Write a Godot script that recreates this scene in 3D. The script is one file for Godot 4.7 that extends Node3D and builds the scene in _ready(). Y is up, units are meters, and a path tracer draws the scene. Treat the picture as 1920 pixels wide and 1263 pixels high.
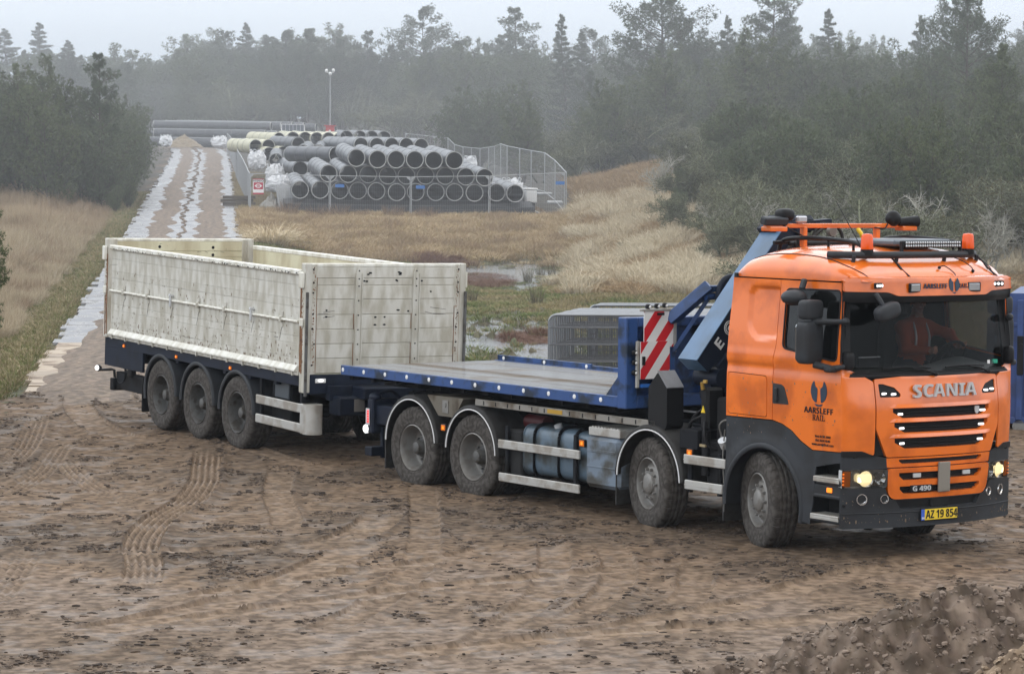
extends Node3D

var rng := RandomNumberGenerator.new()
var nz := FastNoiseLite.new()
var M := {}

func _ready():
	# camera, sky, light, exposure
	var cam := Camera3D.new()
	cam.name = "camera"
	add_child(cam)
	cam.position = Vector3(0, 4.3308, 0)
	cam.rotation = Vector3(-0.0671, 0, 0.0051)
	cam.rotation_order = EULER_ORDER_YXZ
	cam.fov = rad_to_deg(2.0 * atan(631.5 / 5252.3))
	cam.near = 0.2
	cam.far = 3000.0
	var env := Environment.new()
	env.background_mode = Environment.BG_SKY
	var sk := ProceduralSkyMaterial.new()
	sk.sky_top_color = Color(1.20, 1.225, 1.255)
	sk.sky_horizon_color = Color(0.60, 0.645, 0.692)
	sk.sky_curve = 0.12
	sk.ground_bottom_color = Color(0.30, 0.26, 0.22)
	sk.ground_horizon_color = Color(0.55, 0.55, 0.54)
	sk.sun_angle_max = 0.5
	var sky := Sky.new()
	sky.sky_material = sk
	env.sky = sky
	env.background_energy_multiplier = 1.45
	env.tonemap_mode = Environment.TONE_MAPPER_LINEAR
	env.tonemap_exposure = 1.06
	env.sdfgi_enabled = true
	env.ssao_enabled = true
	env.ssil_enabled = true
	env.fog_enabled = true
	env.fog_density = 0.0003
	env.fog_light_color = Color(0.93, 0.96, 1.0)
	env.volumetric_fog_enabled = true
	env.volumetric_fog_density = 0.0
	var we := WorldEnvironment.new()
	we.name = "world_environment"
	we.environment = env
	add_child(we)
	var sun := DirectionalLight3D.new()
	sun.name = "sun"
	sun.light_energy = 0.3
	sun.light_color = Color(1.0, 0.97, 0.93)
	sun.light_angular_distance = 40.0
	sun.shadow_enabled = true
	sun.rotation_degrees = Vector3(-68, 35, 0)
	add_child(sun)

	# banks of mist, thin over the meadow and thick over the far wood
	for k: Array in [[55.0, 190.0, 0.0012], [190.0, 640.0, 0.011]]:
		var mist := FogVolume.new()
		mist.size = Vector3(320, 27, k[1] - k[0])
		mist.position = Vector3(-20, 11.5, -(k[0] + k[1]) / 2)
		var mm := FogMaterial.new()
		mm.density = k[2]
		mm.albedo = Color(0.985, 0.99, 1.0)
		mist.material = mm
		mist.name = uniq("mist_bank")
		mist.set_meta("kind", "stuff")
		add_child(mist)
	rng.seed = 20240
	nz.seed = 7
	nz.frequency = 1.0
	nz.noise_type = FastNoiseLite.TYPE_SIMPLEX_SMOOTH
	nz.fractal_octaves = 3
	make_materials()
	build_ground()
	build_road()
	build_mud_banks()
	build_grass()
	build_trees()
	build_lorry()
	build_flatbed()
	build_trailer()
	build_driver()
	build_container()
	build_gate_stack()
	build_pipes()
	build_fences()
	build_yard_items()

# ---------------------------------------------------------------- helpers
class MB:
	var v := PackedVector3Array()
	var n := PackedVector3Array()
	var c := PackedColorArray()
	var col := Color(1, 1, 1)
	var colored := false
	var T := Transform3D.IDENTITY
	func tri(a: Vector3, b: Vector3, d: Vector3, na: Vector3, nb: Vector3, nd: Vector3):
		if (d - a).cross(b - a).dot(na + nb + nd) < 0.0:
			var t := b; b = d; d = t
			var tn := nb; nb = nd; nd = tn
		v.push_back(T * a); v.push_back(T * b); v.push_back(T * d)
		var bs := T.basis
		n.push_back((bs * na).normalized()); n.push_back((bs * nb).normalized()); n.push_back((bs * nd).normalized())
		if colored:
			c.push_back(col); c.push_back(col); c.push_back(col)
	func ftri(a: Vector3, b: Vector3, d: Vector3, out: Vector3):
		var f := (d - a).cross(b - a)
		if f.length_squared() < 1e-16: return
		f = f.normalized()
		if f.dot(out) < 0.0: f = -f
		tri(a, b, d, f, f, f)
	func quad(a: Vector3, b: Vector3, d: Vector3, e: Vector3, out: Vector3):
		ftri(a, b, d, out); ftri(a, d, e, out)
	func squad(a: Vector3, b: Vector3, d: Vector3, e: Vector3, na: Vector3, nb: Vector3, nd: Vector3, ne: Vector3):
		tri(a, b, d, na, nb, nd); tri(a, d, e, na, nd, ne)
	func box(p: Vector3, s: Vector3, bev := 0.006, bs := Basis.IDENTITY):
		var h := s * 0.5
		var b: float = min(bev, min(h.x, min(h.y, h.z)) * 0.6)
		var ax := [Vector3.RIGHT, Vector3.UP, Vector3.BACK]
		for i in 3:
			for sg: float in [-1.0, 1.0]:
				var u: int = (i + 1) % 3
				var w: int = (i + 2) % 3
				var o: Vector3 = ax[i] * h[i] * sg
				var du: Vector3 = ax[u] * (h[u] - b)
				var dw: Vector3 = ax[w] * (h[w] - b)
				quad(p + bs * (o - du - dw), p + bs * (o + du - dw), p + bs * (o + du + dw), p + bs * (o - du + dw), bs * ax[i] * sg)
		if b <= 0.0005: return
		for i in 3:
			var u: int = (i + 1) % 3
			var w: int = (i + 2) % 3
			for su: float in [-1.0, 1.0]:
				for sw: float in [-1.0, 1.0]:
					var l: Vector3 = ax[i] * (h[i] - b)
					var e1: Vector3 = ax[u] * h[u] * su + ax[w] * (h[w] - b) * sw
					var e2: Vector3 = ax[u] * (h[u] - b) * su + ax[w] * h[w] * sw
					quad(p + bs * (e1 - l), p + bs * (e1 + l), p + bs * (e2 + l), p + bs * (e2 - l), bs * (ax[u] * su + ax[w] * sw))
		for sx: float in [-1.0, 1.0]:
			for sy: float in [-1.0, 1.0]:
				for sz: float in [-1.0, 1.0]:
					var k := Vector3(sx, sy, sz)
					ftri(p + bs * (k * Vector3(h.x, h.y - b, h.z - b)), p + bs * (k * Vector3(h.x - b, h.y, h.z - b)), p + bs * (k * Vector3(h.x - b, h.y - b, h.z)), bs * k)
	func bb(x0: float, x1: float, y0: float, y1: float, z0: float, z1: float, bev := 0.006):
		box(Vector3((x0 + x1) / 2, (y0 + y1) / 2, (z0 + z1) / 2), Vector3(abs(x1 - x0), abs(y1 - y0), abs(z1 - z0)), bev)
	func beam(a: Vector3, b: Vector3, w: float, h: float, up := Vector3.UP, bev := 0.006):
		var x := (b - a)
		var L := x.length()
		x = x / L
		if abs(x.dot(up)) > 0.98: up = Vector3.RIGHT
		var z := x.cross(up).normalized()
		var y := z.cross(x)
		box((a + b) / 2, Vector3(L, h, w), bev, Basis(x, y, z))
	func frame_of(d: Vector3) -> Basis:
		var y := d.normalized()
		var x := (Vector3.RIGHT if abs(y.x) < 0.8 else Vector3.UP)
		var z := x.cross(y).normalized()
		x = y.cross(z)
		return Basis(x, y, z)
	func cyl(a: Vector3, b: Vector3, ra: float, rb := -1.0, seg := 12, caps := true):
		if rb < 0: rb = ra
		var f := frame_of(b - a)
		var ax := (b - a).normalized()
		for i in seg:
			var t0 := TAU * i / seg
			var t1 := TAU * (i + 1) / seg
			var d0 := f.x * cos(t0) + f.z * sin(t0)
			var d1 := f.x * cos(t1) + f.z * sin(t1)
			squad(a + d0 * ra, a + d1 * ra, b + d1 * rb, b + d0 * rb, d0, d1, d1, d0)
			if caps:
				if ra > 0: ftri(a, a + d0 * ra, a + d1 * ra, -ax)
				if rb > 0: ftri(b, b + d0 * rb, b + d1 * rb, ax)
	func tube(p: PackedVector3Array, r: float, seg := 8, r1 := -1.0, caps := true):
		if r1 < 0: r1 = r
		var rings := []
		var dirs := []
		var side := Vector3.ZERO
		for i in p.size():
			var t: Vector3 = (p[min(i + 1, p.size() - 1)] - p[max(i - 1, 0)]).normalized()
			if i == 0: side = frame_of(t).x
			side = (side - t * side.dot(t)).normalized()
			var w := t.cross(side)
			var rr: float = lerp(r, r1, float(i) / (p.size() - 1))
			var q := PackedVector3Array()
			var dd := PackedVector3Array()
			for k in seg:
				var a := TAU * k / seg
				var d := side * cos(a) + w * sin(a)
				dd.push_back(d); q.push_back(p[i] + d * rr)
			rings.push_back(q); dirs.push_back(dd)
		for i in p.size() - 1:
			for k in seg:
				var k1 := (k + 1) % seg
				squad(rings[i][k], rings[i][k1], rings[i + 1][k1], rings[i + 1][k], dirs[i][k], dirs[i][k1], dirs[i + 1][k1], dirs[i + 1][k])
		if caps and seg > 3:
			for e: int in [0, p.size() - 1]:
				var o: Vector3 = p[e] - p[1 if e == 0 else e - 1]
				for k in seg: ftri(p[e], rings[e][k], rings[e][(k + 1) % seg], o)
	# profile: (radius, along) turned about axis y of bs at o
	func lathe(o: Vector3, bs: Basis, pr: PackedVector2Array, seg := 24, a0 := 0.0, a1 := TAU, smooth := true):
		var m := pr.size()
		var nn := PackedVector2Array()
		for i in m:
			var d: Vector2 = pr[min(i + 1, m - 1)] - pr[max(i - 1, 0)]
			nn.push_back(Vector2(d.y, -d.x).normalized())
		for k in seg:
			var t0 := a0 + (a1 - a0) * k / seg
			var t1 := a0 + (a1 - a0) * (k + 1) / seg
			var d0 := bs.x * cos(t0) + bs.z * sin(t0)
			var d1 := bs.x * cos(t1) + bs.z * sin(t1)
			for i in m - 1:
				var A := pr[i]
				var B := pr[i + 1]
				var fa := nn[i]
				var fb := nn[i + 1]
				var fl := Vector2(B.y - A.y, A.x - B.x).normalized()
				if not smooth or fa.dot(fl) < 0.8: fa = fl
				if not smooth or fb.dot(fl) < 0.8: fb = fl
				var y := bs.y
				var na0 := d0 * fa.x + y * fa.y
				var na1 := d1 * fa.x + y * fa.y
				var nb0 := d0 * fb.x + y * fb.y
				var nb1 := d1 * fb.x + y * fb.y
				var p0 := o + d0 * A.x + y * A.y
				var p1 := o + d1 * A.x + y * A.y
				var q0 := o + d0 * B.x + y * B.y
				var q1 := o + d1 * B.x + y * B.y
				if A.x > 1e-5: tri(p0, p1, q1, na0, na1, nb1)
				if B.x > 1e-5: tri(p0, q1, q0, na0, nb1, nb0)
	# polygon in the plane (bx, by) at o, extruded by dep along bz (centred)
	func prism(poly: PackedVector2Array, o: Vector3, bx: Vector3, by: Vector3, dep: float):
		var bz := bx.cross(by).normalized()
		var ix := Geometry2D.triangulate_polygon(poly)
		var h := bz * dep * 0.5
		for i in range(0, ix.size(), 3):
			var a := o + bx * poly[ix[i]].x + by * poly[ix[i]].y
			var b := o + bx * poly[ix[i + 1]].x + by * poly[ix[i + 1]].y
			var d := o + bx * poly[ix[i + 2]].x + by * poly[ix[i + 2]].y
			ftri(a + h, b + h, d + h, bz); ftri(a - h, b - h, d - h, -bz)
		var cw := Geometry2D.is_polygon_clockwise(poly)
		for i in poly.size():
			var p := poly[i]
			var q := poly[(i + 1) % poly.size()]
			var e := q - p
			var out := Vector2(e.y, -e.x) * (-1.0 if cw else 1.0)
			var a := o + bx * p.x + by * p.y
			var b := o + bx * q.x + by * q.y
			quad(a + h, b + h, b - h, a - h, bx * out.x + by * out.y)
	func ball(o: Vector3, r: Vector3, seg := 12, bs := Basis.IDENTITY):
		var rows: int = max(4, seg / 2)
		for i in rows:
			for k in seg:
				var q := []
				for e: Array in [[i, k], [i, k + 1], [i + 1, k + 1], [i + 1, k]]:
					var ph: float = PI * e[0] / rows
					var th: float = TAU * e[1] / seg
					q.push_back(Vector3(sin(ph) * cos(th), cos(ph), sin(ph) * sin(th)))
				var p := []
				var nn := []
				for d: Vector3 in q:
					p.push_back(o + bs * (d * r)); nn.push_back((bs * (d / r)).normalized())
				if i > 0: tri(p[0], p[1], p[2], nn[0], nn[1], nn[2])
				if i < rows - 1: tri(p[0], p[2], p[3], nn[0], nn[2], nn[3])
				elif i == rows - 1: tri(p[0], p[1], p[2], nn[0], nn[1], nn[2])
	# rounded block: superellipsoid
	func lump(o: Vector3, r: Vector3, e := 0.4, seg := 20, bs := Basis.IDENTITY):
		var rows: int = max(6, seg / 2)
		var f := func(a: float) -> float: return sign(a) * pow(abs(a), e)
		var P := func(i: int, k: int) -> Vector3:
			var ph := PI * i / rows - PI / 2
			var th := TAU * k / seg
			return Vector3(f.call(cos(ph)) * f.call(cos(th)), f.call(sin(ph)), f.call(cos(ph)) * f.call(sin(th)))
		var N := func(i: int, k: int) -> Vector3:
			var ph := PI * i / rows - PI / 2
			var th := TAU * k / seg
			var g := 2.0 - e
			return Vector3(sign(cos(ph)) * pow(abs(cos(ph)), g) * sign(cos(th)) * pow(abs(cos(th)), g) / r.x, sign(sin(ph)) * pow(abs(sin(ph)), g) / r.y, sign(cos(ph)) * pow(abs(cos(ph)), g) * sign(sin(th)) * pow(abs(sin(th)), g) / r.z)
		for i in rows:
			for k in seg:
				var a: Vector3 = P.call(i, k)
				var b: Vector3 = P.call(i, k + 1)
				var c2: Vector3 = P.call(i + 1, k + 1)
				var d: Vector3 = P.call(i + 1, k)
				var na: Vector3 = bs * (N.call(i, k) as Vector3)
				var nb: Vector3 = bs * (N.call(i, k + 1) as Vector3)
				var nc: Vector3 = bs * (N.call(i + 1, k + 1) as Vector3)
				var nd: Vector3 = bs * (N.call(i + 1, k) as Vector3)
				if i > 0: tri(o + bs * (a * r), o + bs * (b * r), o + bs * (c2 * r), na, nb, nc)
				if i < rows - 1 or true: tri(o + bs * (a * r), o + bs * (c2 * r), o + bs * (d * r), na, nc, nd)
	# a skin of the parameter plane: outer polygon less holes, cut in cells, mapped by f(u, v); walls of thickness th inwards
	func skin(outer: PackedVector2Array, holes: Array, cell: Vector2, f: Callable, th := 0.02, inward := 1.0):
		var lo := outer[0]
		var hi := outer[0]
		for p in outer:
			lo = lo.min(p); hi = hi.max(p)
		var nu := int(ceil((hi.x - lo.x) / cell.x))
		var nv := int(ceil((hi.y - lo.y) / cell.y))
		var cu := (hi.x - lo.x) / nu
		var cv := (hi.y - lo.y) / nv
		var N := func(p: Vector2) -> Vector3:
			var h := 0.004
			var du: Vector3 = f.call(p.x + h, p.y) - f.call(p.x - h, p.y)
			var dv: Vector3 = f.call(p.x, p.y + h) - f.call(p.x, p.y - h)
			return du.cross(dv).normalized() * inward
		for i in nu:
			for j in nv:
				var a := lo + Vector2(cu * i, cv * j)
				var b := a + Vector2(cu, cv)
				var pieces: Array = Geometry2D.intersect_polygons(PackedVector2Array([a, Vector2(b.x, a.y), b, Vector2(a.x, b.y)]), outer)
				for hole: PackedVector2Array in holes:
					var nx := []
					for p: PackedVector2Array in pieces:
						nx.append_array(Geometry2D.clip_polygons(p, hole))
					pieces = nx
				for p: PackedVector2Array in pieces:
					var ix := Geometry2D.triangulate_polygon(p)
					if ix.is_empty(): continue
					var P := PackedVector3Array()
					var Q := PackedVector3Array()
					for q in p:
						P.push_back(f.call(q.x, q.y)); Q.push_back(N.call(q))
					for t in range(0, ix.size(), 3):
						tri(P[ix[t]], P[ix[t + 1]], P[ix[t + 2]], Q[ix[t]], Q[ix[t + 1]], Q[ix[t + 2]])
					if th > 0.0:
						for k in p.size():
							var q0 := p[k]
							var q1 := p[(k + 1) % p.size()]
							var e := 0.0001
							if abs(q0.x - q1.x) < e and (abs(q0.x - a.x) < e or abs(q0.x - b.x) < e) and not (abs(q0.x - lo.x) < e or abs(q0.x - hi.x) < e): continue
							if abs(q0.y - q1.y) < e and (abs(q0.y - a.y) < e or abs(q0.y - b.y) < e) and not (abs(q0.y - lo.y) < e or abs(q0.y - hi.y) < e): continue
							var k1 := (k + 1) % p.size()
							var mid := Vector3.ZERO
							for z in P: mid += z
							mid /= P.size()
							quad(P[k], P[k1], P[k1] - Q[k1] * th, P[k] - Q[k] * th, (P[k] + P[k1]) * 0.5 - mid)
	func mesh() -> ArrayMesh:
		var m := ArrayMesh.new()
		if v.is_empty(): return m
		var a := []
		a.resize(Mesh.ARRAY_MAX)
		a[Mesh.ARRAY_VERTEX] = v
		a[Mesh.ARRAY_NORMAL] = n
		if colored: a[Mesh.ARRAY_COLOR] = c
		m.add_surface_from_arrays(Mesh.PRIMITIVE_TRIANGLES, a)
		return m

func mb(p := Transform3D.IDENTITY) -> MB:
	var m := MB.new()
	m.T = p
	return m

func pv(a: Array) -> PackedVector2Array:
	var r := PackedVector2Array()
	for i in range(0, a.size(), 2): r.push_back(Vector2(a[i], a[i + 1]))
	return r

func p3(a: Array) -> PackedVector3Array:
	var r := PackedVector3Array()
	for i in range(0, a.size(), 3): r.push_back(Vector3(a[i], a[i + 1], a[i + 2]))
	return r

func curve3(pts: PackedVector3Array, per := 6) -> PackedVector3Array:
	var r := PackedVector3Array()
	for i in pts.size() - 1:
		var a := pts[max(i - 1, 0)]
		var b := pts[i]
		var c := pts[i + 1]
		var d := pts[min(i + 2, pts.size() - 1)]
		for k in per: r.push_back(b.cubic_interpolate(c, a, d, float(k) / per))
	r.push_back(pts[pts.size() - 1])
	return r

func rrect(x0: float, y0: float, x1: float, y1: float, r: float, seg := 4) -> PackedVector2Array:
	var q := PackedVector2Array()
	var cs := [[x1 - r, y1 - r, 0.0], [x0 + r, y1 - r, PI / 2], [x0 + r, y0 + r, PI], [x1 - r, y0 + r, PI * 1.5]]
	for c in cs:
		for k in seg + 1:
			var t: float = c[2] + PI / 2 * k / seg
			q.push_back(Vector2(c[0] + cos(t) * r, c[1] + sin(t) * r))
	return q

func rpoly(p: PackedVector2Array, r: float, seg := 3) -> PackedVector2Array:
	var q := PackedVector2Array()
	for i in p.size():
		var a := p[(i + p.size() - 1) % p.size()]
		var b := p[i]
		var c := p[(i + 1) % p.size()]
		var ra: float = min(r, (a - b).length() * 0.45)
		var rc: float = min(r, (c - b).length() * 0.45)
		var s := b + (a - b).normalized() * ra
		var e := b + (c - b).normalized() * rc
		for k in seg + 1:
			var t := float(k) / seg
			q.push_back(s.lerp(b, t).lerp(b.lerp(e, t), t))
	return q

var taken := {}
func uniq(called: String) -> String:
	if not taken.has(called):
		taken[called] = 0
		return called
	taken[called] += 1
	return "%s_%03d" % [called, taken[called]]

func tag(o: Node, label := "", category := "", group := "", kind := "") -> Node:
	if label: o.set_meta("label", label)
	if category: o.set_meta("category", category)
	if group: o.set_meta("group", group)
	if kind: o.set_meta("kind", kind)
	return o

func thing(called: String, label: String, category: String, T := Transform3D.IDENTITY, group := "") -> Node3D:
	var o := Node3D.new()
	o.name = uniq(called)
	add_child(o)
	o.transform = T
	tag(o, label, category, group)
	return o

func obj(called: String, m: Variant, mat: Material, parent: Node = null, T := Transform3D.IDENTITY) -> MeshInstance3D:
	var o := MeshInstance3D.new()
	o.mesh = (m as MB).mesh() if m is MB else m
	o.material_override = mat
	o.transform = T
	if parent == null:
		o.name = uniq(called)
		add_child(o)
	else:
		o.name = called
		var i := 0
		while parent.has_node(NodePath(o.name)):
			i += 1
			o.name = "%s_%03d" % [called, i]
		parent.add_child(o, true)
	return o

func copy_of(o: Node3D, T: Transform3D, label: String, group := "") -> Node3D:
	var r: Node3D = o.duplicate()
	var nm := str(o.name)
	if nm.length() > 4 and nm[nm.length() - 4] == "_" and nm.right(3).is_valid_int(): nm = nm.left(-4)
	r.name = uniq(nm)
	add_child(r)
	r.transform = T
	r.set_meta("label", label)
	if group: r.set_meta("group", group)
	return r

func stuff(called: String, m: Mesh, mat: Material, xf: Array, cols: PackedColorArray, label: String, category: String, parent: Node = null) -> MultiMeshInstance3D:
	var mm := MultiMesh.new()
	mm.transform_format = MultiMesh.TRANSFORM_3D
	mm.use_colors = cols.size() > 0
	mm.mesh = m
	mm.instance_count = xf.size()
	for i in xf.size():
		mm.set_instance_transform(i, xf[i])
		if cols.size() > 0: mm.set_instance_color(i, cols[i])
	var o := MultiMeshInstance3D.new()
	o.multimesh = mm
	o.material_override = mat
	if parent == null:
		o.name = uniq(called)
		add_child(o)
		tag(o, label, category, "", "stuff")
	else:
		o.name = called
		parent.add_child(o, true)
		o.set_meta("kind", "stuff")
	return o

func lin(r: float, g: float, b: float) -> Color:
	return Color(r, g, b).linear_to_srgb()

func mat(c: Color, rough := 0.6, metal := 0.0) -> StandardMaterial3D:
	var m := StandardMaterial3D.new()
	m.albedo_color = c
	m.roughness = rough
	m.metallic = metal
	return m

func noise_image(w: int, freq: float, oct: int, sd: int, kind := FastNoiseLite.TYPE_SIMPLEX_SMOOTH) -> Image:
	var f := FastNoiseLite.new()
	f.seed = sd
	f.noise_type = kind
	f.frequency = freq
	f.fractal_octaves = oct
	f.fractal_type = FastNoiseLite.FRACTAL_FBM
	return f.get_seamless_image(w, w, false, false, 0.1)

# grey image to a colour ramp between two colours (sRGB), with contrast
func ramp(src: Image, a: Color, b: Color, lo := 0.3, hi := 0.7) -> ImageTexture:
	var w := src.get_width()
	var h := src.get_height()
	var d := src.get_data()
	var lut := PackedByteArray()
	lut.resize(256 * 3)
	for i in 256:
		var t: float = clamp((i / 255.0 - lo) / (hi - lo), 0, 1)
		var q := a.lerp(b, t)
		lut[i * 3] = int(q.r * 255); lut[i * 3 + 1] = int(q.g * 255); lut[i * 3 + 2] = int(q.b * 255)
	var o := PackedByteArray()
	o.resize(w * h * 3)
	for i in w * h:
		var k := d[i] * 3
		o[i * 3] = lut[k]; o[i * 3 + 1] = lut[k + 1]; o[i * 3 + 2] = lut[k + 2]
	return ImageTexture.create_from_image(Image.create_from_data(w, h, false, Image.FORMAT_RGB8, o))

func bump(src: Image, strength: float) -> ImageTexture:
	var im := src.duplicate() as Image
	im.convert(Image.FORMAT_RGBA8)
	im.bump_map_to_normal_map(strength)
	return ImageTexture.create_from_image(im)

func tri_map(m: StandardMaterial3D, scale: Vector3, world := false):
	m.uv1_triplanar = true
	m.uv1_world_triplanar = world
	m.uv1_scale = scale

func text_on(txt: String, size: float, o: Vector3, bx: Vector3, by: Vector3, m: Material, called: String, parent: Node, font := "Droid Sans", bold := true, wide := 1.0, depth := 0.006) -> MeshInstance3D:
	var f := SystemFont.new()
	f.font_names = PackedStringArray([font])
	if bold: f.font_weight = 700
	var t := TextMesh.new()
	t.text = txt
	t.font = f
	t.font_size = 64
	t.pixel_size = size / 46.0
	t.depth = depth
	t.horizontal_alignment = HORIZONTAL_ALIGNMENT_CENTER
	t.vertical_alignment = VERTICAL_ALIGNMENT_CENTER
	t.curve_step = 2.0
	var ob := obj(called, t, m, parent)
	var z := bx.cross(by).normalized()
	ob.transform = Transform3D(Basis(bx.normalized() * wide, by.normalized(), z), o)
	return ob

# ---------------------------------------------------------------- materials
func make_materials():
	var fine := noise_image(512, 0.02, 5, 3)
	var grain := noise_image(512, 0.09, 4, 11)
	var broad := noise_image(512, 0.006, 6, 5)
	M.t_fine = ramp(fine, Color(0.72, 0.71, 0.70), Color(1, 1, 1), 0.25, 0.7)
	M.t_grain_n = bump(grain, 3.0)
	M.t_fine_n = bump(fine, 6.0)
	M.t_rough_mud = ramp(broad, Color(0.58, 0.58, 0.58), Color(0.98, 0.98, 0.98), 0.30, 0.55)
	M.t_dirt = ramp(broad, Color(0.62, 0.55, 0.47), Color(1, 1, 1), 0.22, 0.55)
	M.t_dirt_soft = ramp(broad, Color(0.86, 0.83, 0.80), Color(1, 1, 1), 0.25, 0.6)
	var m := StandardMaterial3D.new()
	m.vertex_color_use_as_albedo = true
	m.albedo_texture = M.t_fine
	m.roughness_texture = M.t_rough_mud
	m.roughness_texture_channel = BaseMaterial3D.TEXTURE_CHANNEL_GREEN
	m.roughness = 1.0
	m.normal_enabled = true
	m.normal_texture = M.t_fine_n
	m.normal_scale = 0.5
	m.metallic_specular = 0.28
	tri_map(m, Vector3(0.5, 0.5, 0.5), true)
	M.mud = m
	m = StandardMaterial3D.new()
	m.vertex_color_use_as_albedo = true
	m.albedo_texture = M.t_fine
	m.roughness = 0.95
	m.normal_enabled = true
	m.normal_texture = M.t_fine_n
	tri_map(m, Vector3(0.25, 0.25, 0.25), true)
	M.soil = m
	m = StandardMaterial3D.new()
	m.vertex_color_use_as_albedo = true
	m.roughness = 0.85
	m.backlight = Color(0.75, 0.75, 0.75)
	M.plant = m
	m = mat(lin(0.02, 0.022, 0.02), 0.04)
	m.normal_enabled = true
	m.normal_texture = M.t_grain_n
	m.normal_scale = 0.3
	tri_map(m, Vector3(0.6, 0.6, 0.6), true)
	M.water = m
	m = mat(lin(0.26, 0.265, 0.28), 1.0)
	m.roughness_texture = ramp(broad, Color(0.22, 0.22, 0.22), Color(0.75, 0.75, 0.75), 0.3, 0.65)
	m.albedo_texture = M.t_dirt
	tri_map(m, Vector3(0.35, 0.35, 0.35), true)
	M.slab = m

# ---------------------------------------------------------------- ground
func sst(a: float, b: float, x: float) -> float:
	var t: float = clamp((x - a) / (b - a), 0.0, 1.0)
	return t * t * (3.0 - 2.0 * t)

func road_left(d: float) -> float:
	return -8.8 - 0.105 * (d - 51.0) - 0.0022 * pow(max(0.0, d - 205.0), 1.6)

func gr(d: float) -> float:
	var t := d - 65.0
	var s := (sqrt(t * t + 225.0) + t) * 0.5 * 0.0245
	if s > 4.0: s = 4.0 + (s - 4.0) * 0.35
	return min(s, 8.0)

func gh(x: float, d: float) -> float:
	var base := gr(d)
	var rr := x - (road_left(d) + 4.2)
	var h := base
	if rr > 0.0 and d > 44.0:
		var gm: float = 0.12 + 1.13 * sst(98.0, 125.0, d) + max(0.0, d - 125.0) * 0.0245
		gm += nz.get_noise_2d(x * 0.22, d * 0.1) * 0.10
		# flooded hollows
		gm -= 0.36 * (1.0 + 1.2 * nz.get_noise_2d(x * 0.9 + 5.0, d * 0.3)) * exp(-pow((x - 0.3) / 3.1, 2.0) - pow((d - 99.0) / 11.0, 2.0))
		gm -= 0.38 * (1.0 + 1.9 * nz.get_noise_2d(x * 1.3 + 15.0, d * 0.4)) * exp(-pow((x + 0.2) / 1.7, 2.0) - pow((d - 63.0) / 8.0, 2.0))
		var dune := sst(0.5, 7.5, x - 0.04 * (d - 100.0)) * sst(70.0, 112.0, d) * 1.1
		gm += 0.75 * exp(-pow((d - 145.0) / 13.0, 2.0)) * sst(-3.0, 1.2, x)
		gm += dune * (1.0 + 0.25 * nz.get_noise_2d(x * 0.3, d * 0.12))
		gm = max(gm, -0.03 if d < 125.0 else gm)
		var k := sst(0.3, 4.0, rr) * sst(47.0, 56.0, d + nz.get_noise_2d(x * 0.4, 3.0) * 2.0)
		h = lerp(base, min(gm, 9.0), k)
	var lf := road_left(d) - x
	if lf > 0.0 and d > 42.0:
		var gl := base - 0.12 + 0.35 * sst(1.0, 8.0, lf) * sst(44.0, 60.0, d) + nz.get_noise_2d(x * 0.2, d * 0.1 + 50.0) * 0.15
		gl -= 0.5 * exp(-pow((x + 21.0) / 4.5, 2.0) - pow((d - 119.0) / 4.0, 2.0))
		h = lerp(base, gl, sst(0.0, 2.5, lf) * sst(42.0, 50.0, d))
	return h

func is_mud(x: float, d: float) -> bool:
	var w := nz.get_noise_2d(x * 0.7, d * 0.5) * 1.2
	if d < 44.0: return true
	if x < road_left(d) + 0.05: return d < 46.0 + w * 2.0 and x > -9.0
	if x < road_left(d) + 4.5 + w * 0.3 and d < 270.0: return true
	return d < 52.0 + w * 2.0 - (0.0 if x < 4.0 else 3.0)

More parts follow.
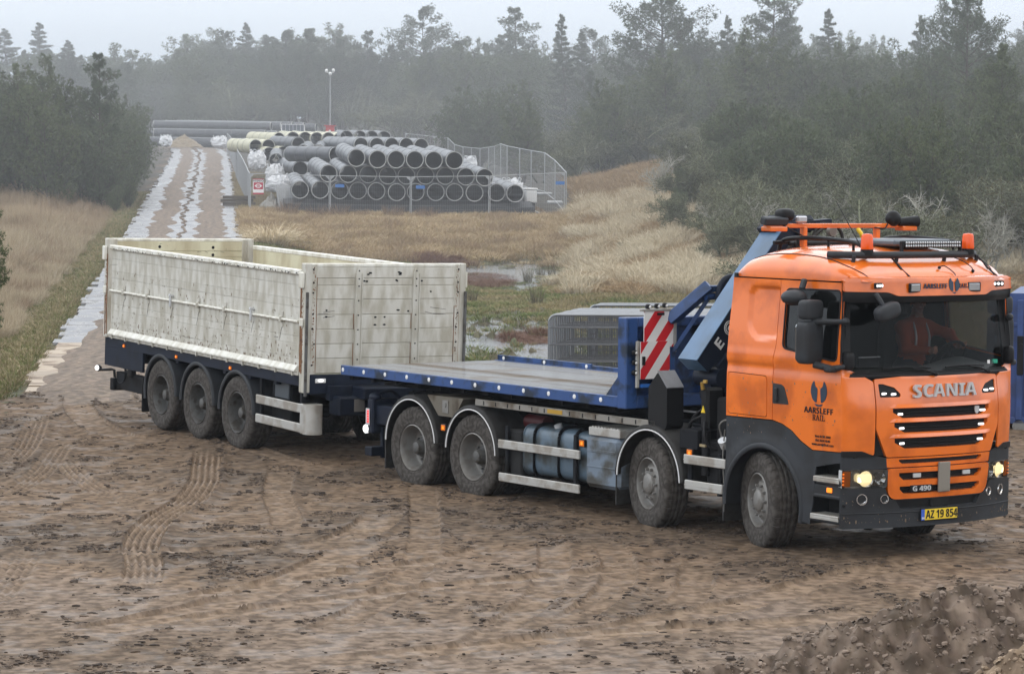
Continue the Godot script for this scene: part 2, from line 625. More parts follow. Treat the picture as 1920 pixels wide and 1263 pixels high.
func build_ground():
	var xs := PackedFloat32Array()
	var ds := PackedFloat32Array()
	var x := -420.0
	while x < 420.0:
		xs.push_back(x)
		if x > -7.4 and x < 5.7: x += 0.0205
		else:
			var o: float = max(abs(x + 0.9) - 7.0, 0.05)
			var st: float = clamp(o * 0.09, 0.03, 80.0)
			if x < -7.4: st = min(st, max(0.021, -7.4 - x + 0.01))
			x += st
	var d := 4.0
	while d < 800.0:
		ds.push_back(d)
		if d < 20.0: d += 0.5
		elif d < 46.0: d += 0.05 + max(0.0, d - 40.0) * 0.006
		elif d < 150.0: d += 0.09 + (d - 46.0) * 0.013
		else: d += 1.2 + (d - 150.0) * 0.06
	var nx := xs.size()
	var nd := ds.size()
	var H := PackedFloat32Array()
	var C := PackedColorArray()
	var K := PackedByteArray()
	var SM := PackedFloat32Array()
	H.resize(nx * nd); C.resize(nx * nd); K.resize(nx * nd); SM.resize(nx * nd)
	var sand := Color(0.222, 0.155, 0.103)
	var wet := Color(0.162, 0.118, 0.083)
	var grey := Color(0.215, 0.164, 0.126)
	var dark := Color(0.075, 0.054, 0.040)
	for j in nd:
		d = ds[j]
		for i in nx:
			x = xs[i]
			var k := j * nx + i
			var mud: bool = is_mud(x, d) and abs(x) < 60.0
			K[k] = 1 if mud else 0
			var h := gh(x, d)
			var c := sand
			if mud:
				var n1 := nz.get_noise_2d(x * 0.35, d * 0.22)
				var n2 := nz.get_noise_2d(x * 1.6 + 40.0, d * 0.9)
				c = sand.lerp(wet, sst(-0.25, 0.45, n1))
				if d < 55.0:
					c = c.lerp(grey, sst(28.0, 24.0, d + n1 * 6.0) * 0.85)
					c = c * lerp(1.0, 0.82, sst(27.0, 31.0, d + n1 * 4.0))
					var n3 := nz.get_noise_2d(x * 5.0, d * 4.0)
					var n4 := nz.get_noise_2d(x * 16.0 + 9.0, d * 11.0)
					var ck := sst(0.08, 0.5, n2 + 0.35 * n1)
					var n5 := nz.get_noise_2d(x * 34.0, d * 13.0 + 4.0)
					var pr: float = max(0.0, n4 + 0.35 * n5 - 0.08)
					h += n1 * 0.02 + n3 * 0.0045 + ck * (pr * 0.040 + n3 * 0.008) + n5 * 0.0012
					c = c.lerp(dark, clamp(ck * (0.10 + pr * 2.0) + 0.4 * pr * sst(-0.1, 0.3, n2), 0.0, 0.8))
					c = c * (1.0 + 0.14 * n3 + 0.16 * n5)
			else:
				var g := nz.get_noise_2d(x * 0.5 + 20.0, d * 0.25)
				c = Color(0.10, 0.085, 0.045).lerp(Color(0.075, 0.085, 0.03), sst(-0.3, 0.4, g))
				if d > 122.0: c = Color(0.05, 0.042, 0.025)
			H[k] = h
			C[k] = c
	# tyre tracks pressed into the mud: [points, width, kind (0 ribs, 1 lugs, 2 smooth), depth]
	var tracks := [
		[pv([-4.32, 39.84, -4.11, 37.52, -3.94, 35.73, -3.91, 33.84, -4.05, 32.36, -4.05, 30.80, -3.94, 29.58, -3.78, 28.63, -3.65, 27.40, -3.61, 26.49]), 0.40, 0, 1.0],
		[pv([-6.51, 40.98, -6.41, 39.39, -6.19, 36.81, -6.21, 34.53, -6.30, 33.59]), 0.36, 0, 0.7],
		[pv([-6.27, 38.72, -5.81, 36.82, -5.32, 35.22, -4.79, 34.06, -4.46, 33.31]), 0.34, 0, 0.8],
		[pv([-1.17, 36.13, -1.04, 33.20, -0.94, 30.08, -1.01, 28.01, -1.29, 26.19, -1.70, 24.73, -2.29, 23.53]), 0.36, 1, 0.7],
		[pv([0.43, 31.40, 0.47, 29.73, 0.41, 27.88, 0.21, 26.24, -0.13, 24.77, -0.44, 23.71, -0.78, 22.90]), 0.34, 1, 0.7],
		[pv([-7.25, 49.34, -7.31, 47.25, -6.84, 44.46, -6.10, 42.00, -5.47, 40.88, -4.6, 40.0]), 0.5, 2, 1.0],
		[pv([-4.43, 23.60, -3.81, 24.53, -3.21, 25.39, -2.58, 26.46, -1.87, 28.88, -1.5, 31.0]), 0.5, 2, 0.8],
		[pv([-0.6, 23.2, 0.20, 24.11, 1.17, 25.09, 2.24, 26.30, 3.47, 28.16, 5.52, 29.91]), 0.45, 2, 0.9],
		[pv([-5.81, 33.01, -5.18, 31.86, -4.77, 31.20]), 0.3, 0, 0.7],
		[pv([-1.41, 33.68, -1.61, 31.32, -2.06, 30.04, -2.68, 29.23]), 0.5, 1, 1.0],
		[pv([1.02, 30.98, 1.12, 28.99, 1.01, 27.22, 0.65, 25.65, 0.20, 24.51]), 0.36, 1, 0.9],
		[pv([-3.1, 38.0, -2.9, 34.5, -2.6, 32.2, -2.5, 30.5]), 0.36, 1, 0.9],
		[pv([-5.2, 30.6, -5.05, 28.6, -4.9, 26.6, -4.85, 25.2]), 0.36, 0, 0.5],
		[pv([-4.9, 46.0, -4.6, 43.0, -4.0, 40.5, -3.0, 38.0, -2.0, 36.6]), 0.36, 2, 0.9],
		[pv([-7.6, 45.0, -7.2, 42.0, -6.9, 39.5, -6.7, 36.5]), 0.36, 0, 0.8],
		[pv([-3.9, 24.2, -2.6, 25.6, -1.0, 27.0, 0.8, 28.2, 2.8, 29.6]), 0.40, 2, 0.9],
		[pv([-4.4, 25.2, -3.3, 26.3, -2.0, 27.7, -0.6, 29.2, 0.3, 31.2]), 0.36, 1, 0.8],
		[pv([-2.2, 22.8, -0.9, 23.6, 0.6, 24.4, 2.2, 25.1, 4.2, 26.2]), 0.45, 2, 1.0],
		[pv([-5.6, 28.6, -4.6, 29.2, -3.2, 29.6, -1.4, 30.4]), 0.36, 1, 0.8],
		[pv([2.2, 30.0, 1.9, 28.4, 1.75, 26.8, 1.3, 25.3]), 0.36, 1, 0.8],
	]
	for tr: Array in tracks:
		var P := PackedVector2Array()
		var src: PackedVector2Array = tr[0]
		for i in src.size() - 1:
			for q in 10: P.push_back(src[i].cubic_interpolate(src[i + 1], src[max(i - 1, 0)], src[min(i + 2, src.size() - 1)], q / 10.0))
		P.push_back(src[src.size() - 1])
		var w: float = tr[1] * 0.5
		var near := {}
		var run := 0.0
		for s in P.size() - 1:
			var a := P[s]
			var b := P[s + 1]
			var L := a.distance_to(b)
			var t := (b - a) / L
			var i0 := xs.bsearch(min(a.x, b.x) - w - 0.15)
			var i1 := xs.bsearch(max(a.x, b.x) + w + 0.15)
			var j0 := ds.bsearch(min(a.y, b.y) - w - 0.15)
			var j1 := ds.bsearch(max(a.y, b.y) + w + 0.15)
			for j in range(j0, j1):
				for i in range(i0, i1):
					var r := Vector2(xs[i], ds[j]) - a
					var al := r.dot(t)
					if al < -0.06 or al > L + 0.06: continue
					var la := r.dot(Vector2(-t.y, t.x))
					var key := j * nx + i
					if not near.has(key) or abs(near[key].x) > abs(la): near[key] = Vector2(la, run + al)
			run += L
		for key: int in near:
			var q: Vector2 = near[key]
			var al: float = abs(q.x)
			if al > w + 0.14: continue
			var fade: float = tr[3] * sst(0.0, 2.2, q.y) * sst(run, run - 2.2, q.y) * (0.6 + 0.6 * nz.get_noise_2d(q.y * 1.3, tr[1] * 50.0 + w) + 0.25)
			if al > w:
				H[key] += 0.028 * fade * sst(w + 0.14, w + 0.02, al)
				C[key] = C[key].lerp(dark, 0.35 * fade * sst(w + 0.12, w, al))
				continue
			var p := 0.0
			if tr[2] == 0: p = cos(q.x / 0.082 * TAU)
			elif tr[2] == 1: p = sin((q.y + al * 0.7) / 0.17 * TAU)
			else: p = 0.3 * cos(q.x / 0.16 * TAU)
			var f1: float = clamp(fade, 0.0, 1.0)
			SM[key] = max(SM[key], f1)
			var kx := xs[key % nx]
			var kd := ds[key / nx]
			H[key] = lerp(H[key], gh(kx, kd) + nz.get_noise_2d(kx * 0.35, kd * 0.22) * 0.02, 0.85 * f1)
			H[key] += fade * (-0.014 + p * [0.024, 0.011, 0.010][tr[2]])
			var base: Color = C[key].lerp(Color(0.252, 0.182, 0.126), min(0.95, 0.95 * fade))
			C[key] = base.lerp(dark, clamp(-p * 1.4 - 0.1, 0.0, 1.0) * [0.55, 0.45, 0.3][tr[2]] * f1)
	for kind in 2:
		var vs := PackedVector3Array()
		var ns := PackedVector3Array()
		var cs := PackedColorArray()
		var ix := PackedInt32Array()
		var ren := PackedInt32Array()
		ren.resize(nx * nd)
		ren.fill(-1)
		for j in nd - 1:
			for i in nx - 1:
				var k := j * nx + i
				var m := K[k] + K[k + 1] + K[k + nx] + K[k + nx + 1]
				if (m >= 2) != (kind == 1): continue
				for q: int in [k, k + 1, k + nx, k + nx + 1]:
					if ren[q] < 0:
						ren[q] = vs.size()
						var qi := q % nx
						var qj := q / nx
						vs.push_back(Vector3(xs[qi], H[q], -ds[qj]))
						var a: int = max(qi - 1, 0)
						var b: int = min(qi + 1, nx - 1)
						var e: int = max(qj - 1, 0)
						var f: int = min(qj + 1, nd - 1)
						ns.push_back(Vector3(-(H[qj * nx + b] - H[qj * nx + a]) / (xs[b] - xs[a]), 1.0, (H[f * nx + qi] - H[e * nx + qi]) / (ds[f] - ds[e])).normalized())
						cs.push_back(C[q])
				for q: int in [k, k + nx, k + 1, k + 1, k + nx, k + nx + 1]: ix.push_back(ren[q])
		var a := []
		a.resize(Mesh.ARRAY_MAX)
		a[Mesh.ARRAY_VERTEX] = vs
		a[Mesh.ARRAY_NORMAL] = ns
		a[Mesh.ARRAY_COLOR] = cs
		a[Mesh.ARRAY_INDEX] = ix
		var am := ArrayMesh.new()
		am.add_surface_from_arrays(Mesh.PRIMITIVE_TRIANGLES, a)
		var o := obj("mud_yard" if kind == 1 else "ground", am, M.mud if kind == 1 else M.soil)
		tag(o, "muddy yard and track of brown churned earth with tyre marks" if kind == 1 else "meadow and forest ground under dry grass and trees", "ground", "", "structure")
	# standing water
	var wm := mb()
	wm.quad(Vector3(-7, 0.012, -54.5), Vector3(7, 0.012, -54.5), Vector3(7, 0.012, -117), Vector3(-7.5, 0.012, -117), Vector3.UP)
	tag(obj("flood_water", wm, M.water), "shallow flood water standing in the grass meadow behind the lorry", "water", "", "structure")
	wm = mb()
	var pw := gr(119.0) - 0.26
	wm.quad(Vector3(-30, pw, -113), Vector3(-17.5, pw, -113), Vector3(-17.5, pw, -125), Vector3(-30, pw, -125), Vector3.UP)
	tag(obj("pond_water", wm, M.water), "dark pond strip in the reeds left of the road", "water", "", "structure")
	# clods of mud lying on the yard
	var cl := mb()
	cl.colored = false
	var r2 := RandomNumberGenerator.new()
	r2.seed = 5
	var pts := []
	for i in 5:
		for k in 7:
			pts.push_back(0.6 + r2.randf() * 0.8)
	var cp := func(i: int, k: int) -> Vector3:
		if i == 0: return Vector3(0, 1, 0)
		var rr: float = pts[(i - 1) * 7 + k % 7] * [0.0, 0.75, 1.0, 0.9][i]
		return Vector3(cos(TAU * k / 7.0) * rr, [1.0, 0.6, 0.1, -0.5][i], sin(TAU * k / 7.0) * rr)
	for i in 3:
		for k in 7:
			var a: Vector3 = cp.call(i, k)
			var b: Vector3 = cp.call(i, k + 1)
			var e: Vector3 = cp.call(i + 1, k + 1)
			var f: Vector3 = cp.call(i + 1, k)
			cl.ftri(a, e, f, a + e)
			if i > 0: cl.ftri(a, b, e, a + e)
	var xf := []
	var cols := PackedColorArray()
	for i in 230000:
		x = r2.randf_range(-9.5, 8.5)
		d = 22.0 + pow(r2.randf(), 1.3) * 28.0
		if abs(x) > d * 0.19 + 0.6: continue
		if not is_mud(x, d): continue
		var n1 := nz.get_noise_2d(x * 0.35, d * 0.22)
		var n2 := nz.get_noise_2d(x * 1.6 + 40.0, d * 0.9)
		var pr := sst(0.05, 0.5, n2 + 0.35 * n1) * 0.9 + 0.025
		if d < 27.0: pr *= 0.6
		if SM[ds.bsearch(d) * nx + xs.bsearch(x)] > 0.3 and r2.randf() < 0.9: continue
		if r2.randf() > pr: continue
		var s := 0.0045 + 0.016 * pow(r2.randf(), 4.0)
		var bs := Basis(Vector3.UP, r2.randf() * TAU).scaled(Vector3(s * (1.0 + r2.randf() * 1.6), s * r2.randf_range(0.5, 0.95), s))
		xf.push_back(Transform3D(bs, Vector3(x, H[ds.bsearch(d) * nx + xs.bsearch(x)] + s * 0.2, -d)))
		var t := r2.randf()
		cols.push_back(Color(0.036, 0.025, 0.018).lerp(Color(0.13, 0.09, 0.062), t * t * t))
	M.clod = StandardMaterial3D.new()
	M.clod.vertex_color_use_as_albedo = true
	M.clod.roughness = 0.9
	M.clod_mesh = cl.mesh()
	stuff("mud_clods", cl.mesh(), M.clod, xf, cols, "small dark clods of mud scattered over the yard", "mud")

func build_road():
	# a track of slabs laid crosswise, half buried under two ribbons of mud
	var road := mb()
	road.colored = true
	var N := 420
	var lanes := [[0.15, 0.41], [0.58, 0.90], [0.47, 0.49]]
	for ln: int in 3:
		for s in N:
			var row := []
			for e in 2:
				var d := 44.0 + 200.0 * pow((s + e) / float(N), 1.25)
				var near := sst(72.0, 50.0, d)
				var a: float = lerp(lanes[ln][0], [0.05, 0.5, 0.47][ln], near) * 4.2 + nz.get_noise_2d(d * 0.25, ln * 9.0) * 0.42 + nz.get_noise_2d(d * 1.6, ln * 9.0 + 3.0) * 0.08 * sst(50.0, 95.0, d)
				var b: float = lerp(lanes[ln][1], [0.55, 1.06, 0.49][ln], near) * 4.2 + nz.get_noise_2d(d * 0.25, ln * 9.0 + (30.0 if ln < 2 else 0.0)) * 0.42 + nz.get_noise_2d(d * 1.6, ln * 9.0 + 5.0) * 0.08 * sst(50.0, 95.0, d)
				var pts := []
				for k in 17:
					var t := k / 16.0
					var xx: float = road_left(d) + lerp(a, b, t)
					var up: float = 0.085 + 0.05 * sin(PI * t) - 0.05 * pow(abs(2.0 * t - 1.0), 6.0) + 0.012 * nz.get_noise_2d(xx * 3.0, d * 2.0)
					pts.push_back(Vector3(xx, gr(d) + up - 0.22 * sst(49.5, 44.2, d), -d))
				row.push_back(pts)
			for k in 16:
				var dd: float = -row[0][k].z
				var rx: float = row[0][k].x - road_left(dd)
				var tone: float = 1.0 + 0.30 * nz.get_noise_2d(rx * 4.0, dd * 0.12) + 0.22 * nz.get_noise_2d(rx * 6.0, dd * 1.4)
				road.col = Color(0.185, 0.135, 0.094) * clamp(tone, 0.5, 1.35)
				road.quad(row[0][k], row[0][k + 1], row[1][k + 1], row[1][k], Vector3.UP)
	var m := StandardMaterial3D.new()
	m.vertex_color_use_as_albedo = true
	m.albedo_texture = M.t_fine
	m.roughness = 0.8
	m.normal_enabled = true
	m.normal_texture = M.t_fine_n
	tri_map(m, Vector3(0.4, 0.4, 0.4), true)
	var o := obj("road", road, m)
	tag(o, "long straight site road of wet slabs with two brown wheel tracks", "road", "", "structure")
	var d := 43.5
	var i := 0
	var r2 := RandomNumberGenerator.new()
	r2.seed = 77
	while d < 246.0 and i < 290:
		var beige := sst(70.0, 50.0, d)
		var w := 1.0
		var sl := mb()
		var off := r2.randf_range(-0.13, 0.13)
		var sk := r2.randf_range(-0.012, 0.012)
		var ln := 4.2 + r2.randf_range(-0.1, 0.1)
		var bs := Basis(Vector3.UP, 0.105 + sk)
		var dm := d + w * 0.5
		bs = bs * Basis(Vector3.RIGHT, (gr(dm + 0.5) - gr(dm - 0.5)))
		sl.box(Vector3.ZERO, Vector3(ln, 0.16, w - 0.006), 0.004)
		var c: float = 0.8 + 0.3 * r2.randf()
		var k := i % 4 + (4 if beige > 0.4 + 0.3 * r2.randf() else 0)
		if not M.has("slab%d" % k):
			M["slab%d" % k] = M.slab.duplicate()
			M["slab%d" % k].albedo_color = lin(0.23 * c, 0.235 * c, 0.25 * c) if k < 4 else lin(0.34 * c, 0.275 * c, 0.205 * c)
			if k > 3: M["slab%d" % k].roughness_texture = null; M["slab%d" % k].roughness = 0.7
		var ob := obj("slab", sl, M["slab%d" % k], o, Transform3D(bs, Vector3(road_left(dm) + 2.1 + off, gr(dm) - 0.005 - 0.03 * sst(78.0, 52.0, dm) - 0.16 * sst(50.0, 45.5, dm) + r2.randf_range(-0.002, 0.002), -dm)))
		d += w
		i += 1

func heap(called: String, label: String, x0: float, x1: float, d0: float, d1: float, st: float, hf: Callable, c0: Color, c1: Color, sd: float):
	var nx := int((x1 - x0) / st)
	var nd := int((d1 - d0) / st)
	var vs := PackedVector3Array()
	var cs := PackedColorArray()
	var ns := PackedVector3Array()
	var ix := PackedInt32Array()
	var H := PackedFloat32Array()
	var cell := FastNoiseLite.new()
	cell.noise_type = FastNoiseLite.TYPE_CELLULAR
	cell.cellular_return_type = FastNoiseLite.RETURN_DISTANCE
	cell.frequency = 1.0
	cell.seed = int(sd)
	for j in nd + 1:
		for i in nx + 1:
			var x := x0 + i * st
			var d := d0 + j * st
			var b: float = hf.call(x, d)
			var on := sst(-0.1, 0.35, b)
			var n := nz.get_noise_2d(x * 1.1 + sd, d * 1.1) * 0.08 + nz.get_noise_2d(x * 4.0 + sd, d * 4.0) * 0.05 + nz.get_noise_2d(x * 9.0 + sd, d * 9.0) * 0.05 + nz.get_noise_2d(x * 22.0 + sd, d * 22.0) * 0.032
			n -= (0.5 + cell.get_noise_2d(x * 2.6, d * 2.6)) * 0.07
			n += max(0.0, -cell.get_noise_2d(x * 7.0 + 9.0, d * 7.0) - 0.45) * 0.12
			H.push_back(b + n * on)
	for j in nd + 1:
		for i in nx + 1:
			var k := j * (nx + 1) + i
			vs.push_back(Vector3(x0 + i * st, H[k], -(d0 + j * st)))
			var e := (H[j * (nx + 1) + min(i + 1, nx)] - H[j * (nx + 1) + max(i - 1, 0)]) / (2 * st)
			var f := (H[min(j + 1, nd) * (nx + 1) + i] - H[max(j - 1, 0) * (nx + 1) + i]) / (2 * st)
			ns.push_back(Vector3(-e, 1, f).normalized())
			var t := 0.6 * nz.get_noise_2d(x0 + i * st * 2.0 + sd, j * st * 2.0) + 0.9 * nz.get_noise_2d(i * st * 7.0, j * st * 7.0)
			cs.push_back(c0.lerp(c1, sst(-0.4, 0.5, t)))
			if i < nx and j < nd:
				for q: int in [k, k + nx + 1, k + 1, k + 1, k + nx + 1, k + nx + 2]: ix.push_back(q)
	var a := []
	a.resize(Mesh.ARRAY_MAX)
	a[Mesh.ARRAY_VERTEX] = vs
	a[Mesh.ARRAY_NORMAL] = ns
	a[Mesh.ARRAY_COLOR] = cs
	a[Mesh.ARRAY_INDEX] = ix
	var am := ArrayMesh.new()
	am.add_surface_from_arrays(Mesh.PRIMITIVE_TRIANGLES, a)
	var bank := obj(called, am, M.mud)
	tag(bank, label, "mud bank", "", "structure")
	var r2 := RandomNumberGenerator.new()
	r2.seed = int(sd) + 1
	var xf := []
	var cols := PackedColorArray()
	for q in 26000:
		var i := r2.randi_range(0, nx)
		var j := r2.randi_range(0, nd)
		if hf.call(x0 + i * st, d0 + j * st) < -0.25: continue
		var s := 0.005 + 0.020 * pow(r2.randf(), 4.0)
		xf.push_back(Transform3D(Basis(rdir(r2), r2.randf() * TAU).scaled(Vector3(s * r2.randf_range(0.8, 1.4), s, s)), vs[j * (nx + 1) + i] + Vector3(0, s * 0.3, 0)))
		cols.push_back(c0.lerp(c1, 0.25 + 0.75 * r2.randf()) * r2.randf_range(0.85, 1.15))
	stuff("earth_crumbs", M.clod_mesh, M.clod, xf, cols, "", "", bank)

func build_mud_banks():
	# crest runs from the bottom of the frame to the right, about 17 m from the camera
	heap("mud_bank", "long bank of dug up grey brown earth in the right foreground", 0.0, 6.5, 14.2, 20.5, 0.03, func(x: float, d: float) -> float:
		var crest := 0.66 + 0.36 * sst(0.0, 1.9, x) + 0.46 * sst(1.2, 3.2, x)
		return crest - abs(d - 17.6) * 0.72 + 0.1, Color(0.10, 0.075, 0.058), Color(0.235, 0.182, 0.145), 3.0)
	heap("mud_heap", "nearest heap of pale sandy earth in the bottom right corner", 1.4, 5.0, 10.6, 14.6, 0.024, func(x: float, d: float) -> float:
		var crest := 1.40 + 0.80 * sst(1.5, 2.8, x)
		return crest - abs(d - 12.9) * 0.8 + 0.05, Color(0.16, 0.115, 0.08), Color(0.36, 0.275, 0.195), 31.0)

# ---------------------------------------------------------------- lorry
func body_T(o: Vector3, yaw: float, lean: float, pit: float) -> Transform3D:
	var F := Vector3(sin(yaw), 0, cos(yaw))
	var U := Vector3.UP
	var R := F.cross(U)
	var F2 := F * cos(pit) + U * sin(pit)
	var U2 := U * cos(pit) - F * sin(pit)
	var R2 := R * cos(lean) + U2 * sin(lean)
	var U3 := U2 * cos(lean) - R * sin(lean)
	return Transform3D(Basis(F2, U3, R2), o)

var lorry_T: Transform3D

func dirty(c: Color, rough: float, metal := 0.0, soft := true, sc := 0.6) -> StandardMaterial3D:
	var m := mat(c, rough, metal)
	m.albedo_texture = M.t_dirt_soft if soft else M.t_dirt
	tri_map(m, Vector3(sc, sc, sc))
	return m

func glow(c: Color, e: float, base := Color(0.8, 0.8, 0.8)) -> StandardMaterial3D:
	var m := mat(base, 0.3)
	m.emission_enabled = true
	m.emission = c
	m.emission_energy_multiplier = e
	return m

func vehicle_materials():
	var m := dirty(lin(0.78, 0.165, 0.012), 0.26, 0.0, true, 0.5)
	m.clearcoat_enabled = true
	m.clearcoat = 0.7
	m.clearcoat_roughness = 0.08
	M.orange = m
	M.plastic = dirty(lin(0.030, 0.033, 0.038), 0.55)
	M.plastic.metallic_specular = 0.35
	M.black = mat(lin(0.010, 0.010, 0.011), 0.5)
	M.black.metallic_specular = 0.3
	M.liner = mat(lin(0.008, 0.008, 0.008), 0.9)
	M.chassis = dirty(lin(0.011, 0.012, 0.015), 0.65, 0.0, false)
	M.chassis.metallic_specular = 0.25
	M.rubber = dirty(lin(0.020, 0.019, 0.018), 0.75, 0.0, false, 1.5)
	M.tyre = mat(lin(0.070, 0.062, 0.055), 0.9)
	M.tyre.albedo_texture = ramp(noise_image(256, 0.03, 5, 21), Color(0.62, 0.59, 0.56), Color(1, 1, 1), 0.3, 0.7)
	tri_map(M.tyre, Vector3(1.6, 1.6, 1.6))
	M.rim = dirty(lin(0.20, 0.195, 0.185), 0.5, 0.2, true, 2.0)
	M.rim_dark = dirty(lin(0.10, 0.10, 0.098), 0.6, 0.2, false, 2.0)
	M.alu = dirty(lin(0.46, 0.455, 0.43), 0.42, 0.35, true, 1.0)
	M.steel = mat(lin(0.40, 0.40, 0.41), 0.3, 0.8)
	M.silver = mat(lin(0.52, 0.53, 0.54), 0.4, 0.25)
	M.tank = dirty(lin(0.085, 0.125, 0.165), 0.42, 0.1, false)
	M.bluebox = dirty(lin(0.14, 0.18, 0.23), 0.5, 0.0, false)
	M.bed_blue = dirty(lin(0.020, 0.064, 0.205), 0.42, 0.0, false, 0.9)
	M.crane_blue = dirty(lin(0.06, 0.135, 0.25), 0.38, 0.0, true, 0.7)
	M.navy = dirty(lin(0.009, 0.014, 0.028), 0.5)
	M.navy.metallic_specular = 0.3
	M.white = mat(lin(0.72, 0.72, 0.72), 0.5)
	M.red = mat(lin(0.55, 0.012, 0.02), 0.4)
	M.amber = mat(lin(0.75, 0.18, 0.01), 0.2)
	M.amber_lit = glow(Color(1.0, 0.50, 0.10), 1.3, lin(0.6, 0.2, 0.02))
	M.led = glow(Color(1, 1, 1), 1.3, Color(0.9, 0.9, 0.9))
	M.head_lit = glow(Color(1.0, 0.90, 0.66), 2.2)
	M.red_lit = glow(Color(1.0, 0.06, 0.08), 2.5, lin(0.6, 0.01, 0.01))
	M.ink = mat(lin(0.012, 0.03, 0.06), 0.4)
	var g := mat(Color(0.03, 0.045, 0.045, 0.52), 0.02)
	g.transparency = BaseMaterial3D.TRANSPARENCY_ALPHA
	g.metallic_specular = 0.22
	M.glass = g
	g = mat(Color(0.05, 0.06, 0.06, 0.75), 0.03)
	g.transparency = BaseMaterial3D.TRANSPARENCY_ALPHA
	M.dark_glass = g
	M.rust = dirty(lin(0.20, 0.085, 0.03), 0.85, 0.0, false, 2.0)
	M.yellow = mat(lin(0.75, 0.52, 0.02), 0.45)

const OUT := Basis(Vector3(1, 0, 0), Vector3(0, 0, 1), Vector3(0, -1, 0))

func tyre_mesh(w: float, R := 0.53) -> MB:
	var m := mb()
	var seg := 96
	var h := w * 0.5
	for k in seg:
		var cut := 0.007 if k % 3 == 0 else 0.0
		var pr := PackedVector2Array([Vector2(0.292, -h * 0.80), Vector2(0.33, -h * 0.93), Vector2(0.40, -h * 1.0), Vector2(0.46, -h), Vector2(0.50 - cut * 0.3, -h * 0.94), Vector2(R - 0.010 - cut, -h * 0.83), Vector2(R - cut, -h * 0.70)])
		for g: float in [-0.36, 0.0, 0.36]:
			pr.append_array(PackedVector2Array([Vector2(R - (cut if abs(g) > 0.1 else 0.0) * 0.5, h * g - 0.010), Vector2(R - 0.014, h * g - 0.006), Vector2(R - 0.014, h * g + 0.006), Vector2(R - (cut if g > 0.1 else 0.0) * 0.5, h * g + 0.010)]))
		pr.append_array(PackedVector2Array([Vector2(R - cut, h * 0.70), Vector2(R - 0.010 - cut, h * 0.83), Vector2(0.50 - cut * 0.3, h * 0.94), Vector2(0.46, h), Vector2(0.43, h * 1.0), Vector2(0.425, h * 1.02), Vector2(0.418, h * 1.02), Vector2(0.413, h), Vector2(0.37, h * 0.985), Vector2(0.335, h * 0.93), Vector2(0.33, h * 0.95), Vector2(0.318, h * 0.94), Vector2(0.315, h * 0.90), Vector2(0.292, h * 0.80)]))
		m.lathe(Vector3.ZERO, OUT, pr, 1, TAU * k / seg, TAU * (k + 1) / seg)
	return m

var wheel_meshes := {}
# kind: 0 steered (bulging disc), 1 dual (deep dish), 2 trailer (deep single with hub)
func wheel(parent: Node3D, kind: int, T: Transform3D, mirror := false):
	if not wheel_meshes.has(kind):
		var w := 0.30 if kind < 2 else 0.36
		var h := w * 0.5
		var rim := mb()
		var hub := mb()
		var lip := PackedVector2Array([Vector2(0.27, -h * 0.8), Vector2(0.287, -h * 0.85), Vector2(0.30, -h * 0.8), Vector2(0.287, 0), Vector2(0.298, h * 0.78), Vector2(0.302, h * 0.88), Vector2(0.290, h * 0.93), Vector2(0.281, h * 0.84)])
		if kind == 0:
			rim.lathe(Vector3.ZERO, OUT, lip + pv([0.268, 0.075, 0.262, 0.05, 0.250, 0.045, 0.236, 0.058, 0.205, 0.075, 0.195, 0.098, 0.150, 0.110, 0.128, 0.112, 0.115, 0.108]), 40)
			hub.lathe(Vector3.ZERO, OUT, pv([0.125, 0.10, 0.120, 0.135, 0.105, 0.142, 0.098, 0.150, 0.06, 0.158, 0.0, 0.160]), 28)
			for k in 10:
				var a := TAU * k / 10
				var p := Vector3(cos(a), sin(a), 0) * 0.167
				hub.cyl(p + Vector3(0, 0, 0.10), p + Vector3(0, 0, 0.140), 0.018, 0.014, 6)
			for k in 10:
				var a := TAU * (k + 0.5) / 10
				hub.ball(Vector3(cos(a) * 0.222, sin(a) * 0.222, 0.062), Vector3(0.017, 0.017, 0.012), 8)
		else:
			var dp := -0.075 if kind == 1 else -0.055
			rim.lathe(Vector3.ZERO, OUT, lip + PackedVector2Array([Vector2(0.268, h * 0.5), Vector2(0.262, 0.0), Vector2(0.250, dp + 0.02), Vector2(0.225, dp), Vector2(0.17, dp + 0.012), Vector2(0.14, dp + 0.02)]), 40)
			hub.lathe(Vector3.ZERO, OUT, PackedVector2Array([Vector2(0.145, dp), Vector2(0.138, dp + 0.045), Vector2(0.105, dp + 0.055), Vector2(0.098, dp + 0.12), Vector2(0.082, dp + 0.135), Vector2(0.075, dp + 0.165), Vector2(0.0, dp + 0.17)]), 24)
			for k in 10:
				var a := TAU * k / 10
				var p := Vector3(cos(a), sin(a), 0) * 0.167
				hub.cyl(p + Vector3(0, 0, dp), p + Vector3(0, 0, dp + 0.05), 0.018, 0.014, 6)
			for k in 8:
				var a := TAU * (k + 0.5) / 8
				hub.ball(Vector3(cos(a) * 0.215, sin(a) * 0.215, dp + 0.002), Vector3(0.030, 0.024, 0.006), 8)
		wheel_meshes[kind] = [tyre_mesh(w).mesh(), rim.mesh(), hub.mesh()]
	var W := obj("wheel", wheel_meshes[kind][0], M.tyre, parent, T)
	obj("rim", wheel_meshes[kind][1], M.rim if kind < 2 else M.rim_dark, W)
	obj("hub", wheel_meshes[kind][2], M.rim if kind == 0 else M.rim_dark, W)
	if kind == 1:
		obj("inner_tyre", wheel_meshes[kind][0], M.tyre, W, Transform3D(Basis.IDENTITY, Vector3(0, 0, -0.335)))

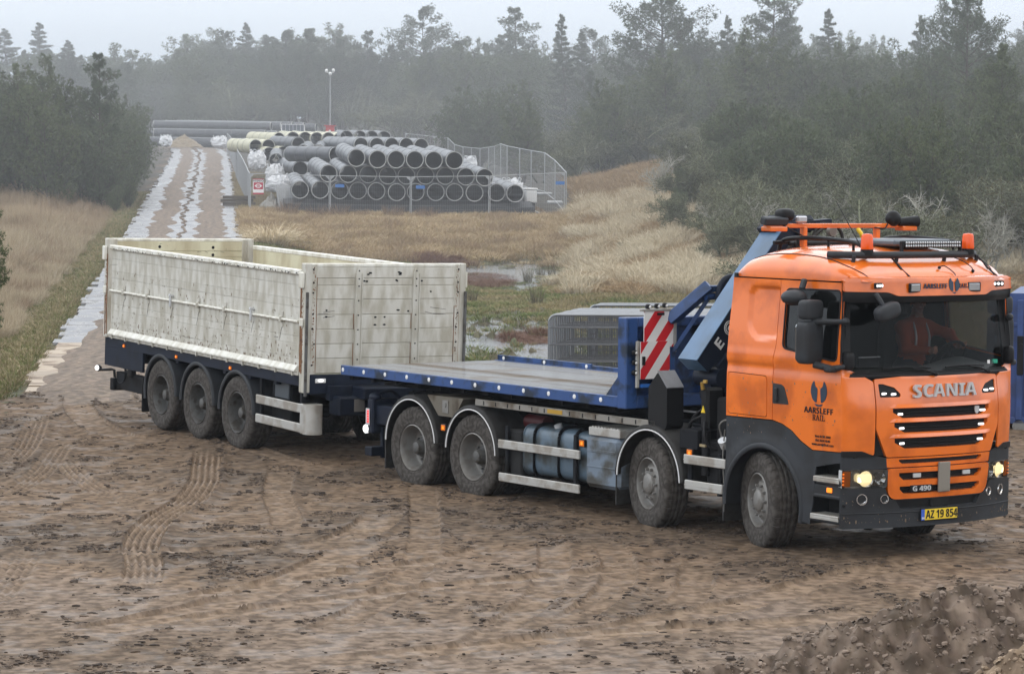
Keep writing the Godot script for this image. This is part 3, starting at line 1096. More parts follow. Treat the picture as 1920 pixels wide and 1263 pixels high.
func fender(parent: Node3D, cx: float, cy: float, r: float, a0: float, a1: float, z0: float, z1: float, m: Material, trim := true, called := "mudguard"):
	var f := mb()
	var zo := z1 if z1 > 0 else z1
	f.lathe(Vector3(cx, cy, 0), OUT, PackedVector2Array([Vector2(r - 0.07, z1 - 0.012), Vector2(r - 0.055, z1), Vector2(r - 0.02, z1), Vector2(r, z1 - 0.03), Vector2(r + 0.004, (z0 + z1) / 2), Vector2(r, z0), Vector2(r - 0.02, z0), Vector2(r - 0.016, (z0 + z1) / 2), Vector2(r - 0.03, z1 - 0.05), Vector2(r - 0.07, z1 - 0.012)]), 28, -a1, -a0)
	var o := obj(called, f, m, parent)
	if trim:
		var t := mb()
		t.lathe(Vector3(cx, cy, 0), OUT, PackedVector2Array([Vector2(r - 0.066, z1 - 0.004), Vector2(r - 0.066, z1 + 0.006), Vector2(r - 0.052, z1 + 0.006), Vector2(r - 0.052, z1 - 0.002)]), 28, -a1, -a0)
		obj("white_trim", t, M.white, o)

# ---- the cab's outer surface
func cab_w(v: float) -> float:
	return 1.24 - 0.055 * sst(2.05, 2.95, v) - 0.012 * sst(1.6, 1.1, v)

func cab_xf(v: float) -> float:
	if v < 1.0: return lerp(1.535, 1.585, sst(0.36, 1.0, v))
	if v < 1.95: return 1.585 + 0.018 * sin((v - 1.0) / 0.95 * PI) - 0.03 * sst(1.6, 1.95, v)
	return 1.555 - 0.035 * sst(1.95, 2.0, v) - 0.115 * (v - 1.95)

func per(u: float, v: float) -> Vector3:
	var s: float = sign(u)
	var a: float = abs(u)
	var w := cab_w(v)
	var zc := 0.90
	var xf := cab_xf(v)
	if a <= zc: return Vector3(xf - 0.10 * a * a - 0.03 * pow(a / zc, 4.0), v, u)
	var xe := xf - 0.10 * zc * zc - 0.03
	var xs := 1.33 - 0.04 * sst(2.1, 2.9, v)
	if a < 1.35:
		var t := (a - zc) / 0.45
		var A := Vector3(xe, v, zc)
		var B := Vector3(xe - 0.10, v, w - 0.02)
		var C := Vector3(xs, v, w)
		var p := A.lerp(B, t).lerp(B.lerp(C, t), t)
		return Vector3(p.x, v, p.z * s)
	return Vector3(xs - (a - 1.35), v, w * s)

func side_pt(x: float, v: float, s: float) -> Vector3:
	var p := Vector3(x, v, cab_w(v))
	# pressed panel behind the door
	var rc := 0.11 if v > 2.575 else 0.24
	var q := Vector2(abs(x - 0.42) - 0.64, abs(v - 2.565 - 0.10 * (x - 0.0) * (1.0 if v < 2.5 else 0.0)) - 0.295) + Vector2(rc, rc)
	var sd: float = Vector2(max(q.x, 0.0), max(q.y, 0.0)).length() + min(max(q.x, q.y), 0.0) - rc
	if x < 0.262: p.z -= 0.032 * sst(0.012, -0.045, sd)
	# waist crease and lower swage
	p.z -= 0.010 * sst(2.03, 2.00, v) * sst(1.9, 2.0, v + 0.02)
	p.z += 0.006 * sst(2.0, 2.06, v) * sst(2.2, 2.1, v)
	if x > -0.6: p.x -= 0.0
	p.z *= s
	return p

func side_skin(m: MB, poly: PackedVector2Array, holes: Array, s: float, cell := 0.06, lift := 0.0):
	m.skin(poly, holes, Vector2(cell, cell), func(x: float, v: float) -> Vector3: return side_pt(x, v, s) + Vector3(0, 0, lift * s), 0.018, -s * -1.0 if false else (1.0 if s > 0 else -1.0))

func front_skin(m: MB, poly: PackedVector2Array, holes: Array, cell := 0.06, lift := 0.0, th := 0.02):
	m.skin(poly, holes, Vector2(cell, cell), func(u: float, v: float) -> Vector3:
		var p := per(u, v)
		var o := Vector3(p.x - 0.3, 0, p.z * 0.9).normalized() if abs(u) > 0.9 else Vector3.RIGHT
		return p + o * lift, th, -1.0)

func mirror_poly(p: PackedVector2Array) -> PackedVector2Array:
	var q := PackedVector2Array()
	for i in range(p.size() - 1, -1, -1): q.push_back(Vector2(-p[i].x, p[i].y))
	return q

func slot(z1: float, z0: float, vt: float, vb: float) -> PackedVector2Array:
	return pv([-z0, vb, z0, vb, z1, lerp(vb, vt, 0.6), z1, vt, -z1, vt, -z1, lerp(vb, vt, 0.6)])

func roof_h(x: float) -> float:
	var t := pv([-0.53, 0, -0.50, 0.10, -0.44, 0.18, -0.34, 0.255, -0.16, 0.315, 0.1, 0.35, 0.45, 0.352, 0.75, 0.33, 1.0, 0.275, 1.2, 0.19, 1.34, 0.09, 1.43, 0.0])
	for i in t.size() - 1:
		if x <= t[i + 1].x:
			return t[i].cubic_interpolate(t[i + 1], t[max(i - 1, 0)], t[min(i + 2, t.size() - 1)], (x - t[i].x) / (t[i + 1].x - t[i].x)).y
	return 0.0

func roof_pt(x: float, q: float) -> Vector3:
	# q from -1 (left) to 1 (right)
	var h: float = max(roof_h(x), 0.0)
	var w: float = cab_w(2.94) - 0.16 * pow(sst(0.95, 1.43, x), 2.0) * 1.0 - 0.05 * sst(-0.3, -0.53, x)
	var a := q * PI * 0.5
	var e := 2.0 / 3.4
	return Vector3(x, 2.945 + h * pow(abs(cos(a)), e), w * sign(q) * pow(abs(sin(a)), e))

func build_lorry():
	vehicle_materials()
	lorry_T = body_T(Vector3(3.6708, 0, -30.8909), 0.6172, 0.0105, 0.0058)
	var t := thing("lorry", "muddy orange cab lorry with crane behind the cab, headlights on", "lorry", lorry_T)
	lorry_cab(t)
	lorry_front(t)
	lorry_roof_gear(t)
	lorry_mirrors(t)
	lorry_chassis(t)
	lorry_crane(t)

func lorry_cab(t: Node3D):
	var win := rpoly(pv([0.385, 2.205, 1.255, 2.105, 1.245, 2.85, 0.385, 2.84]), 0.06, 4)
	var hatch := rpoly(pv([-0.505, 1.45, 0.145, 1.45, 0.135, 1.885, -0.505, 1.895]), 0.04)
	var hatch_gap := rpoly(pv([-0.512, 1.443, 0.152, 1.443, 0.142, 1.892, -0.512, 1.902]), 0.04)
	var rear := pv([-0.54, 1.415, 0.232, 1.425, 0.236, 2.07, 0.274, 2.24, 0.282, 2.93, -0.50, 2.93, -0.525, 2.4])
	var door := pv([0.241, 1.425, 0.40, 1.395, 0.55, 1.335, 0.70, 1.235, 0.88, 1.155, 1.322, 1.165, 1.322, 2.10, 1.290, 2.30, 1.284, 2.93, 0.290, 2.93, 0.282, 2.24, 0.245, 2.07])
	var shell := mb()
	for s: float in [1.0, -1.0]:
		side_skin(shell, rear, [hatch_gap], s, 0.03 if s > 0 else 0.1)
		var hm := mb()
		side_skin(hm, hatch, [], s, 0.1, 0.002)
		obj("locker_hatch", hm, M.orange, t)
		var dm := mb()
		side_skin(dm, door, [win], s, 0.05)
		var d := obj("door", dm, M.orange, t)
		if s > 0: d.set_meta("label", "passenger door with dark blue emblem and lettering")
		var gm := mb()
		gm.skin(win, [], Vector2(0.2, 0.2), func(x: float, v: float) -> Vector3: return side_pt(x, v, s) - Vector3(0, 0, 0.022 * s), 0.0, s)
		obj("side_window", gm, M.dark_glass, d)
		var sl := mb()
		var q := rpoly(pv([0.385, 2.205, 1.255, 2.105, 1.245, 2.85, 0.385, 2.84]), 0.06, 4)
		for i in q.size():
			var a := side_pt(q[i].x, q[i].y, s)
			var b := side_pt(q[(i + 1) % q.size()].x, q[(i + 1) % q.size()].y, s)
			sl.cyl(a, b, 0.010, 0.010, 5, false)
		obj("window_seal", sl, M.black, d)
		# handle: a dark scoop with a grip
		var hd := mb()
		hd.prism(rpoly(pv([0.242, 1.60, 0.505, 1.605, 0.43, 1.79, 0.38, 1.815, 0.242, 1.82]), 0.02), Vector3(0, 0, s * 1.238), Vector3.RIGHT, Vector3.UP, 0.012)
		hd.box(Vector3(0.31, 1.70, s * 1.255), Vector3(0.05, 0.15, 0.03), 0.01)
		obj("handle", hd, M.plastic, d)
		if s > 0:
			# emblem: two leaves and a bowl, with the two lines of lettering
			var em := mb()
			var wing := rpoly(pv([0.02, 0.05, 0.035, -0.115, 0.10, -0.075, 0.13, 0.0, 0.12, 0.07, 0.075, 0.135, 0.06, 0.06]), 0.03)
			for k: float in [1.0, -1.0]:
				em.prism(wing if k > 0 else mirror_poly(wing), Vector3(0.985, 1.765, 1.243), Vector3.RIGHT, Vector3.UP, 0.004)
			em.prism(rpoly(pv([-0.07, -0.115, 0, -0.128, 0.07, -0.115, 0.035, -0.145, -0.035, -0.145]), 0.01), Vector3(0.985, 1.765, 1.243), Vector3.RIGHT, Vector3.UP, 0.004)
			obj("door_emblem", em, M.ink, d)
			text_on("AARSLEFF", 0.062, Vector3(0.985, 1.575, 1.243), Vector3.RIGHT, Vector3.UP, M.black, "door_lettering", d, "Droid Sans", true, 1.15, 0.004)
			text_on("RAIL", 0.062, Vector3(0.985, 1.50, 1.243), Vector3.RIGHT, Vector3.UP, M.black, "door_lettering", d, "Droid Serif", false, 1.0, 0.004)
			var y := 1.305
			for l: String in ["Vest 8734 3000", "Øst 3634 4640", "www.aarsleffrail.com"]:
				text_on(l, 0.026, Vector3(1.05, y, 1.237), Vector3.RIGHT, Vector3.UP, M.liner, "door_lettering", d, "Droid Sans", false, 1.0, 0.004)
				y -= 0.042
	# black liner a little inside the skin shows in the gaps
	var ln := mb()
	for s: float in [1.0, -1.0]:
		var lp := pv([-0.50, 1.20, 1.30, 1.20, 1.30, 2.93, -0.47, 2.93])
		ln.skin(lp, [rpoly(pv([0.37, 2.19, 1.27, 2.09, 1.26, 2.865, 0.37, 2.855]), 0.06, 3)], Vector2(0.3, 0.3), func(x: float, v: float) -> Vector3: return Vector3(x, v, (cab_w(v) - 0.055) * s), 0.0, s)
	# back wall, floor
	ln.bb(-0.52, -0.47, 1.05, 2.98, -1.17, 1.17)
	ln.bb(-0.5, 1.42, 1.10, 1.16, -1.12, 1.12)
	obj("cab_lining", ln, M.liner, t)
	# roof: a lofted shell with a seam
	var rf := mb()
	var nxs := 40
	var nq := 48
	for i in nxs:
		for k in nq:
			var P := []
			var Nn := []
			for e: Array in [[i, k], [i + 1, k], [i + 1, k + 1], [i, k + 1]]:
				var x: float = -0.53 + 1.96 * (0.5 - 0.5 * cos(PI * e[0] / nxs))
				var q: float = -1.0 + 2.0 * e[1] / nq
				P.push_back(roof_pt(x, q))
				var h := 0.01
				var q0: float = clamp(q, -0.985, 0.985)
				var x0: float = clamp(x, -0.515, 1.41)
				var n: Vector3 = (roof_pt(x0, q0 + h) - roof_pt(x0, q0 - h)).cross(roof_pt(x0 + h, q0) - roof_pt(x0 - h, q0)).normalized()
				Nn.push_back(n if n.y > 0 else -n)
			rf.squad(P[0], P[1], P[2], P[3], Nn[0], Nn[1], Nn[2], Nn[3])
	obj("roof", rf, M.orange, t)
	for q: float in [0.60, -0.60]:
		var sm := mb()
		var pts := PackedVector3Array()
		for i in 26: pts.push_back(roof_pt(-0.45 + 1.84 * i / 25.0, q) + Vector3(0, 0.001, 0))
		sm.tube(pts, 0.007, 5)
		obj("roof_seam", sm, M.black, t)
	# the strip of the side above the door, and corner panels
	var cn := mb()
	var corner := rpoly(pv([0.90, 1.13, 1.358, 1.165, 1.358, 2.085, 1.20, 2.055, 1.02, 1.985, 0.90, 1.90]), 0.02)
	front_skin(cn, corner, [], 0.03)
	obj("corner_panel", cn, M.orange, t)
	cn = mb()
	front_skin(cn, mirror_poly(corner), [], 0.03)
	obj("corner_panel", cn, M.orange, t)
	for s: float in [1.0, -1.0]:
		var bl := mb()
		# dark pillars beside the windscreen
		var pl := pv([1.085, 1.99, 1.345, 2.085, 1.345, 2.93, 1.085, 2.93])
		front_skin(bl, pl if s > 0 else mirror_poly(pl), [], 0.05, -0.004)
		obj("windscreen_pillar", bl, M.black, t)
	shell.skin(pv([-1.34, 2.79, 1.34, 2.79, 1.34, 2.96, -1.34, 2.96]), [], Vector2(0.05, 0.09), func(u: float, v: float) -> Vector3: return per(u, v) - Vector3(0.012, 0, 0), 0.02, -1.0)
	obj("cab_shell", shell, M.orange, t)
	# windscreen
	var gl := mb()
	gl.skin(pv([-1.09, 1.985, 1.09, 1.985, 1.09, 2.82, -1.09, 2.82]), [], Vector2(0.06, 0.1), func(u: float, v: float) -> Vector3: return per(u, v) - Vector3(0.006, 0, 0), 0.0, -1.0)
	var ws := obj("windscreen", gl, M.glass, t)
	var st := mb()
	st.prism(rrect(-0.02, -0.02, 0.02, 0.02, 0.004), per(-0.80, 2.06) + Vector3(0.003, 0, 0), Vector3(0, 0, -1), Vector3.UP, 0.002)
	obj("white_sticker", st, M.white, ws)
	st = mb()
	st.prism(rrect(-0.035, -0.022, 0.035, 0.022, 0.004), per(-0.92, 2.06) + Vector3(0.003, 0, 0), Vector3(0.3, 0, -0.95), Vector3.UP, 0.002)
	obj("green_sticker", st, mat(lin(0.02, 0.35, 0.22), 0.5), ws)
	var fr := mb()
	for i in 43:
		var u0 := -1.085 + 2.17 * i / 43.0
		fr.cyl(per(u0, 1.985), per(u0 + 2.17 / 43.0, 1.985), 0.012, 0.012, 5, false)
		fr.cyl(per(u0, 2.80), per(u0 + 2.17 / 43.0, 2.80), 0.016, 0.016, 5, false)
	obj("windscreen_seal", fr, M.black, ws)
	# interior
	var ds := mb()
	ds.skin(pv([-1.12, 0.0, 1.12, 0.0, 1.12, 1.0, -1.12, 1.0]), [], Vector2(0.08, 0.1), func(z: float, k: float) -> Vector3:
		var hump := 0.10 * exp(-pow((z + 0.62) / 0.36, 2.0))
		return Vector3(1.40 - 0.09 * z * z - k * 0.62, 1.98 + hump * sin(PI * clamp(k * 1.3, 0, 1)) + 0.03 * sin(PI * k) - 0.5 * pow(k, 6.0), z), 0.0, 1.0)
	obj("dashboard", ds, mat(lin(0.055, 0.065, 0.065), 0.7), t)
	var rd := mb()
	rd.box(Vector3(1.05, 2.07, 0.62), Vector3(0.05, 0.10, 0.30), 0.01)
	obj("navigation_screen", rd, M.black, t)
	rd = mb()
	rd.box(Vector3(1.08, 2.128, 0.62), Vector3(0.02, 0.012, 0.30), 0.002)
	obj("screen_edge", rd, M.silver, t)
	for s: float in [1.0, -1.0]:
		var se := mb()
		se.lump(Vector3(0.42, 1.75, 0.62 * s), Vector3(0.27, 0.10, 0.25), 0.5, 20)
		se.lump(Vector3(0.16, 2.10, 0.62 * s), Vector3(0.09, 0.42, 0.24), 0.5, 20)
		se.lump(Vector3(0.15, 2.58, 0.62 * s), Vector3(0.06, 0.11, 0.14), 0.6, 16)
		obj("seat", se, mat(lin(0.02, 0.02, 0.022), 0.9), t)
	var stw := mb()
	var sb := Basis(Vector3.BACK, 0.95)
	var sc := Vector3(0.98, 2.08, -0.62)
	var ring := PackedVector3Array()
	for i in 33: ring.push_back(sc + sb * Vector3(cos(TAU * i / 32.0) * 0.225, 0, sin(TAU * i / 32.0) * 0.225))
	stw.tube(ring, 0.017, 8, -1.0, false)
	for a: float in [0.3, PI - 0.3, -PI / 2]:
		stw.beam(sc, sc + sb * Vector3(sin(a) * 0.0 + cos(a) * 0.21, 0, sin(a) * 0.21), 0.04, 0.02)
	stw.ball(sc, Vector3(0.08, 0.04, 0.08), 12, sb)
	stw.cyl(sc, sc + Vector3(0.18, -0.3, 0), 0.04, 0.05, 8)
	obj("steering_wheel", stw, M.black, t)
	# dark plastic round the front wheel, with the steps
	var gp := mb()
	var arch := PackedVector2Array()
	for i in 25:
		var a := PI * i / 24.0
		arch.push_back(Vector2(0.10 + 0.645 * cos(a), 0.50 + 0.64 * sin(a)))
	arch.push_back(Vector2(-0.545, 0.2)); arch.push_back(Vector2(0.745, 0.2))
	for s: float in [1.0, -1.0]:
		var body := pv([-0.545, 0.62, 0.86, 0.36, 0.90, 0.60, 0.94, 0.98, 1.20, 1.03, 1.325, 1.05, 1.325, 1.155, 0.875, 1.145, 0.69, 1.225, 0.54, 1.325, 0.39, 1.385, 0.235, 1.412, -0.545, 1.402])
		gp.skin(body, [arch], Vector2(0.07, 0.07), func(x: float, v: float) -> Vector3: return Vector3(x, v, s * (1.228 + 0.02 * sst(0.80, 0.66, Vector2(x - 0.1, v - 0.5).length()) + 0.0)), 0.02, s)
	obj("wheel_arch", gp, M.plastic, t)
	for s: float in [1.0, -1.0]:
		fender(t, 0.10, 0.50, 0.675, -0.22, PI + 0.10, 0.80 if s > 0 else -1.262, 1.262 if s > 0 else -0.80, M.plastic, false)
	for s: float in [1.0, -1.0]:
		var sp := mb()
		sp.bb(0.88, 1.33, 0.36, 1.03, 0.80 * s, 0.98 * s, 0.0)
		obj("step_well", sp, M.liner, t)
		for k: Array in [[0.80, 0.855, 0.96], [0.66, 0.70, 0.93], [0.40, 0.46, 0.88]]:
			sp = mb()
			sp.bb(k[2] - 0.02, 1.335, k[0], k[1], 0.96 * s, 1.24 * s, 0.02)
			obj("step_frame", sp, M.plastic, t)
		for k: Array in [[0.865, 0.92], [0.465, 0.88]]:
			sp = mb()
			sp.bb(k[1], 1.32, k[0], k[0] + 0.02, 1.02 * s, 1.25 * s, 0.005)
			sp.bb(k[1], 1.32, k[0] - 0.035, k[0], 1.235 * s, 1.25 * s, 0.004)
			for i in 12: sp.bb(k[1] + 0.02 + i * 0.032, k[1] + 0.03 + i * 0.032, k[0] + 0.02, k[0] + 0.026, 1.04 * s, 1.24 * s, 0.0)
			obj("step_tread", sp, M.alu, t)
		sp = mb()
		sp.bb(0.90, 1.33, 0.69, 0.80, 1.16 * s, 1.225 * s, 0.01)
		obj("step_panel", sp, M.plastic, t)
		sp = mb()
		sp.bb(1.12, 1.20, 0.725, 0.775, 1.222 * s, 1.236 * s, 0.004)
		obj("side_marker_lamp", sp, M.amber_lit, t)

func lorry_front(t: Node3D):
	# specks of dried mud thrown up over the lower cab
	var mk := mb()
	var r2 := RandomNumberGenerator.new()
	r2.seed = 41
	for i in 620:
		var v := 0.42 + 1.5 * pow(r2.randf(), 2.6)
		var s := 0.0025 + 0.008 * pow(r2.randf(), 3.0)
		var front := r2.randf() < 0.35
		var p: Vector3
		var n: Vector3
		if front:
			var u := r2.randf_range(-1.3, 1.3)
			if v > 0.53 and (abs(u) < 0.72 or v > 0.76): continue
			p = per(u, v) + Vector3(0.014 if v < 0.78 else 0.002, 0, 0)
			n = Vector3(1, 0, u * 0.25).normalized()
		else:
			var x := r2.randf_range(-0.53, 1.3)
			if v < 1.17: continue
			p = side_pt(x, v, 1.0) + Vector3(0, 0, 0.0015)
			n = Vector3(0, 0, 1)
		var e := n.cross(Vector3.UP).normalized()
		var q := PackedVector2Array()
		for k in 5: q.push_back(Vector2(cos(TAU * k / 5.0) * s, sin(TAU * k / 5.0) * s * r2.randf_range(0.8, 2.6)))
		mk.prism(q, p, e, Vector3.UP, 0.002)
	obj("mud_specks", mk, mat(lin(0.16, 0.115, 0.08), 0.9), t)
	t.get_node("mud_specks").set_meta("kind", "stuff")
	# orange hatch with its slots
	var z := 0.888
	var hatchp := rpoly(pv([-0.76, 1.105, 0.76, 1.105, z, 1.40, z, 1.925, 0.5, 1.955, 0, 1.962, -0.5, 1.955, -z, 1.925, -z, 1.40]), 0.02)
	var pod := rpoly(pv([0.60, 1.735, 0.84, 1.735, 0.85, 1.875, 0.80, 1.875, 0.66, 1.835, 0.59, 1.765]), 0.015)
	var sl := [slot(0.70, 0.58, 1.615, 1.515), slot(0.68, 0.55, 1.465, 1.36), slot(0.67, 0.54, 1.30, 1.19), pod, mirror_poly(pod)]
	var m := mb()
	front_skin(m, hatchp, sl, 0.05, 0.0, 0.05)
	var h := obj("front_hatch", m, M.orange, t)
	# proud lips over each slot
	m = mb()
	for v: float in [1.645, 1.495, 1.33]:
		m = mb()
		for i in 30:
			var u0 := -0.74 + 1.48 * i / 30.0
			var u1 := -0.74 + 1.48 * (i + 1) / 30.0
			var e0: float = 0.018 * sst(0.75, 0.60, abs(u0))
			var e1: float = 0.018 * sst(0.75, 0.60, abs(u1))
			var a := per(u0, v + 0.015)
			var b := per(u1, v + 0.015)
			var c := per(u1, v - 0.022) + Vector3(e1 + 0.001, 0, 0)
			var d := per(u0, v - 0.022) + Vector3(e0 + 0.001, 0, 0)
			m.quad(a, b, c, d, Vector3(1, 0.4, 0))
			m.quad(d, c, per(u1, v - 0.028), per(u0, v - 0.028), Vector3(0.3, -1, 0))
		obj("grille_lip", m, M.orange, h)
	m = mb()
	m.skin(pv([-0.86, 1.12, 0.86, 1.12, 0.86, 1.93, -0.86, 1.93]), [], Vector2(0.1, 0.2), func(u: float, v: float) -> Vector3: return per(u, v) - Vector3(0.045, 0, 0), 0.0, -1.0)
	m.skin(pv([-0.72, 0.64, 0.72, 0.64, 0.74, 1.12, -0.74, 1.12]), [], Vector2(0.1, 0.2), func(u: float, v: float) -> Vector3: return per(u, v) - Vector3(0.04, 0, 0), 0.0, -1.0)
	obj("grille_mesh", m, M.liner, t)
	m = mb()
	for v0: float in [1.535, 1.565, 1.595, 1.38, 1.41, 1.44, 1.215, 1.245, 1.275, 0.89, 0.92, 0.74, 0.77]:
		for i in 20:
			var u0 := -0.64 + 1.28 * i / 20.0
			m.cyl(per(u0, v0) - Vector3(0.03, 0, 0), per(u0 + 0.064, v0) - Vector3(0.03, 0, 0), 0.007, 0.007, 4, false)
	obj("grille_bar", m, M.black, t)
	# small white lamps at the ends of the slots and in the pods
	for s: float in [1.0, -1.0]:
		for k: Array in [[0.60, 1.555], [0.58, 1.405], [0.57, 1.245], [0.67, 1.765], [0.78, 1.772]]:
			m = mb()
			var p := per(k[0] * s, k[1])
			m.box(p + Vector3(-0.012, 0, 0), Vector3(0.02, 0.024, 0.075), 0.006, Basis(Vector3.UP, 0.12 * s))
			obj("marker_lamp", m, M.led, t)
		m = mb()
		front_skin(m, pod if s > 0 else mirror_poly(pod), [], 0.06, -0.012, 0.0)
		obj("lamp_pod", m, M.black, t)
	var bs := Vector3(0, 0, -1)
	text_on("SCANIA", 0.132, per(0, 1.79) + Vector3(0.008, 0, 0), bs, Vector3.UP, M.silver, "front_lettering", h, "Droid Sans", true, 1.38, 0.03)
	m = mb()
	m.prism(rpoly(pv([-0.035, 0.04, 0.035, 0.04, 0.03, -0.02, 0, -0.05, -0.03, -0.02]), 0.015), per(-0.50, 1.565) - Vector3(0.012, 0, 0), bs, Vector3.UP, 0.012)
	obj("grille_badge", m, M.silver, h)
	# chin and lower grille
	m = mb()
	front_skin(m, pv([-0.76, 0.995, 0.76, 0.995, 0.77, 1.095, -0.77, 1.095]), [slot(0.60, 0.56, 1.075, 1.03)], 0.06, -0.006, 0.04)
	obj("front_chin", m, M.orange, t)
	m = mb()
	front_skin(m, rpoly(pv([-0.66, 0.655, 0.66, 0.655, 0.72, 0.72, 0.74, 0.985, -0.74, 0.985, -0.72, 0.72]), 0.05), [slot(0.60, 0.54, 0.935, 0.855), slot(0.58, 0.52, 0.79, 0.71)], 0.05, 0.006, 0.05)
	var lg := obj("lower_grille", m, M.orange, t)
	m = mb()
	m.box(per(0, 0.87) + Vector3(0.02, 0, 0), Vector3(0.03, 0.32, 0.17), 0.012)
	obj("centre_plate", m, dirty(lin(0.22, 0.20, 0.17), 0.5, 0.2), lg)
	for s: float in [1.0, -1.0]:
		m = mb()
		m.box(per(0.36 * s, 0.90) + Vector3(-0.005, 0, 0), Vector3(0.02, 0.045, 0.11), 0.004)
		obj("reflector", m, M.silver, lg)
	m = mb()
	m.box(per(0.30, 0.76) + Vector3(0.008, 0, 0), Vector3(0.014, 0.075, 0.30), 0.004, Basis(Vector3.UP, -0.06))
	obj("badge_plate", m, M.black, lg)
	text_on("G 490", 0.052, per(0.30, 0.76) + Vector3(0.018, 0, 0), Vector3(0.06, 0, -1).normalized(), Vector3.UP, M.silver, "model_lettering", lg, "Droid Sans", true, 1.35, 0.008)
	# bumper
	m = mb()
	var head := rpoly(pv([0.735, 0.785, 1.30, 0.785, 1.30, 0.975, 0.735, 0.975]), 0.02)
	var low := pv([-0.55, 0.55, 0.55, 0.55, 0.62, 0.645, -0.62, 0.645])
	front_skin(m, rpoly(pv([-1.36, 0.375, -1.2, 0.355, 1.2, 0.355, 1.36, 0.375, 1.36, 0.775, 0.76, 0.785, 0.735, 0.72, 0.68, 0.65, -0.68, 0.65, -0.735, 0.72, -0.76, 0.785, -1.36, 0.775]), 0.03), [low], 0.05, 0.012, 0.06)
	var b := obj("bumper", m, M.plastic, t)
	m = mb()
	m.skin(pv([-0.62, 0.53, 0.62, 0.53, 0.64, 0.66, -0.64, 0.66]), [], Vector2(0.1, 0.2), func(u: float, v: float) -> Vector3: return per(u, v) - Vector3(0.03, 0, 0), 0.0, -1.0)
	m.box(per(0.0, 0.60) - Vector3(0.02, 0, 0), Vector3(0.03, 0.10, 0.26), 0.01)
	obj("bumper_recess", m, M.black, b)
	m = mb()
	for i in 44:
		var u0 := -1.32 + 2.64 * i / 44.0
		m.cyl(per(u0, 0.515) + Vector3(0.012, 0, 0), per(u0 + 0.06, 0.515) + Vector3(0.012, 0, 0), 0.008, 0.008, 5, false)
	obj("bumper_rib", m, M.plastic, b)
	for s: float in [1.0, -1.0]:
		# dark cover above the headlamp
		m = mb()
		var cov := pv([0.745, 0.985, 1.36, 0.975, 1.36, 1.15, 0.90, 1.125, 0.76, 1.10])
		front_skin(m, cov if s > 0 else mirror_poly(cov), [], 0.05, 0.0)
		obj("headlamp_cover", m, M.plastic, t)
		m = mb()
		var fl := rpoly(pv([0.88, 1.115, 1.35, 1.115, 1.35, 1.175, 1.0, 1.175]), 0.02)
		front_skin(m, fl if s > 0 else mirror_poly(fl), [], 0.05, 0.015, 0.02)
		obj("air_deflector", m, M.black, t)
		# headlamp: back, amber cell, round reflectors, lit bulb, clear cover
		m = mb()
		front_skin(m, head if s > 0 else mirror_poly(head), [], 0.06, -0.05, 0.0)
		var hl := obj("headlight", m, mat(lin(0.55, 0.55, 0.54), 0.2, 0.85), t)
		m = mb()
		for i in head.size():
			var p0 := head[i]
			var p1 := head[(i + 1) % head.size()]
			m.quad(per(p0.x * s, p0.y), per(p1.x * s, p1.y), per(p1.x * s, p1.y) - Vector3(0.05, 0, 0), per(p0.x * s, p0.y) - Vector3(0.05, 0, 0), Vector3.RIGHT)
		obj("lamp_rim", m, M.silver, hl)
		m = mb()
		var am := pv([1.13, 0.80, 1.28, 0.80, 1.28, 0.96, 1.13, 0.96])
		front_skin(m, am if s > 0 else mirror_poly(am), [], 0.05, -0.015, 0.01)
		obj("indicator", m, M.amber, hl)
		m = mb()
		for i in 4:
			for q in 2: m.ball(per((1.255 - q * 0.022) * s, 0.825 + i * 0.036) + Vector3(-0.004, 0, 0.004 * s), Vector3(0.008, 0.008, 0.008), 6)
		obj("indicator_leds", m, M.amber_lit, hl)
		m = mb()
		for k: Array in [[0.955, 0.085], [0.815, 0.062]]:
			var c := per(k[0] * s, 0.88)
			var nx := Vector3(1, 0.0, 0.35 * s).normalized()
			m.lathe(c - nx * 0.06, Basis(nx.cross(Vector3.UP).normalized(), nx, nx.cross(nx.cross(Vector3.UP)).normalized() * -1.0), PackedVector2Array([Vector2(0.012, 0.0), Vector2(k[1] * 0.6, 0.012), Vector2(k[1], 0.05), Vector2(k[1] * 1.05, 0.05)]), 20)
		obj("reflector_bowl", m, mat(lin(0.75, 0.75, 0.74), 0.12, 0.95), hl)
		m = mb()
		m.lump(per(0.965 * s, 0.885) - Vector3(0.018, 0, 0), Vector3(0.016, 0.048, 0.088), 0.45, 16, Basis(Vector3.UP, -0.2 * s))
		obj("lit_lens", m, M.head_lit, hl)
		var li := SpotLight3D.new()
		li.name = "headlight_beam"
		li.light_color = Color(1.0, 0.92, 0.75)
		li.light_energy = 3.0
		li.spot_range = 60.0
		li.spot_angle = 28.0
		li.spot_attenuation = 2.0
		li.light_size = 0.05
		li.shadow_enabled = true
		hl.add_child(li)
		li.position = per(0.955 * s, 0.88) + Vector3(0.05, 0, 0)
		li.basis = Basis.looking_at(Vector3(1, -0.05, 0.02 * s))
		m = mb()
		m.skin(head if s > 0 else mirror_poly(head), [], Vector2(0.06, 0.06), func(u: float, v: float) -> Vector3: return per(u, v) + Vector3(0.006, 0, 0), 0.0, -1.0)
		obj("lamp_glass", m, M.glass, hl)
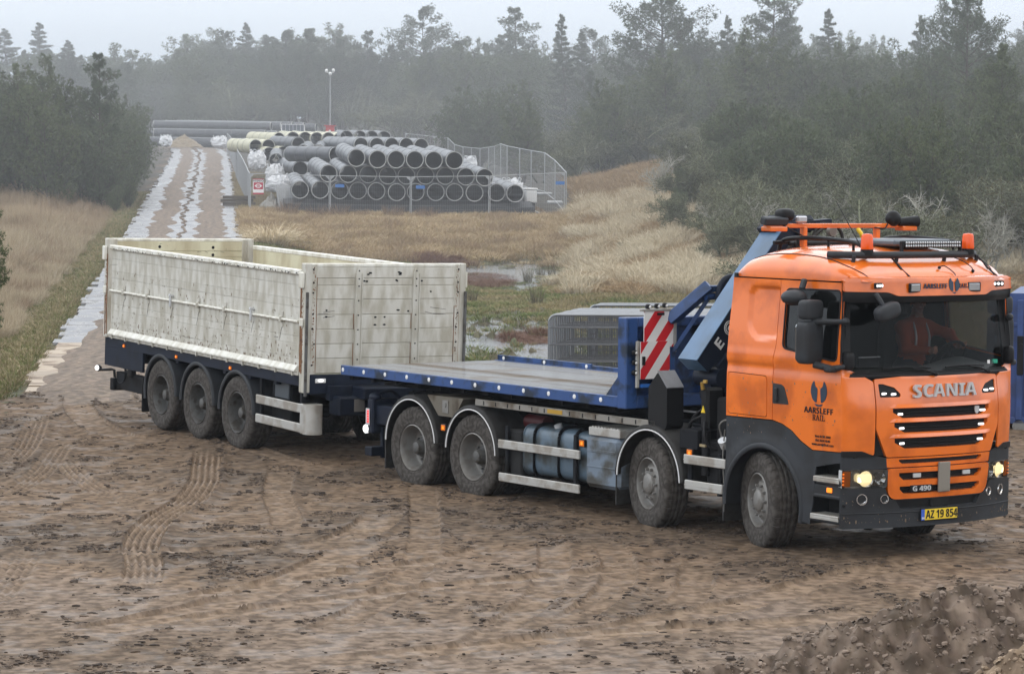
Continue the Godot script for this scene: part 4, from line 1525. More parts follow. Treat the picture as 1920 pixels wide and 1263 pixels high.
		# fog lamps
		for k: Array in [[0.99, 0.052], [0.76, 0.042]]:
			m = mb()
			var c := per(k[0] * s, 0.665) + Vector3(0.012, 0, 0)
			var nx := Vector3(1, 0, 0.4 * s * k[0]).normalized()
			m.lathe(c, Basis(nx.cross(Vector3.UP).normalized(), nx, nx.cross(nx.cross(Vector3.UP)).normalized() * -1.0), PackedVector2Array([Vector2(k[1] * 1.15, -0.02), Vector2(k[1] * 1.15, 0.012), Vector2(k[1], 0.012), Vector2(k[1] * 0.9, -0.004), Vector2(0.0, -0.012)]), 20)
			obj("fog_lamp", m, mat(lin(0.6, 0.6, 0.6), 0.15, 0.85), b)
	m = mb()
	m.cyl(per(1.2, 0.60) + Vector3(0.0, 0, 0.0), per(1.2, 0.60) + Vector3(0.02, 0, 0.03), 0.016, 0.016, 10)
	obj("parking_sensor", m, M.black, b)
	# licence plate
	m = mb()
	var lp := per(0.03, 0.475) + Vector3(0.03, 0, 0)
	m.box(lp, Vector3(0.012, 0.135, 0.545), 0.004)
	var pl := obj("licence_plate", m, M.black, b)
	m = mb()
	m.box(lp + Vector3(0.006, 0, -0.02), Vector3(0.006, 0.115, 0.475), 0.003)
	obj("plate_face", m, M.yellow, pl)
	m = mb()
	m.box(lp + Vector3(0.006, 0, 0.243), Vector3(0.006, 0.115, 0.05), 0.003)
	obj("plate_band", m, mat(lin(0.03, 0.10, 0.5), 0.5), pl)
	text_on("AZ 19 854", 0.086, lp + Vector3(0.011, 0, -0.025), bs, Vector3.UP, M.liner, "plate_lettering", pl, "Droid Sans", true, 0.86, 0.003)
	text_on("DK", 0.022, lp + Vector3(0.011, -0.035, 0.243), bs, Vector3.UP, M.white, "plate_lettering", pl, "Droid Sans", true, 1.0, 0.003)
	# cowl below the windscreen and wipers
	m = mb()
	m.skin(pv([-1.16, 1.93, 1.16, 1.93, 1.10, 2.0, -1.10, 2.0]), [], Vector2(0.05, 0.03), func(u: float, v: float) -> Vector3: return per(u, v) + Vector3(0.006 + 0.02 * sin(PI * clamp((v - 1.93) / 0.07, 0, 1)) - 0.02, 0, 0), 0.02, -1.0)
	obj("windscreen_cowl", m, M.black, t)
	for u0: float in [0.42, -0.42]:
		m = mb()
		var p0 := per(u0 - 0.30, 1.965) + Vector3(0.03, 0, 0)
		var p1 := per(u0, 2.035) + Vector3(0.035, 0, 0)
		m.tube(PackedVector3Array([p0, p0.lerp(p1, 0.5) + Vector3(0.01, 0.012, 0), p1]), 0.013, 6, 0.008)
		m.ball(p0, Vector3(0.03, 0.025, 0.03), 8)
		var bl := PackedVector3Array()
		for i in 9: bl.push_back(per(u0 + 0.36 - 0.62 * i / 8.0, 2.03 + 0.012 * sin(i * 0.4)) + Vector3(0.02, 0, 0))
		m.tube(bl, 0.010, 5)
		obj("wiper", m, M.black, t)
	# sun visor board with lettering and lamps
	m = mb()
	var vis := func(u: float, v: float) -> Vector3:
		var a: float = abs(u)
		var p := per(u, 2.55)
		var out: float = lerp(0.125, 0.035, sst(0.75, 1.36, a))
		return Vector3(p.x + out - 0.10 * (v - 2.8) - 0.25 * max(0.0, v - 2.95), v, p.z + sign(u) * out * 0.5 * sst(0.9, 1.3, a))
	m.skin(rpoly(pv([-1.38, 2.845, -0.75, 2.835, -0.64, 2.795, 0.64, 2.795, 0.75, 2.835, 1.38, 2.845, 1.36, 2.96, 1.15, 2.985, -1.15, 2.985, -1.36, 2.96]), 0.03), [], Vector2(0.06, 0.05), vis, 0.03, -1.0)
	m.skin(pv([-1.12, 0.0, 1.12, 0.0, 1.12, 0.99, -1.12, 0.99]), [], Vector2(0.08, 0.34), func(u: float, k: float) -> Vector3:
		var p: Vector3 = vis.call(u, 2.985)
		return Vector3(lerp(p.x, p.x - 0.10, k), 2.985 + 0.012 * sin(PI * k), u * lerp(1.0, 0.98, k)), 0.01, -1.0)
	var vz := obj("sun_visor", m, M.orange, t)
	m = mb()
	m.skin(rpoly(pv([-1.37, 2.755, -1.1, 2.725, 1.1, 2.725, 1.37, 2.755, 1.37, 2.85, 0.75, 2.84, 0.64, 2.80, -0.64, 2.80, -0.75, 2.84, -1.37, 2.85]), 0.03), [], Vector2(0.06, 0.05), func(u: float, v: float) -> Vector3:
		var p: Vector3 = vis.call(u, v)
		return p + Vector3(-0.012 + 0.35 * min(0.0, v - 2.80), 0.0, 0), 0.02, -1.0)
	obj("visor_edge", m, M.black, vz)
	for k: Array in [[0.85, 0], [-0.85, 0], [0.43, 1], [-0.43, 1]]:
		var p: Vector3 = vis.call(k[0], 2.905 if k[1] == 0 else 2.88)
		var bz := Basis(Vector3.UP, 0.28 * k[0])
		m = mb()
		m.box(p + Vector3(0.004, 0, 0), Vector3(0.03, 0.06 if k[1] == 0 else 0.10, 0.19 if k[1] == 0 else 0.18), 0.008, bz)
		var la := obj("visor_lamp", m, M.black, vz)
		m = mb()
		if k[1] == 0:
			for i in 4: m.cyl(p + bz * Vector3(0.015, 0, -0.066 + i * 0.044), p + bz * Vector3(0.024, 0, -0.066 + i * 0.044), 0.017, 0.015, 10)
			obj("lamp_led", m, M.led, la)
		else:
			m.box(p + bz * Vector3(0.017, 0, 0), Vector3(0.012, 0.075, 0.145), 0.01, bz)
			obj("lamp_glass", m, mat(lin(0.55, 0.57, 0.6), 0.12, 0.7), la)
	var vb := Vector3(0.0, 0, -1)
	text_on("AARSLEFF", 0.050, (vis.call(0.145, 2.895) as Vector3) + Vector3(0.007, 0, 0), Vector3(0.03, 0, -1).normalized(), Vector3.UP, M.ink, "visor_lettering", vz, "Droid Sans", true, 1.05, 0.006)
	text_on("RAIL", 0.048, (vis.call(-0.26, 2.895) as Vector3) + Vector3(0.006, 0, 0), Vector3(-0.06, 0, -1).normalized(), Vector3.UP, M.ink, "visor_lettering", vz, "Droid Serif", false, 1.0, 0.006)
	m = mb()
	var wing := rpoly(pv([0.01, 0.04, 0.02, -0.07, 0.06, -0.045, 0.078, 0.0, 0.072, 0.045, 0.045, 0.085, 0.03, 0.04]), 0.018)
	for s: float in [1.0, -1.0]:
		m.prism(wing if s > 0 else mirror_poly(wing), (vis.call(-0.125, 2.90) as Vector3) + Vector3(0.006, 0, 0), Vector3(0.04, 0, -1).normalized(), Vector3(-0.1, 1, 0).normalized(), 0.006)
	m.prism(pv([-0.03, -0.072, 0.03, -0.072, 0.015, -0.088, -0.015, -0.088]), (vis.call(-0.125, 2.90) as Vector3) + Vector3(0.006, 0, 0), Vector3(0.04, 0, -1).normalized(), Vector3.UP, 0.006)
	obj("visor_emblem", m, M.ink, vz)

func lorry_roof_gear(t: Node3D):
	var m := mb()
	# bowed light tube at the roof's front
	var pts := PackedVector3Array()
	for i in 25:
		var z := -1.05 + 2.10 * i / 24.0
		pts.push_back(Vector3(1.20 - 0.10 * z * z - 0.22 * pow(abs(z) / 1.05, 8.0), 3.215, z))
	m.tube(pts, 0.038, 10)
	for z: float in [-0.9, -0.35, 0.35, 0.9]:
		m.cyl(Vector3(1.20 - 0.1 * z * z, 3.21, z), Vector3(1.17 - 0.1 * z * z, 3.07, z), 0.022, 0.022, 8)
	var lt := obj("light_tube", m, M.plastic, t)
	for z: float in [0.72, -0.76]:
		m = mb()
		m.cyl(Vector3(1.12, 3.215, z), Vector3(1.12, 3.275, z), 0.072, 0.068, 16)
		var b := obj("beacon", m, M.black, t)
		m = mb()
		m.lathe(Vector3(1.12, 3.27, z), Basis.IDENTITY, pv([0.066, 0, 0.068, 0.03, 0.062, 0.14, 0.052, 0.165, 0.0, 0.172]), 18)
		var g := mat(Color(0.95, 0.36, 0.03, 0.86), 0.12)
		g.transparency = BaseMaterial3D.TRANSPARENCY_ALPHA
		obj("beacon_dome", m, g, b)
		m = mb()
		m.cyl(Vector3(1.12, 3.27, z), Vector3(1.12, 3.36, z), 0.03, 0.03, 10)
		obj("beacon_core", m, M.liner, b)
	m = mb()
	m.box(Vector3(1.13, 3.325, -0.20), Vector3(0.07, 0.075, 0.84), 0.012)
	for z: float in [-0.63, 0.23]:
		m.box(Vector3(1.13, 3.30, z), Vector3(0.05, 0.12, 0.025), 0.006)
	var lb := obj("light_bar", m, M.black, t)
	m = mb()
	for i in 24:
		for q in 2: m.ball(Vector3(1.166, 3.308 + q * 0.034, -0.59 + i * 0.034), Vector3(0.006, 0.014, 0.014), 8)
	obj("light_bar_leds", m, mat(lin(0.62, 0.64, 0.66), 0.2, 0.4), lb)
	# roof hatch and rails
	m = mb()
	m.box(Vector3(0.55, 3.335, -0.28), Vector3(0.75, 0.07, 0.85), 0.03)
	obj("roof_hatch", m, mat(lin(0.09, 0.11, 0.13), 0.35), t)
	for z: float in [0.62, -0.85]:
		m = mb()
		m.tube(curve3(p3([-0.42, 3.20, z, -0.34, 3.335, z, 0.0, 3.37, z, 0.45, 3.365, z, 0.85, 3.33, z, 1.02, 3.24, z]), 6), 0.024, 8)
		for x: float in [-0.1, 0.4, 0.8]: m.cyl(Vector3(x, 3.36, z), Vector3(x, 3.25, z), 0.016, 0.016, 6)
		obj("roof_rail", m, M.black, t)
	m = mb()
	m.tube(curve3(p3([-0.35, 3.31, 0.75, -0.34, 3.325, 0.2, -0.35, 3.33, -0.5, -0.36, 3.31, -0.9]), 6), 0.022, 8)
	m.box(Vector3(-0.30, 3.30, -0.1), Vector3(0.12, 0.05, 1.3), 0.02)
	obj("rear_roof_rail", m, M.black, t)
	for z: float in [0.42, -0.86]:
		m = mb()
		m.tube(curve3(p3([1.17, 3.19, z, 1.24, 3.12, z - 0.03, 1.31, 3.05, z - 0.05, 1.40, 2.985, z - 0.07]), 5), 0.010, 6)
		m.box(Vector3(1.27, 3.09, z - 0.035), Vector3(0.09, 0.018, 0.03), 0.004, Basis(Vector3.BACK, -0.75))
		obj("lamp_cable", m, M.black, t)
	m = mb()
	m.tube(curve3(p3([1.18, 3.18, -0.50, 1.26, 3.14, -0.56, 1.32, 3.08, -0.62, 1.345, 3.035, -0.62]), 5), 0.006, 5)
	m.tube(curve3(p3([1.31, 3.09, -0.16, 1.325, 3.095, -0.22, 1.36, 3.04, -0.30, 1.39, 3.0, -0.32]), 5), 0.006, 5)
	m.ball(Vector3(1.345, 3.04, -0.62), Vector3(0.02, 0.02, 0.02), 8)
	m.ball(Vector3(1.315, 3.08, -0.15), Vector3(0.018, 0.018, 0.02), 8)
	obj("thin_cable", m, M.black, t)
	m = mb()
	m.cyl(Vector3(0.98, 3.25, 0.64), Vector3(0.62, 3.78, 0.72), 0.006, 0.003, 5)
	obj("aerial", m, M.black, t)
	# orange bar on two posts over the cab's back, with lamps and horns
	m = mb()
	var y := 3.50
	var x := -0.12
	m.box(Vector3(x, y, 0.0), Vector3(0.06, 0.05, 2.16), 0.008)
	m.box(Vector3(x + 0.02, y - 0.035, 0.96), Vector3(0.16, 0.05, 0.25), 0.008)
	m.box(Vector3(x + 0.02, y - 0.03, -0.99), Vector3(0.14, 0.05, 0.22), 0.008)
	for z: float in [0.52, -0.56]: m.box(Vector3(x, y - 0.12, z), Vector3(0.07, 0.22, 0.06), 0.008)
	var ob := obj("roof_bar", m, M.orange, t)
	m = mb()
	m.box(Vector3(x + 0.03, y + 0.055, 0.97), Vector3(0.10, 0.085, 0.34), 0.015, Basis(Vector3.BACK, -0.25))
	obj("work_lamp", m, M.plastic, ob)
	m = mb()
	m.box(Vector3(x + 0.05, y + 0.07, 0.60), Vector3(0.06, 0.075, 0.14), 0.015)
	obj("small_lamp", m, mat(lin(0.5, 0.5, 0.52), 0.2, 0.5), ob)
	m = mb()
	m.lump(Vector3(x - 0.02, y + 0.12, 0.78), Vector3(0.10, 0.07, 0.10), 0.7, 18)
	obj("round_horn", m, M.black, ob)
	m = mb()
	m.ball(Vector3(x + 0.02, y + 0.08, -0.79), Vector3(0.08, 0.09, 0.10), 16)
	obj("round_horn", m, M.black, ob)
	m = mb()
	m.cyl(Vector3(x + 0.02, y + 0.04, -0.86), Vector3(x + 0.06, y + 0.05, -1.12), 0.045, 0.065, 16)
	obj("spot_lamp", m, M.black, ob)
	m = mb()
	m.tube(curve3(p3([x + 0.03, y + 0.02, 0.88, x + 0.05, y - 0.06, 0.70, x + 0.04, y - 0.12, 0.56, x, y - 0.2, 0.5]), 5), 0.008, 5)
	m.tube(curve3(p3([x + 0.03, y + 0.02, -0.7, x + 0.06, y - 0.03, -0.62, x + 0.03, y - 0.02, -0.5]), 5), 0.008, 5)
	obj("bar_cable", m, M.black, ob)

func lorry_mirrors(t: Node3D):
	for s: float in [1.0, -1.0]:
		var m := mb()
		var c := Vector3(1.0, 2.30, 1.40 * s)
		var bs := Basis(Vector3.UP, 0.12 * s)
		m.lump(c, Vector3(0.085, 0.225, 0.14), 0.32, 28, bs)
		var o := obj("main_mirror", m, M.plastic, t)
		m = mb()
		m.prism(rrect(-0.12, -0.20, 0.12, 0.20, 0.04), c + bs * Vector3(-0.086, 0, 0), bs * Vector3(0, 0, 1), Vector3.UP, 0.006)
		obj("mirror_glass", m, mat(lin(0.5, 0.52, 0.54), 0.03, 1.0), o)
		m = mb()
		m.lump(c + Vector3(0, 0.345, -0.01 * s), Vector3(0.085, 0.105, 0.135), 0.42, 24, bs)
		obj("wide_mirror", m, M.plastic, t)
		m = mb()
		m.tube(p3([1.335, 2.53, 1.20 * s, 1.22, 2.525, 1.30 * s, 1.02, 2.52, 1.38 * s]), 0.026, 8, 0.035)
		m.ball(Vector3(1.338, 2.532, 1.20 * s), Vector3(0.04, 0.04, 0.045), 10)
		m.tube(p3([1.34, 2.06, 1.20 * s, 1.25, 2.035, 1.30 * s, 1.05, 2.07, 1.37 * s]), 0.03, 8, 0.04)
		m.lump(Vector3(1.24, 2.03, 1.31 * s), Vector3(0.06, 0.035, 0.07), 0.6, 14)
		m.cyl(c + Vector3(0, -0.2, -0.04 * s), c + Vector3(0, 0.36, -0.06 * s), 0.022, 0.022, 8)
		obj("mirror_arm", m, M.plastic, t)
		m = mb()
		m.lump(Vector3(1.36, 2.12, 1.17 * s), Vector3(0.06, 0.10, 0.05), 0.6, 14)
		obj("mirror_foot", m, M.black, t)
	var m := mb()
	# kerb mirror over the passenger door, seen from in front
	m.ball(Vector3(0.72, 2.76, 1.38), Vector3(0.155, 0.085, 0.13), 20)
	m.box(Vector3(0.74, 2.90, 1.27), Vector3(0.075, 0.12, 0.05), 0.015, Basis(Vector3.RIGHT, -0.35))
	obj("kerb_mirror", m, M.plastic, t)
	m = mb()
	m.lump(Vector3(1.60, 2.64, 0.86), Vector3(0.08, 0.085, 0.16), 0.6, 22, Basis(Vector3.RIGHT, 0.3))
	m.tube(p3([1.58, 2.70, 0.90, 1.56, 2.76, 0.93, 1.50, 2.82, 0.93]), 0.025, 8)
	obj("front_mirror", m, M.plastic, t)

func lorry_chassis(t: Node3D):
	var m := mb()
	for s: float in [1.0, -1.0]:
		m.bb(-7.85, 1.0, 0.72, 1.02, 0.36 * s, 0.44 * s)
	for x: float in [-7.7, -6.2, -4.6, -3.2, -1.6, 0.4]: m.bb(x - 0.06, x + 0.06, 0.78, 0.98, -0.4, 0.4)
	obj("chassis_frame", m, M.chassis, t)
	m = mb()
	for x: float in [0.0, -1.942, -5.476, -6.84]:
		m.cyl(Vector3(x, 0.5, -0.95), Vector3(x, 0.5, 0.95), 0.09, 0.09, 10)
		m.ball(Vector3(x, 0.5, 0), Vector3(0.22, 0.2, 0.24), 12)
		for s: float in [1.0, -1.0]:
			m.beam(Vector3(x - 0.65, 0.78, 0.5 * s), Vector3(x + 0.65, 0.78, 0.5 * s), 0.09, 0.06)
			m.cyl(Vector3(x + 0.2, 0.5, 0.55 * s), Vector3(x + 0.1, 0.95, 0.5 * s), 0.05, 0.05, 8)
	obj("axle", m, M.chassis, t)
	m = mb()
	m.bb(-0.3, 1.3, 0.55, 1.12, -0.45, 0.45)
	m.bb(-1.5, -0.4, 0.62, 1.1, -0.5, 0.5)
	obj("engine_block", m, M.liner, t)
	# wheels: right-hand side then left
	for s: float in [1.0, -1.0]:
		var fl := Basis.IDENTITY if s > 0 else Basis(Vector3.UP, PI)
		wheel(t, 0, Transform3D(Basis(Vector3.UP, -0.33) * fl, Vector3(0.0, 0.522, 1.06 * s)))
		wheel(t, 0, Transform3D(Basis(Vector3.UP, -0.22) * fl, Vector3(-1.942, 0.522, 1.06 * s)))
		wheel(t, 1, Transform3D(fl, Vector3(-5.476, 0.522, 1.07 * s)))
		wheel(t, 1, Transform3D(fl, Vector3(-6.84, 0.522, 1.07 * s)))
		var za := 0.74 if s > 0 else -1.25
		var zb := 1.25 if s > 0 else -0.74
		fender(t, -6.84, 0.575, 0.63, 0.10, PI - 0.02, za, zb, M.rubber, s > 0)
		fender(t, -5.476, 0.575, 0.60, 0.02, PI - 0.05, za, zb, M.rubber, s > 0)
		fender(t, -1.90, 0.57, 0.635, 0.04, PI - 0.02, za, zb, M.rubber, s > 0)
		for k: Array in [[-7.50, 0.20, 0.66], [-2.56, 0.22, 0.62], [-0.62, 0.24, 0.66]]:
			m = mb()
			m.bb(k[0], k[0] + 0.025, k[1], k[2], 0.80 * s, 1.21 * s)
			obj("mudflap", m, M.rubber, t)
		# side guards
		for k: Array in [[-4.88, -3.22, 0.74], [-4.86, -3.22, 0.335], [-1.26, -0.54, 0.87], [-1.24, -0.58, 0.585]]:
			m = mb()
			m.bb(k[0], k[1], k[2] - 0.05, k[2] + 0.055, 1.215 * s, 1.25 * s, 0.008)
			m.bb(k[0] + 0.004, k[1] - 0.004, k[2] - 0.004, k[2] + 0.004, 1.249 * s, 1.254 * s, 0.0)
			obj("side_guard", m, M.alu, t)
		for x: float in [-4.75, -3.35, -1.2, -0.68]:
			m = mb()
			m.bb(x - 0.03, x + 0.03, 0.28 if x < -2.0 else 0.5, 0.97, 1.17 * s, 1.212 * s)
			obj("guard_post", m, M.chassis, t)
	# fuel tank with straps (right) and air tank (left)
	for s: float in [1.0, -1.0]:
		m = mb()
		m.skin(pv([0, 0, 1, 0, 1, 1, 0, 1]), [], Vector2(0.1, 0.03), func(a: float, b: float) -> Vector3:
			var th := TAU * b
			var e := 0.42
			return Vector3(lerp(-4.46, -3.18, a), 0.70 + 0.31 * sign(sin(th)) * pow(abs(sin(th)), e), s * (0.83 + 0.33 * sign(cos(th)) * pow(abs(cos(th)), e))), 0.0, 1.0)
		for x: float in [-4.46, -3.18]:
			m.prism(rrect(-0.33, -0.31, 0.33, 0.31, 0.12, 6), Vector3(x, 0.70, s * 0.83), Vector3(0, 0, 1), Vector3.UP, 0.012)
		var tk := obj("fuel_tank", m, M.tank, t)
		m = mb()
		for x: float in [-4.22, -3.72, -3.40]:
			var rr := rrect(-0.336, -0.316, 0.336, 0.316, 0.13, 6)
			for i in rr.size():
				var a := rr[i]
				var b := rr[(i + 1) % rr.size()]
				m.beam(Vector3(x, 0.70 + a.y, s * (0.83 + a.x)), Vector3(x, 0.70 + b.y, s * (0.83 + b.x)), 0.05, 0.012, Vector3.RIGHT, 0.0)
		obj("tank_strap", m, M.chassis, tk)
		m = mb()
		m.cyl(Vector3(-3.92, 0.98, s * 1.02), Vector3(-3.92, 1.04, s * 1.04), 0.05, 0.05, 14)
		obj("filler_cap", m, M.silver, tk)
		m = mb()
		m.bb(-3.15, -2.50, 0.38, 0.99, 0.70 * s, 1.215 * s, 0.05)
		m.bb(-3.10, -2.56, 0.80, 0.83, 1.214 * s, 1.222 * s, 0.004)
		m.bb(-3.10, -2.56, 0.62, 0.64, 1.214 * s, 1.222 * s, 0.004)
		obj("battery_box", m, M.bluebox, t)
		m = mb()
		m.bb(-3.10, -2.50, 0.99, 1.09, 0.75 * s, 1.20 * s, 0.01)
		for i in 9: m.bb(-3.06 + i * 0.06, -3.03 + i * 0.06, 1.09, 1.10, 0.78 * s, 1.18 * s, 0.0)
		obj("tread_plate", m, M.alu, t)
		m = mb()
		m.bb(-4.86, -4.50, 0.30, 0.92, 0.7 * s, 1.16 * s, 0.02)
		obj("air_tank_cover", m, M.liner, t)
		# trapezium box between the rear wheels
		m = mb()
		m.prism(rpoly(pv([-6.48, 1.235, -5.66, 1.235, -5.86, 0.985, -6.22, 0.985]), 0.02), Vector3(0, 0, s * 1.0), Vector3.RIGHT, Vector3.UP, 0.46)
		var tb := obj("wedge_box", m, dirty(lin(0.13, 0.115, 0.09), 0.6, 0.2, false), t)
		m = mb()
		m.bb(-6.12, -5.99, 1.03, 1.19, 1.228 * s, 1.24 * s, 0.004)
		m.cyl(Vector3(-6.055, 1.13, 1.236 * s), Vector3(-6.055, 1.13, 1.25 * s), 0.03, 0.03, 10)
		obj("switch_plate", m, M.rim, tb)
		# slotted rail of the tipping frame
		m = mb()
		m.bb(-5.45, -1.84, 1.17, 1.25, 1.17 * s, 1.20 * s, 0.004)
		var ra := obj("frame_rail", m, dirty(lin(0.24, 0.225, 0.20), 0.55, 0.2, false), t)
		m = mb()
		for i in 14: m.bb(-5.27 + i * 0.255, -5.25 + i * 0.255, 1.185, 1.235, 1.199 * s, 1.203 * s, 0.0)
		obj("rail_slot", m, M.liner, ra)
		m = mb()
		m.bb(-3.92, -3.62, 1.185, 1.235, 1.199 * s, 1.206 * s, 0.002)
		obj("yellow_label", m, mat(lin(0.42, 0.24, 0.02), 0.6), ra)
		# amber side lamps
		for k: Array in [[-6.10, 0.84], [-3.18, 0.885], [-1.17, 0.945]]:
			m = mb()
			m.bb(k[0] - 0.055, k[0] + 0.055, k[1] - 0.045, k[1] + 0.045, 1.20 * s, 1.232 * s, 0.006)
			var la := obj("side_marker_lamp", m, M.black, t)
			m = mb()
			m.bb(k[0] - 0.045, k[0] + 0.045, k[1] - 0.035, k[1] + 0.035, 1.232 * s, 1.242 * s, 0.006)
			obj("amber_lens", m, M.amber, la)
			m = mb()
			m.bb(k[0] - 0.012, k[0] + 0.022, k[1] - 0.016, k[1] + 0.016, 1.241 * s, 1.246 * s, 0.003)
			obj("amber_led", m, M.amber_lit, la)
	# dark body below the bed
	m = mb()
	for s: float in [1.0, -1.0]:
		m.bb(-7.9, -1.7, 1.02, 1.17, 0.42 * s, 0.52 * s)
		m.bb(-7.6, -7.45, 0.95, 1.3, 0.3 * s, 0.5 * s)
	m.bb(-7.95, -7.80, 0.70, 1.15, -0.55, 0.55)
	m.bb(-2.9, -2.3, 1.02, 1.2, -0.5, 0.5)
	obj("tipping_frame", m, M.chassis, t)
	m = mb()
	m.cyl(Vector3(-4.85, 1.0, 0.80), Vector3(-4.45, 1.0, 0.80), 0.09, 0.09, 14)
	obj("fire_extinguisher", m, mat(lin(0.07, 0.006, 0.008), 0.5), t)
	# rear end: lamp carrier, red and white lamps, underrun bar, tow hitch
	m = mb()
	m.bb(-7.98, -7.84, 0.62, 1.08, 0.78, 1.18, 0.02)
	m.bb(-7.9, -7.4, 0.74, 1.0, 0.86, 1.12, 0.02)
	m.bb(-7.98, -7.84, 0.62, 1.08, -1.18, -0.78, 0.02)
	m.bb(-7.86, -7.80, 0.30, 0.70, 0.95, 1.05)
	m.bb(-7.86, -7.80, 0.30, 0.70, -1.05, -0.95)
	m.ball(Vector3(-7.90, 1.10, 1.10), Vector3(0.11, 0.06, 0.08), 12)
	m.tube(curve3(p3([-7.9, 1.05, 0.7, -7.96, 1.16, 0.8, -7.95, 1.14, 0.98, -7.9, 1.08, 1.1]), 5), 0.02, 6)
	var lc := obj("lamp_carrier", m, M.navy, t)
	m = mb()
	m.bb(-7.99, -7.90, 0.73, 0.95, 1.183, 1.196, 0.01)
	obj("rear_lamp", m, M.silver, lc)
	m = mb()
	for i in 5: m.bb(-7.945, -7.915, 0.765 + i * 0.034, 0.789 + i * 0.034, 1.195, 1.203, 0.003)
	obj("red_leds", m, M.red_lit, lc)
	m = mb()
	m.lathe(Vector3(-8.0, 0.675, 1.19), OUT, pv([0.055, -0.05, 0.058, 0.0, 0.045, 0.012, 0.0, 0.014]), 16)
	obj("white_lamp", m, M.led, lc)
	m = mb()
	m.bb(-7.97, -7.80, 0.33, 0.45, -1.20, 1.22, 0.01)
	obj("underrun_bar", m, M.navy, t)
	m = mb()
	m.bb(-8.2, -7.8, 0.70, 0.84, -0.12, 0.12)
	m.cyl(Vector3(-8.15, 0.62, 0), Vector3(-8.15, 0.9, 0), 0.06, 0.06, 10)
	obj("tow_hitch", m, M.chassis, t)
	m = mb()
	m.tube(curve3(p3([-0.6, 1.25, 1.2, -0.63, 0.95, 1.2, -0.60, 0.6, 1.2, -0.60, 0.34, 1.2]), 4), 0.008, 5)
	obj("hanging_chain", m, M.rim, t)

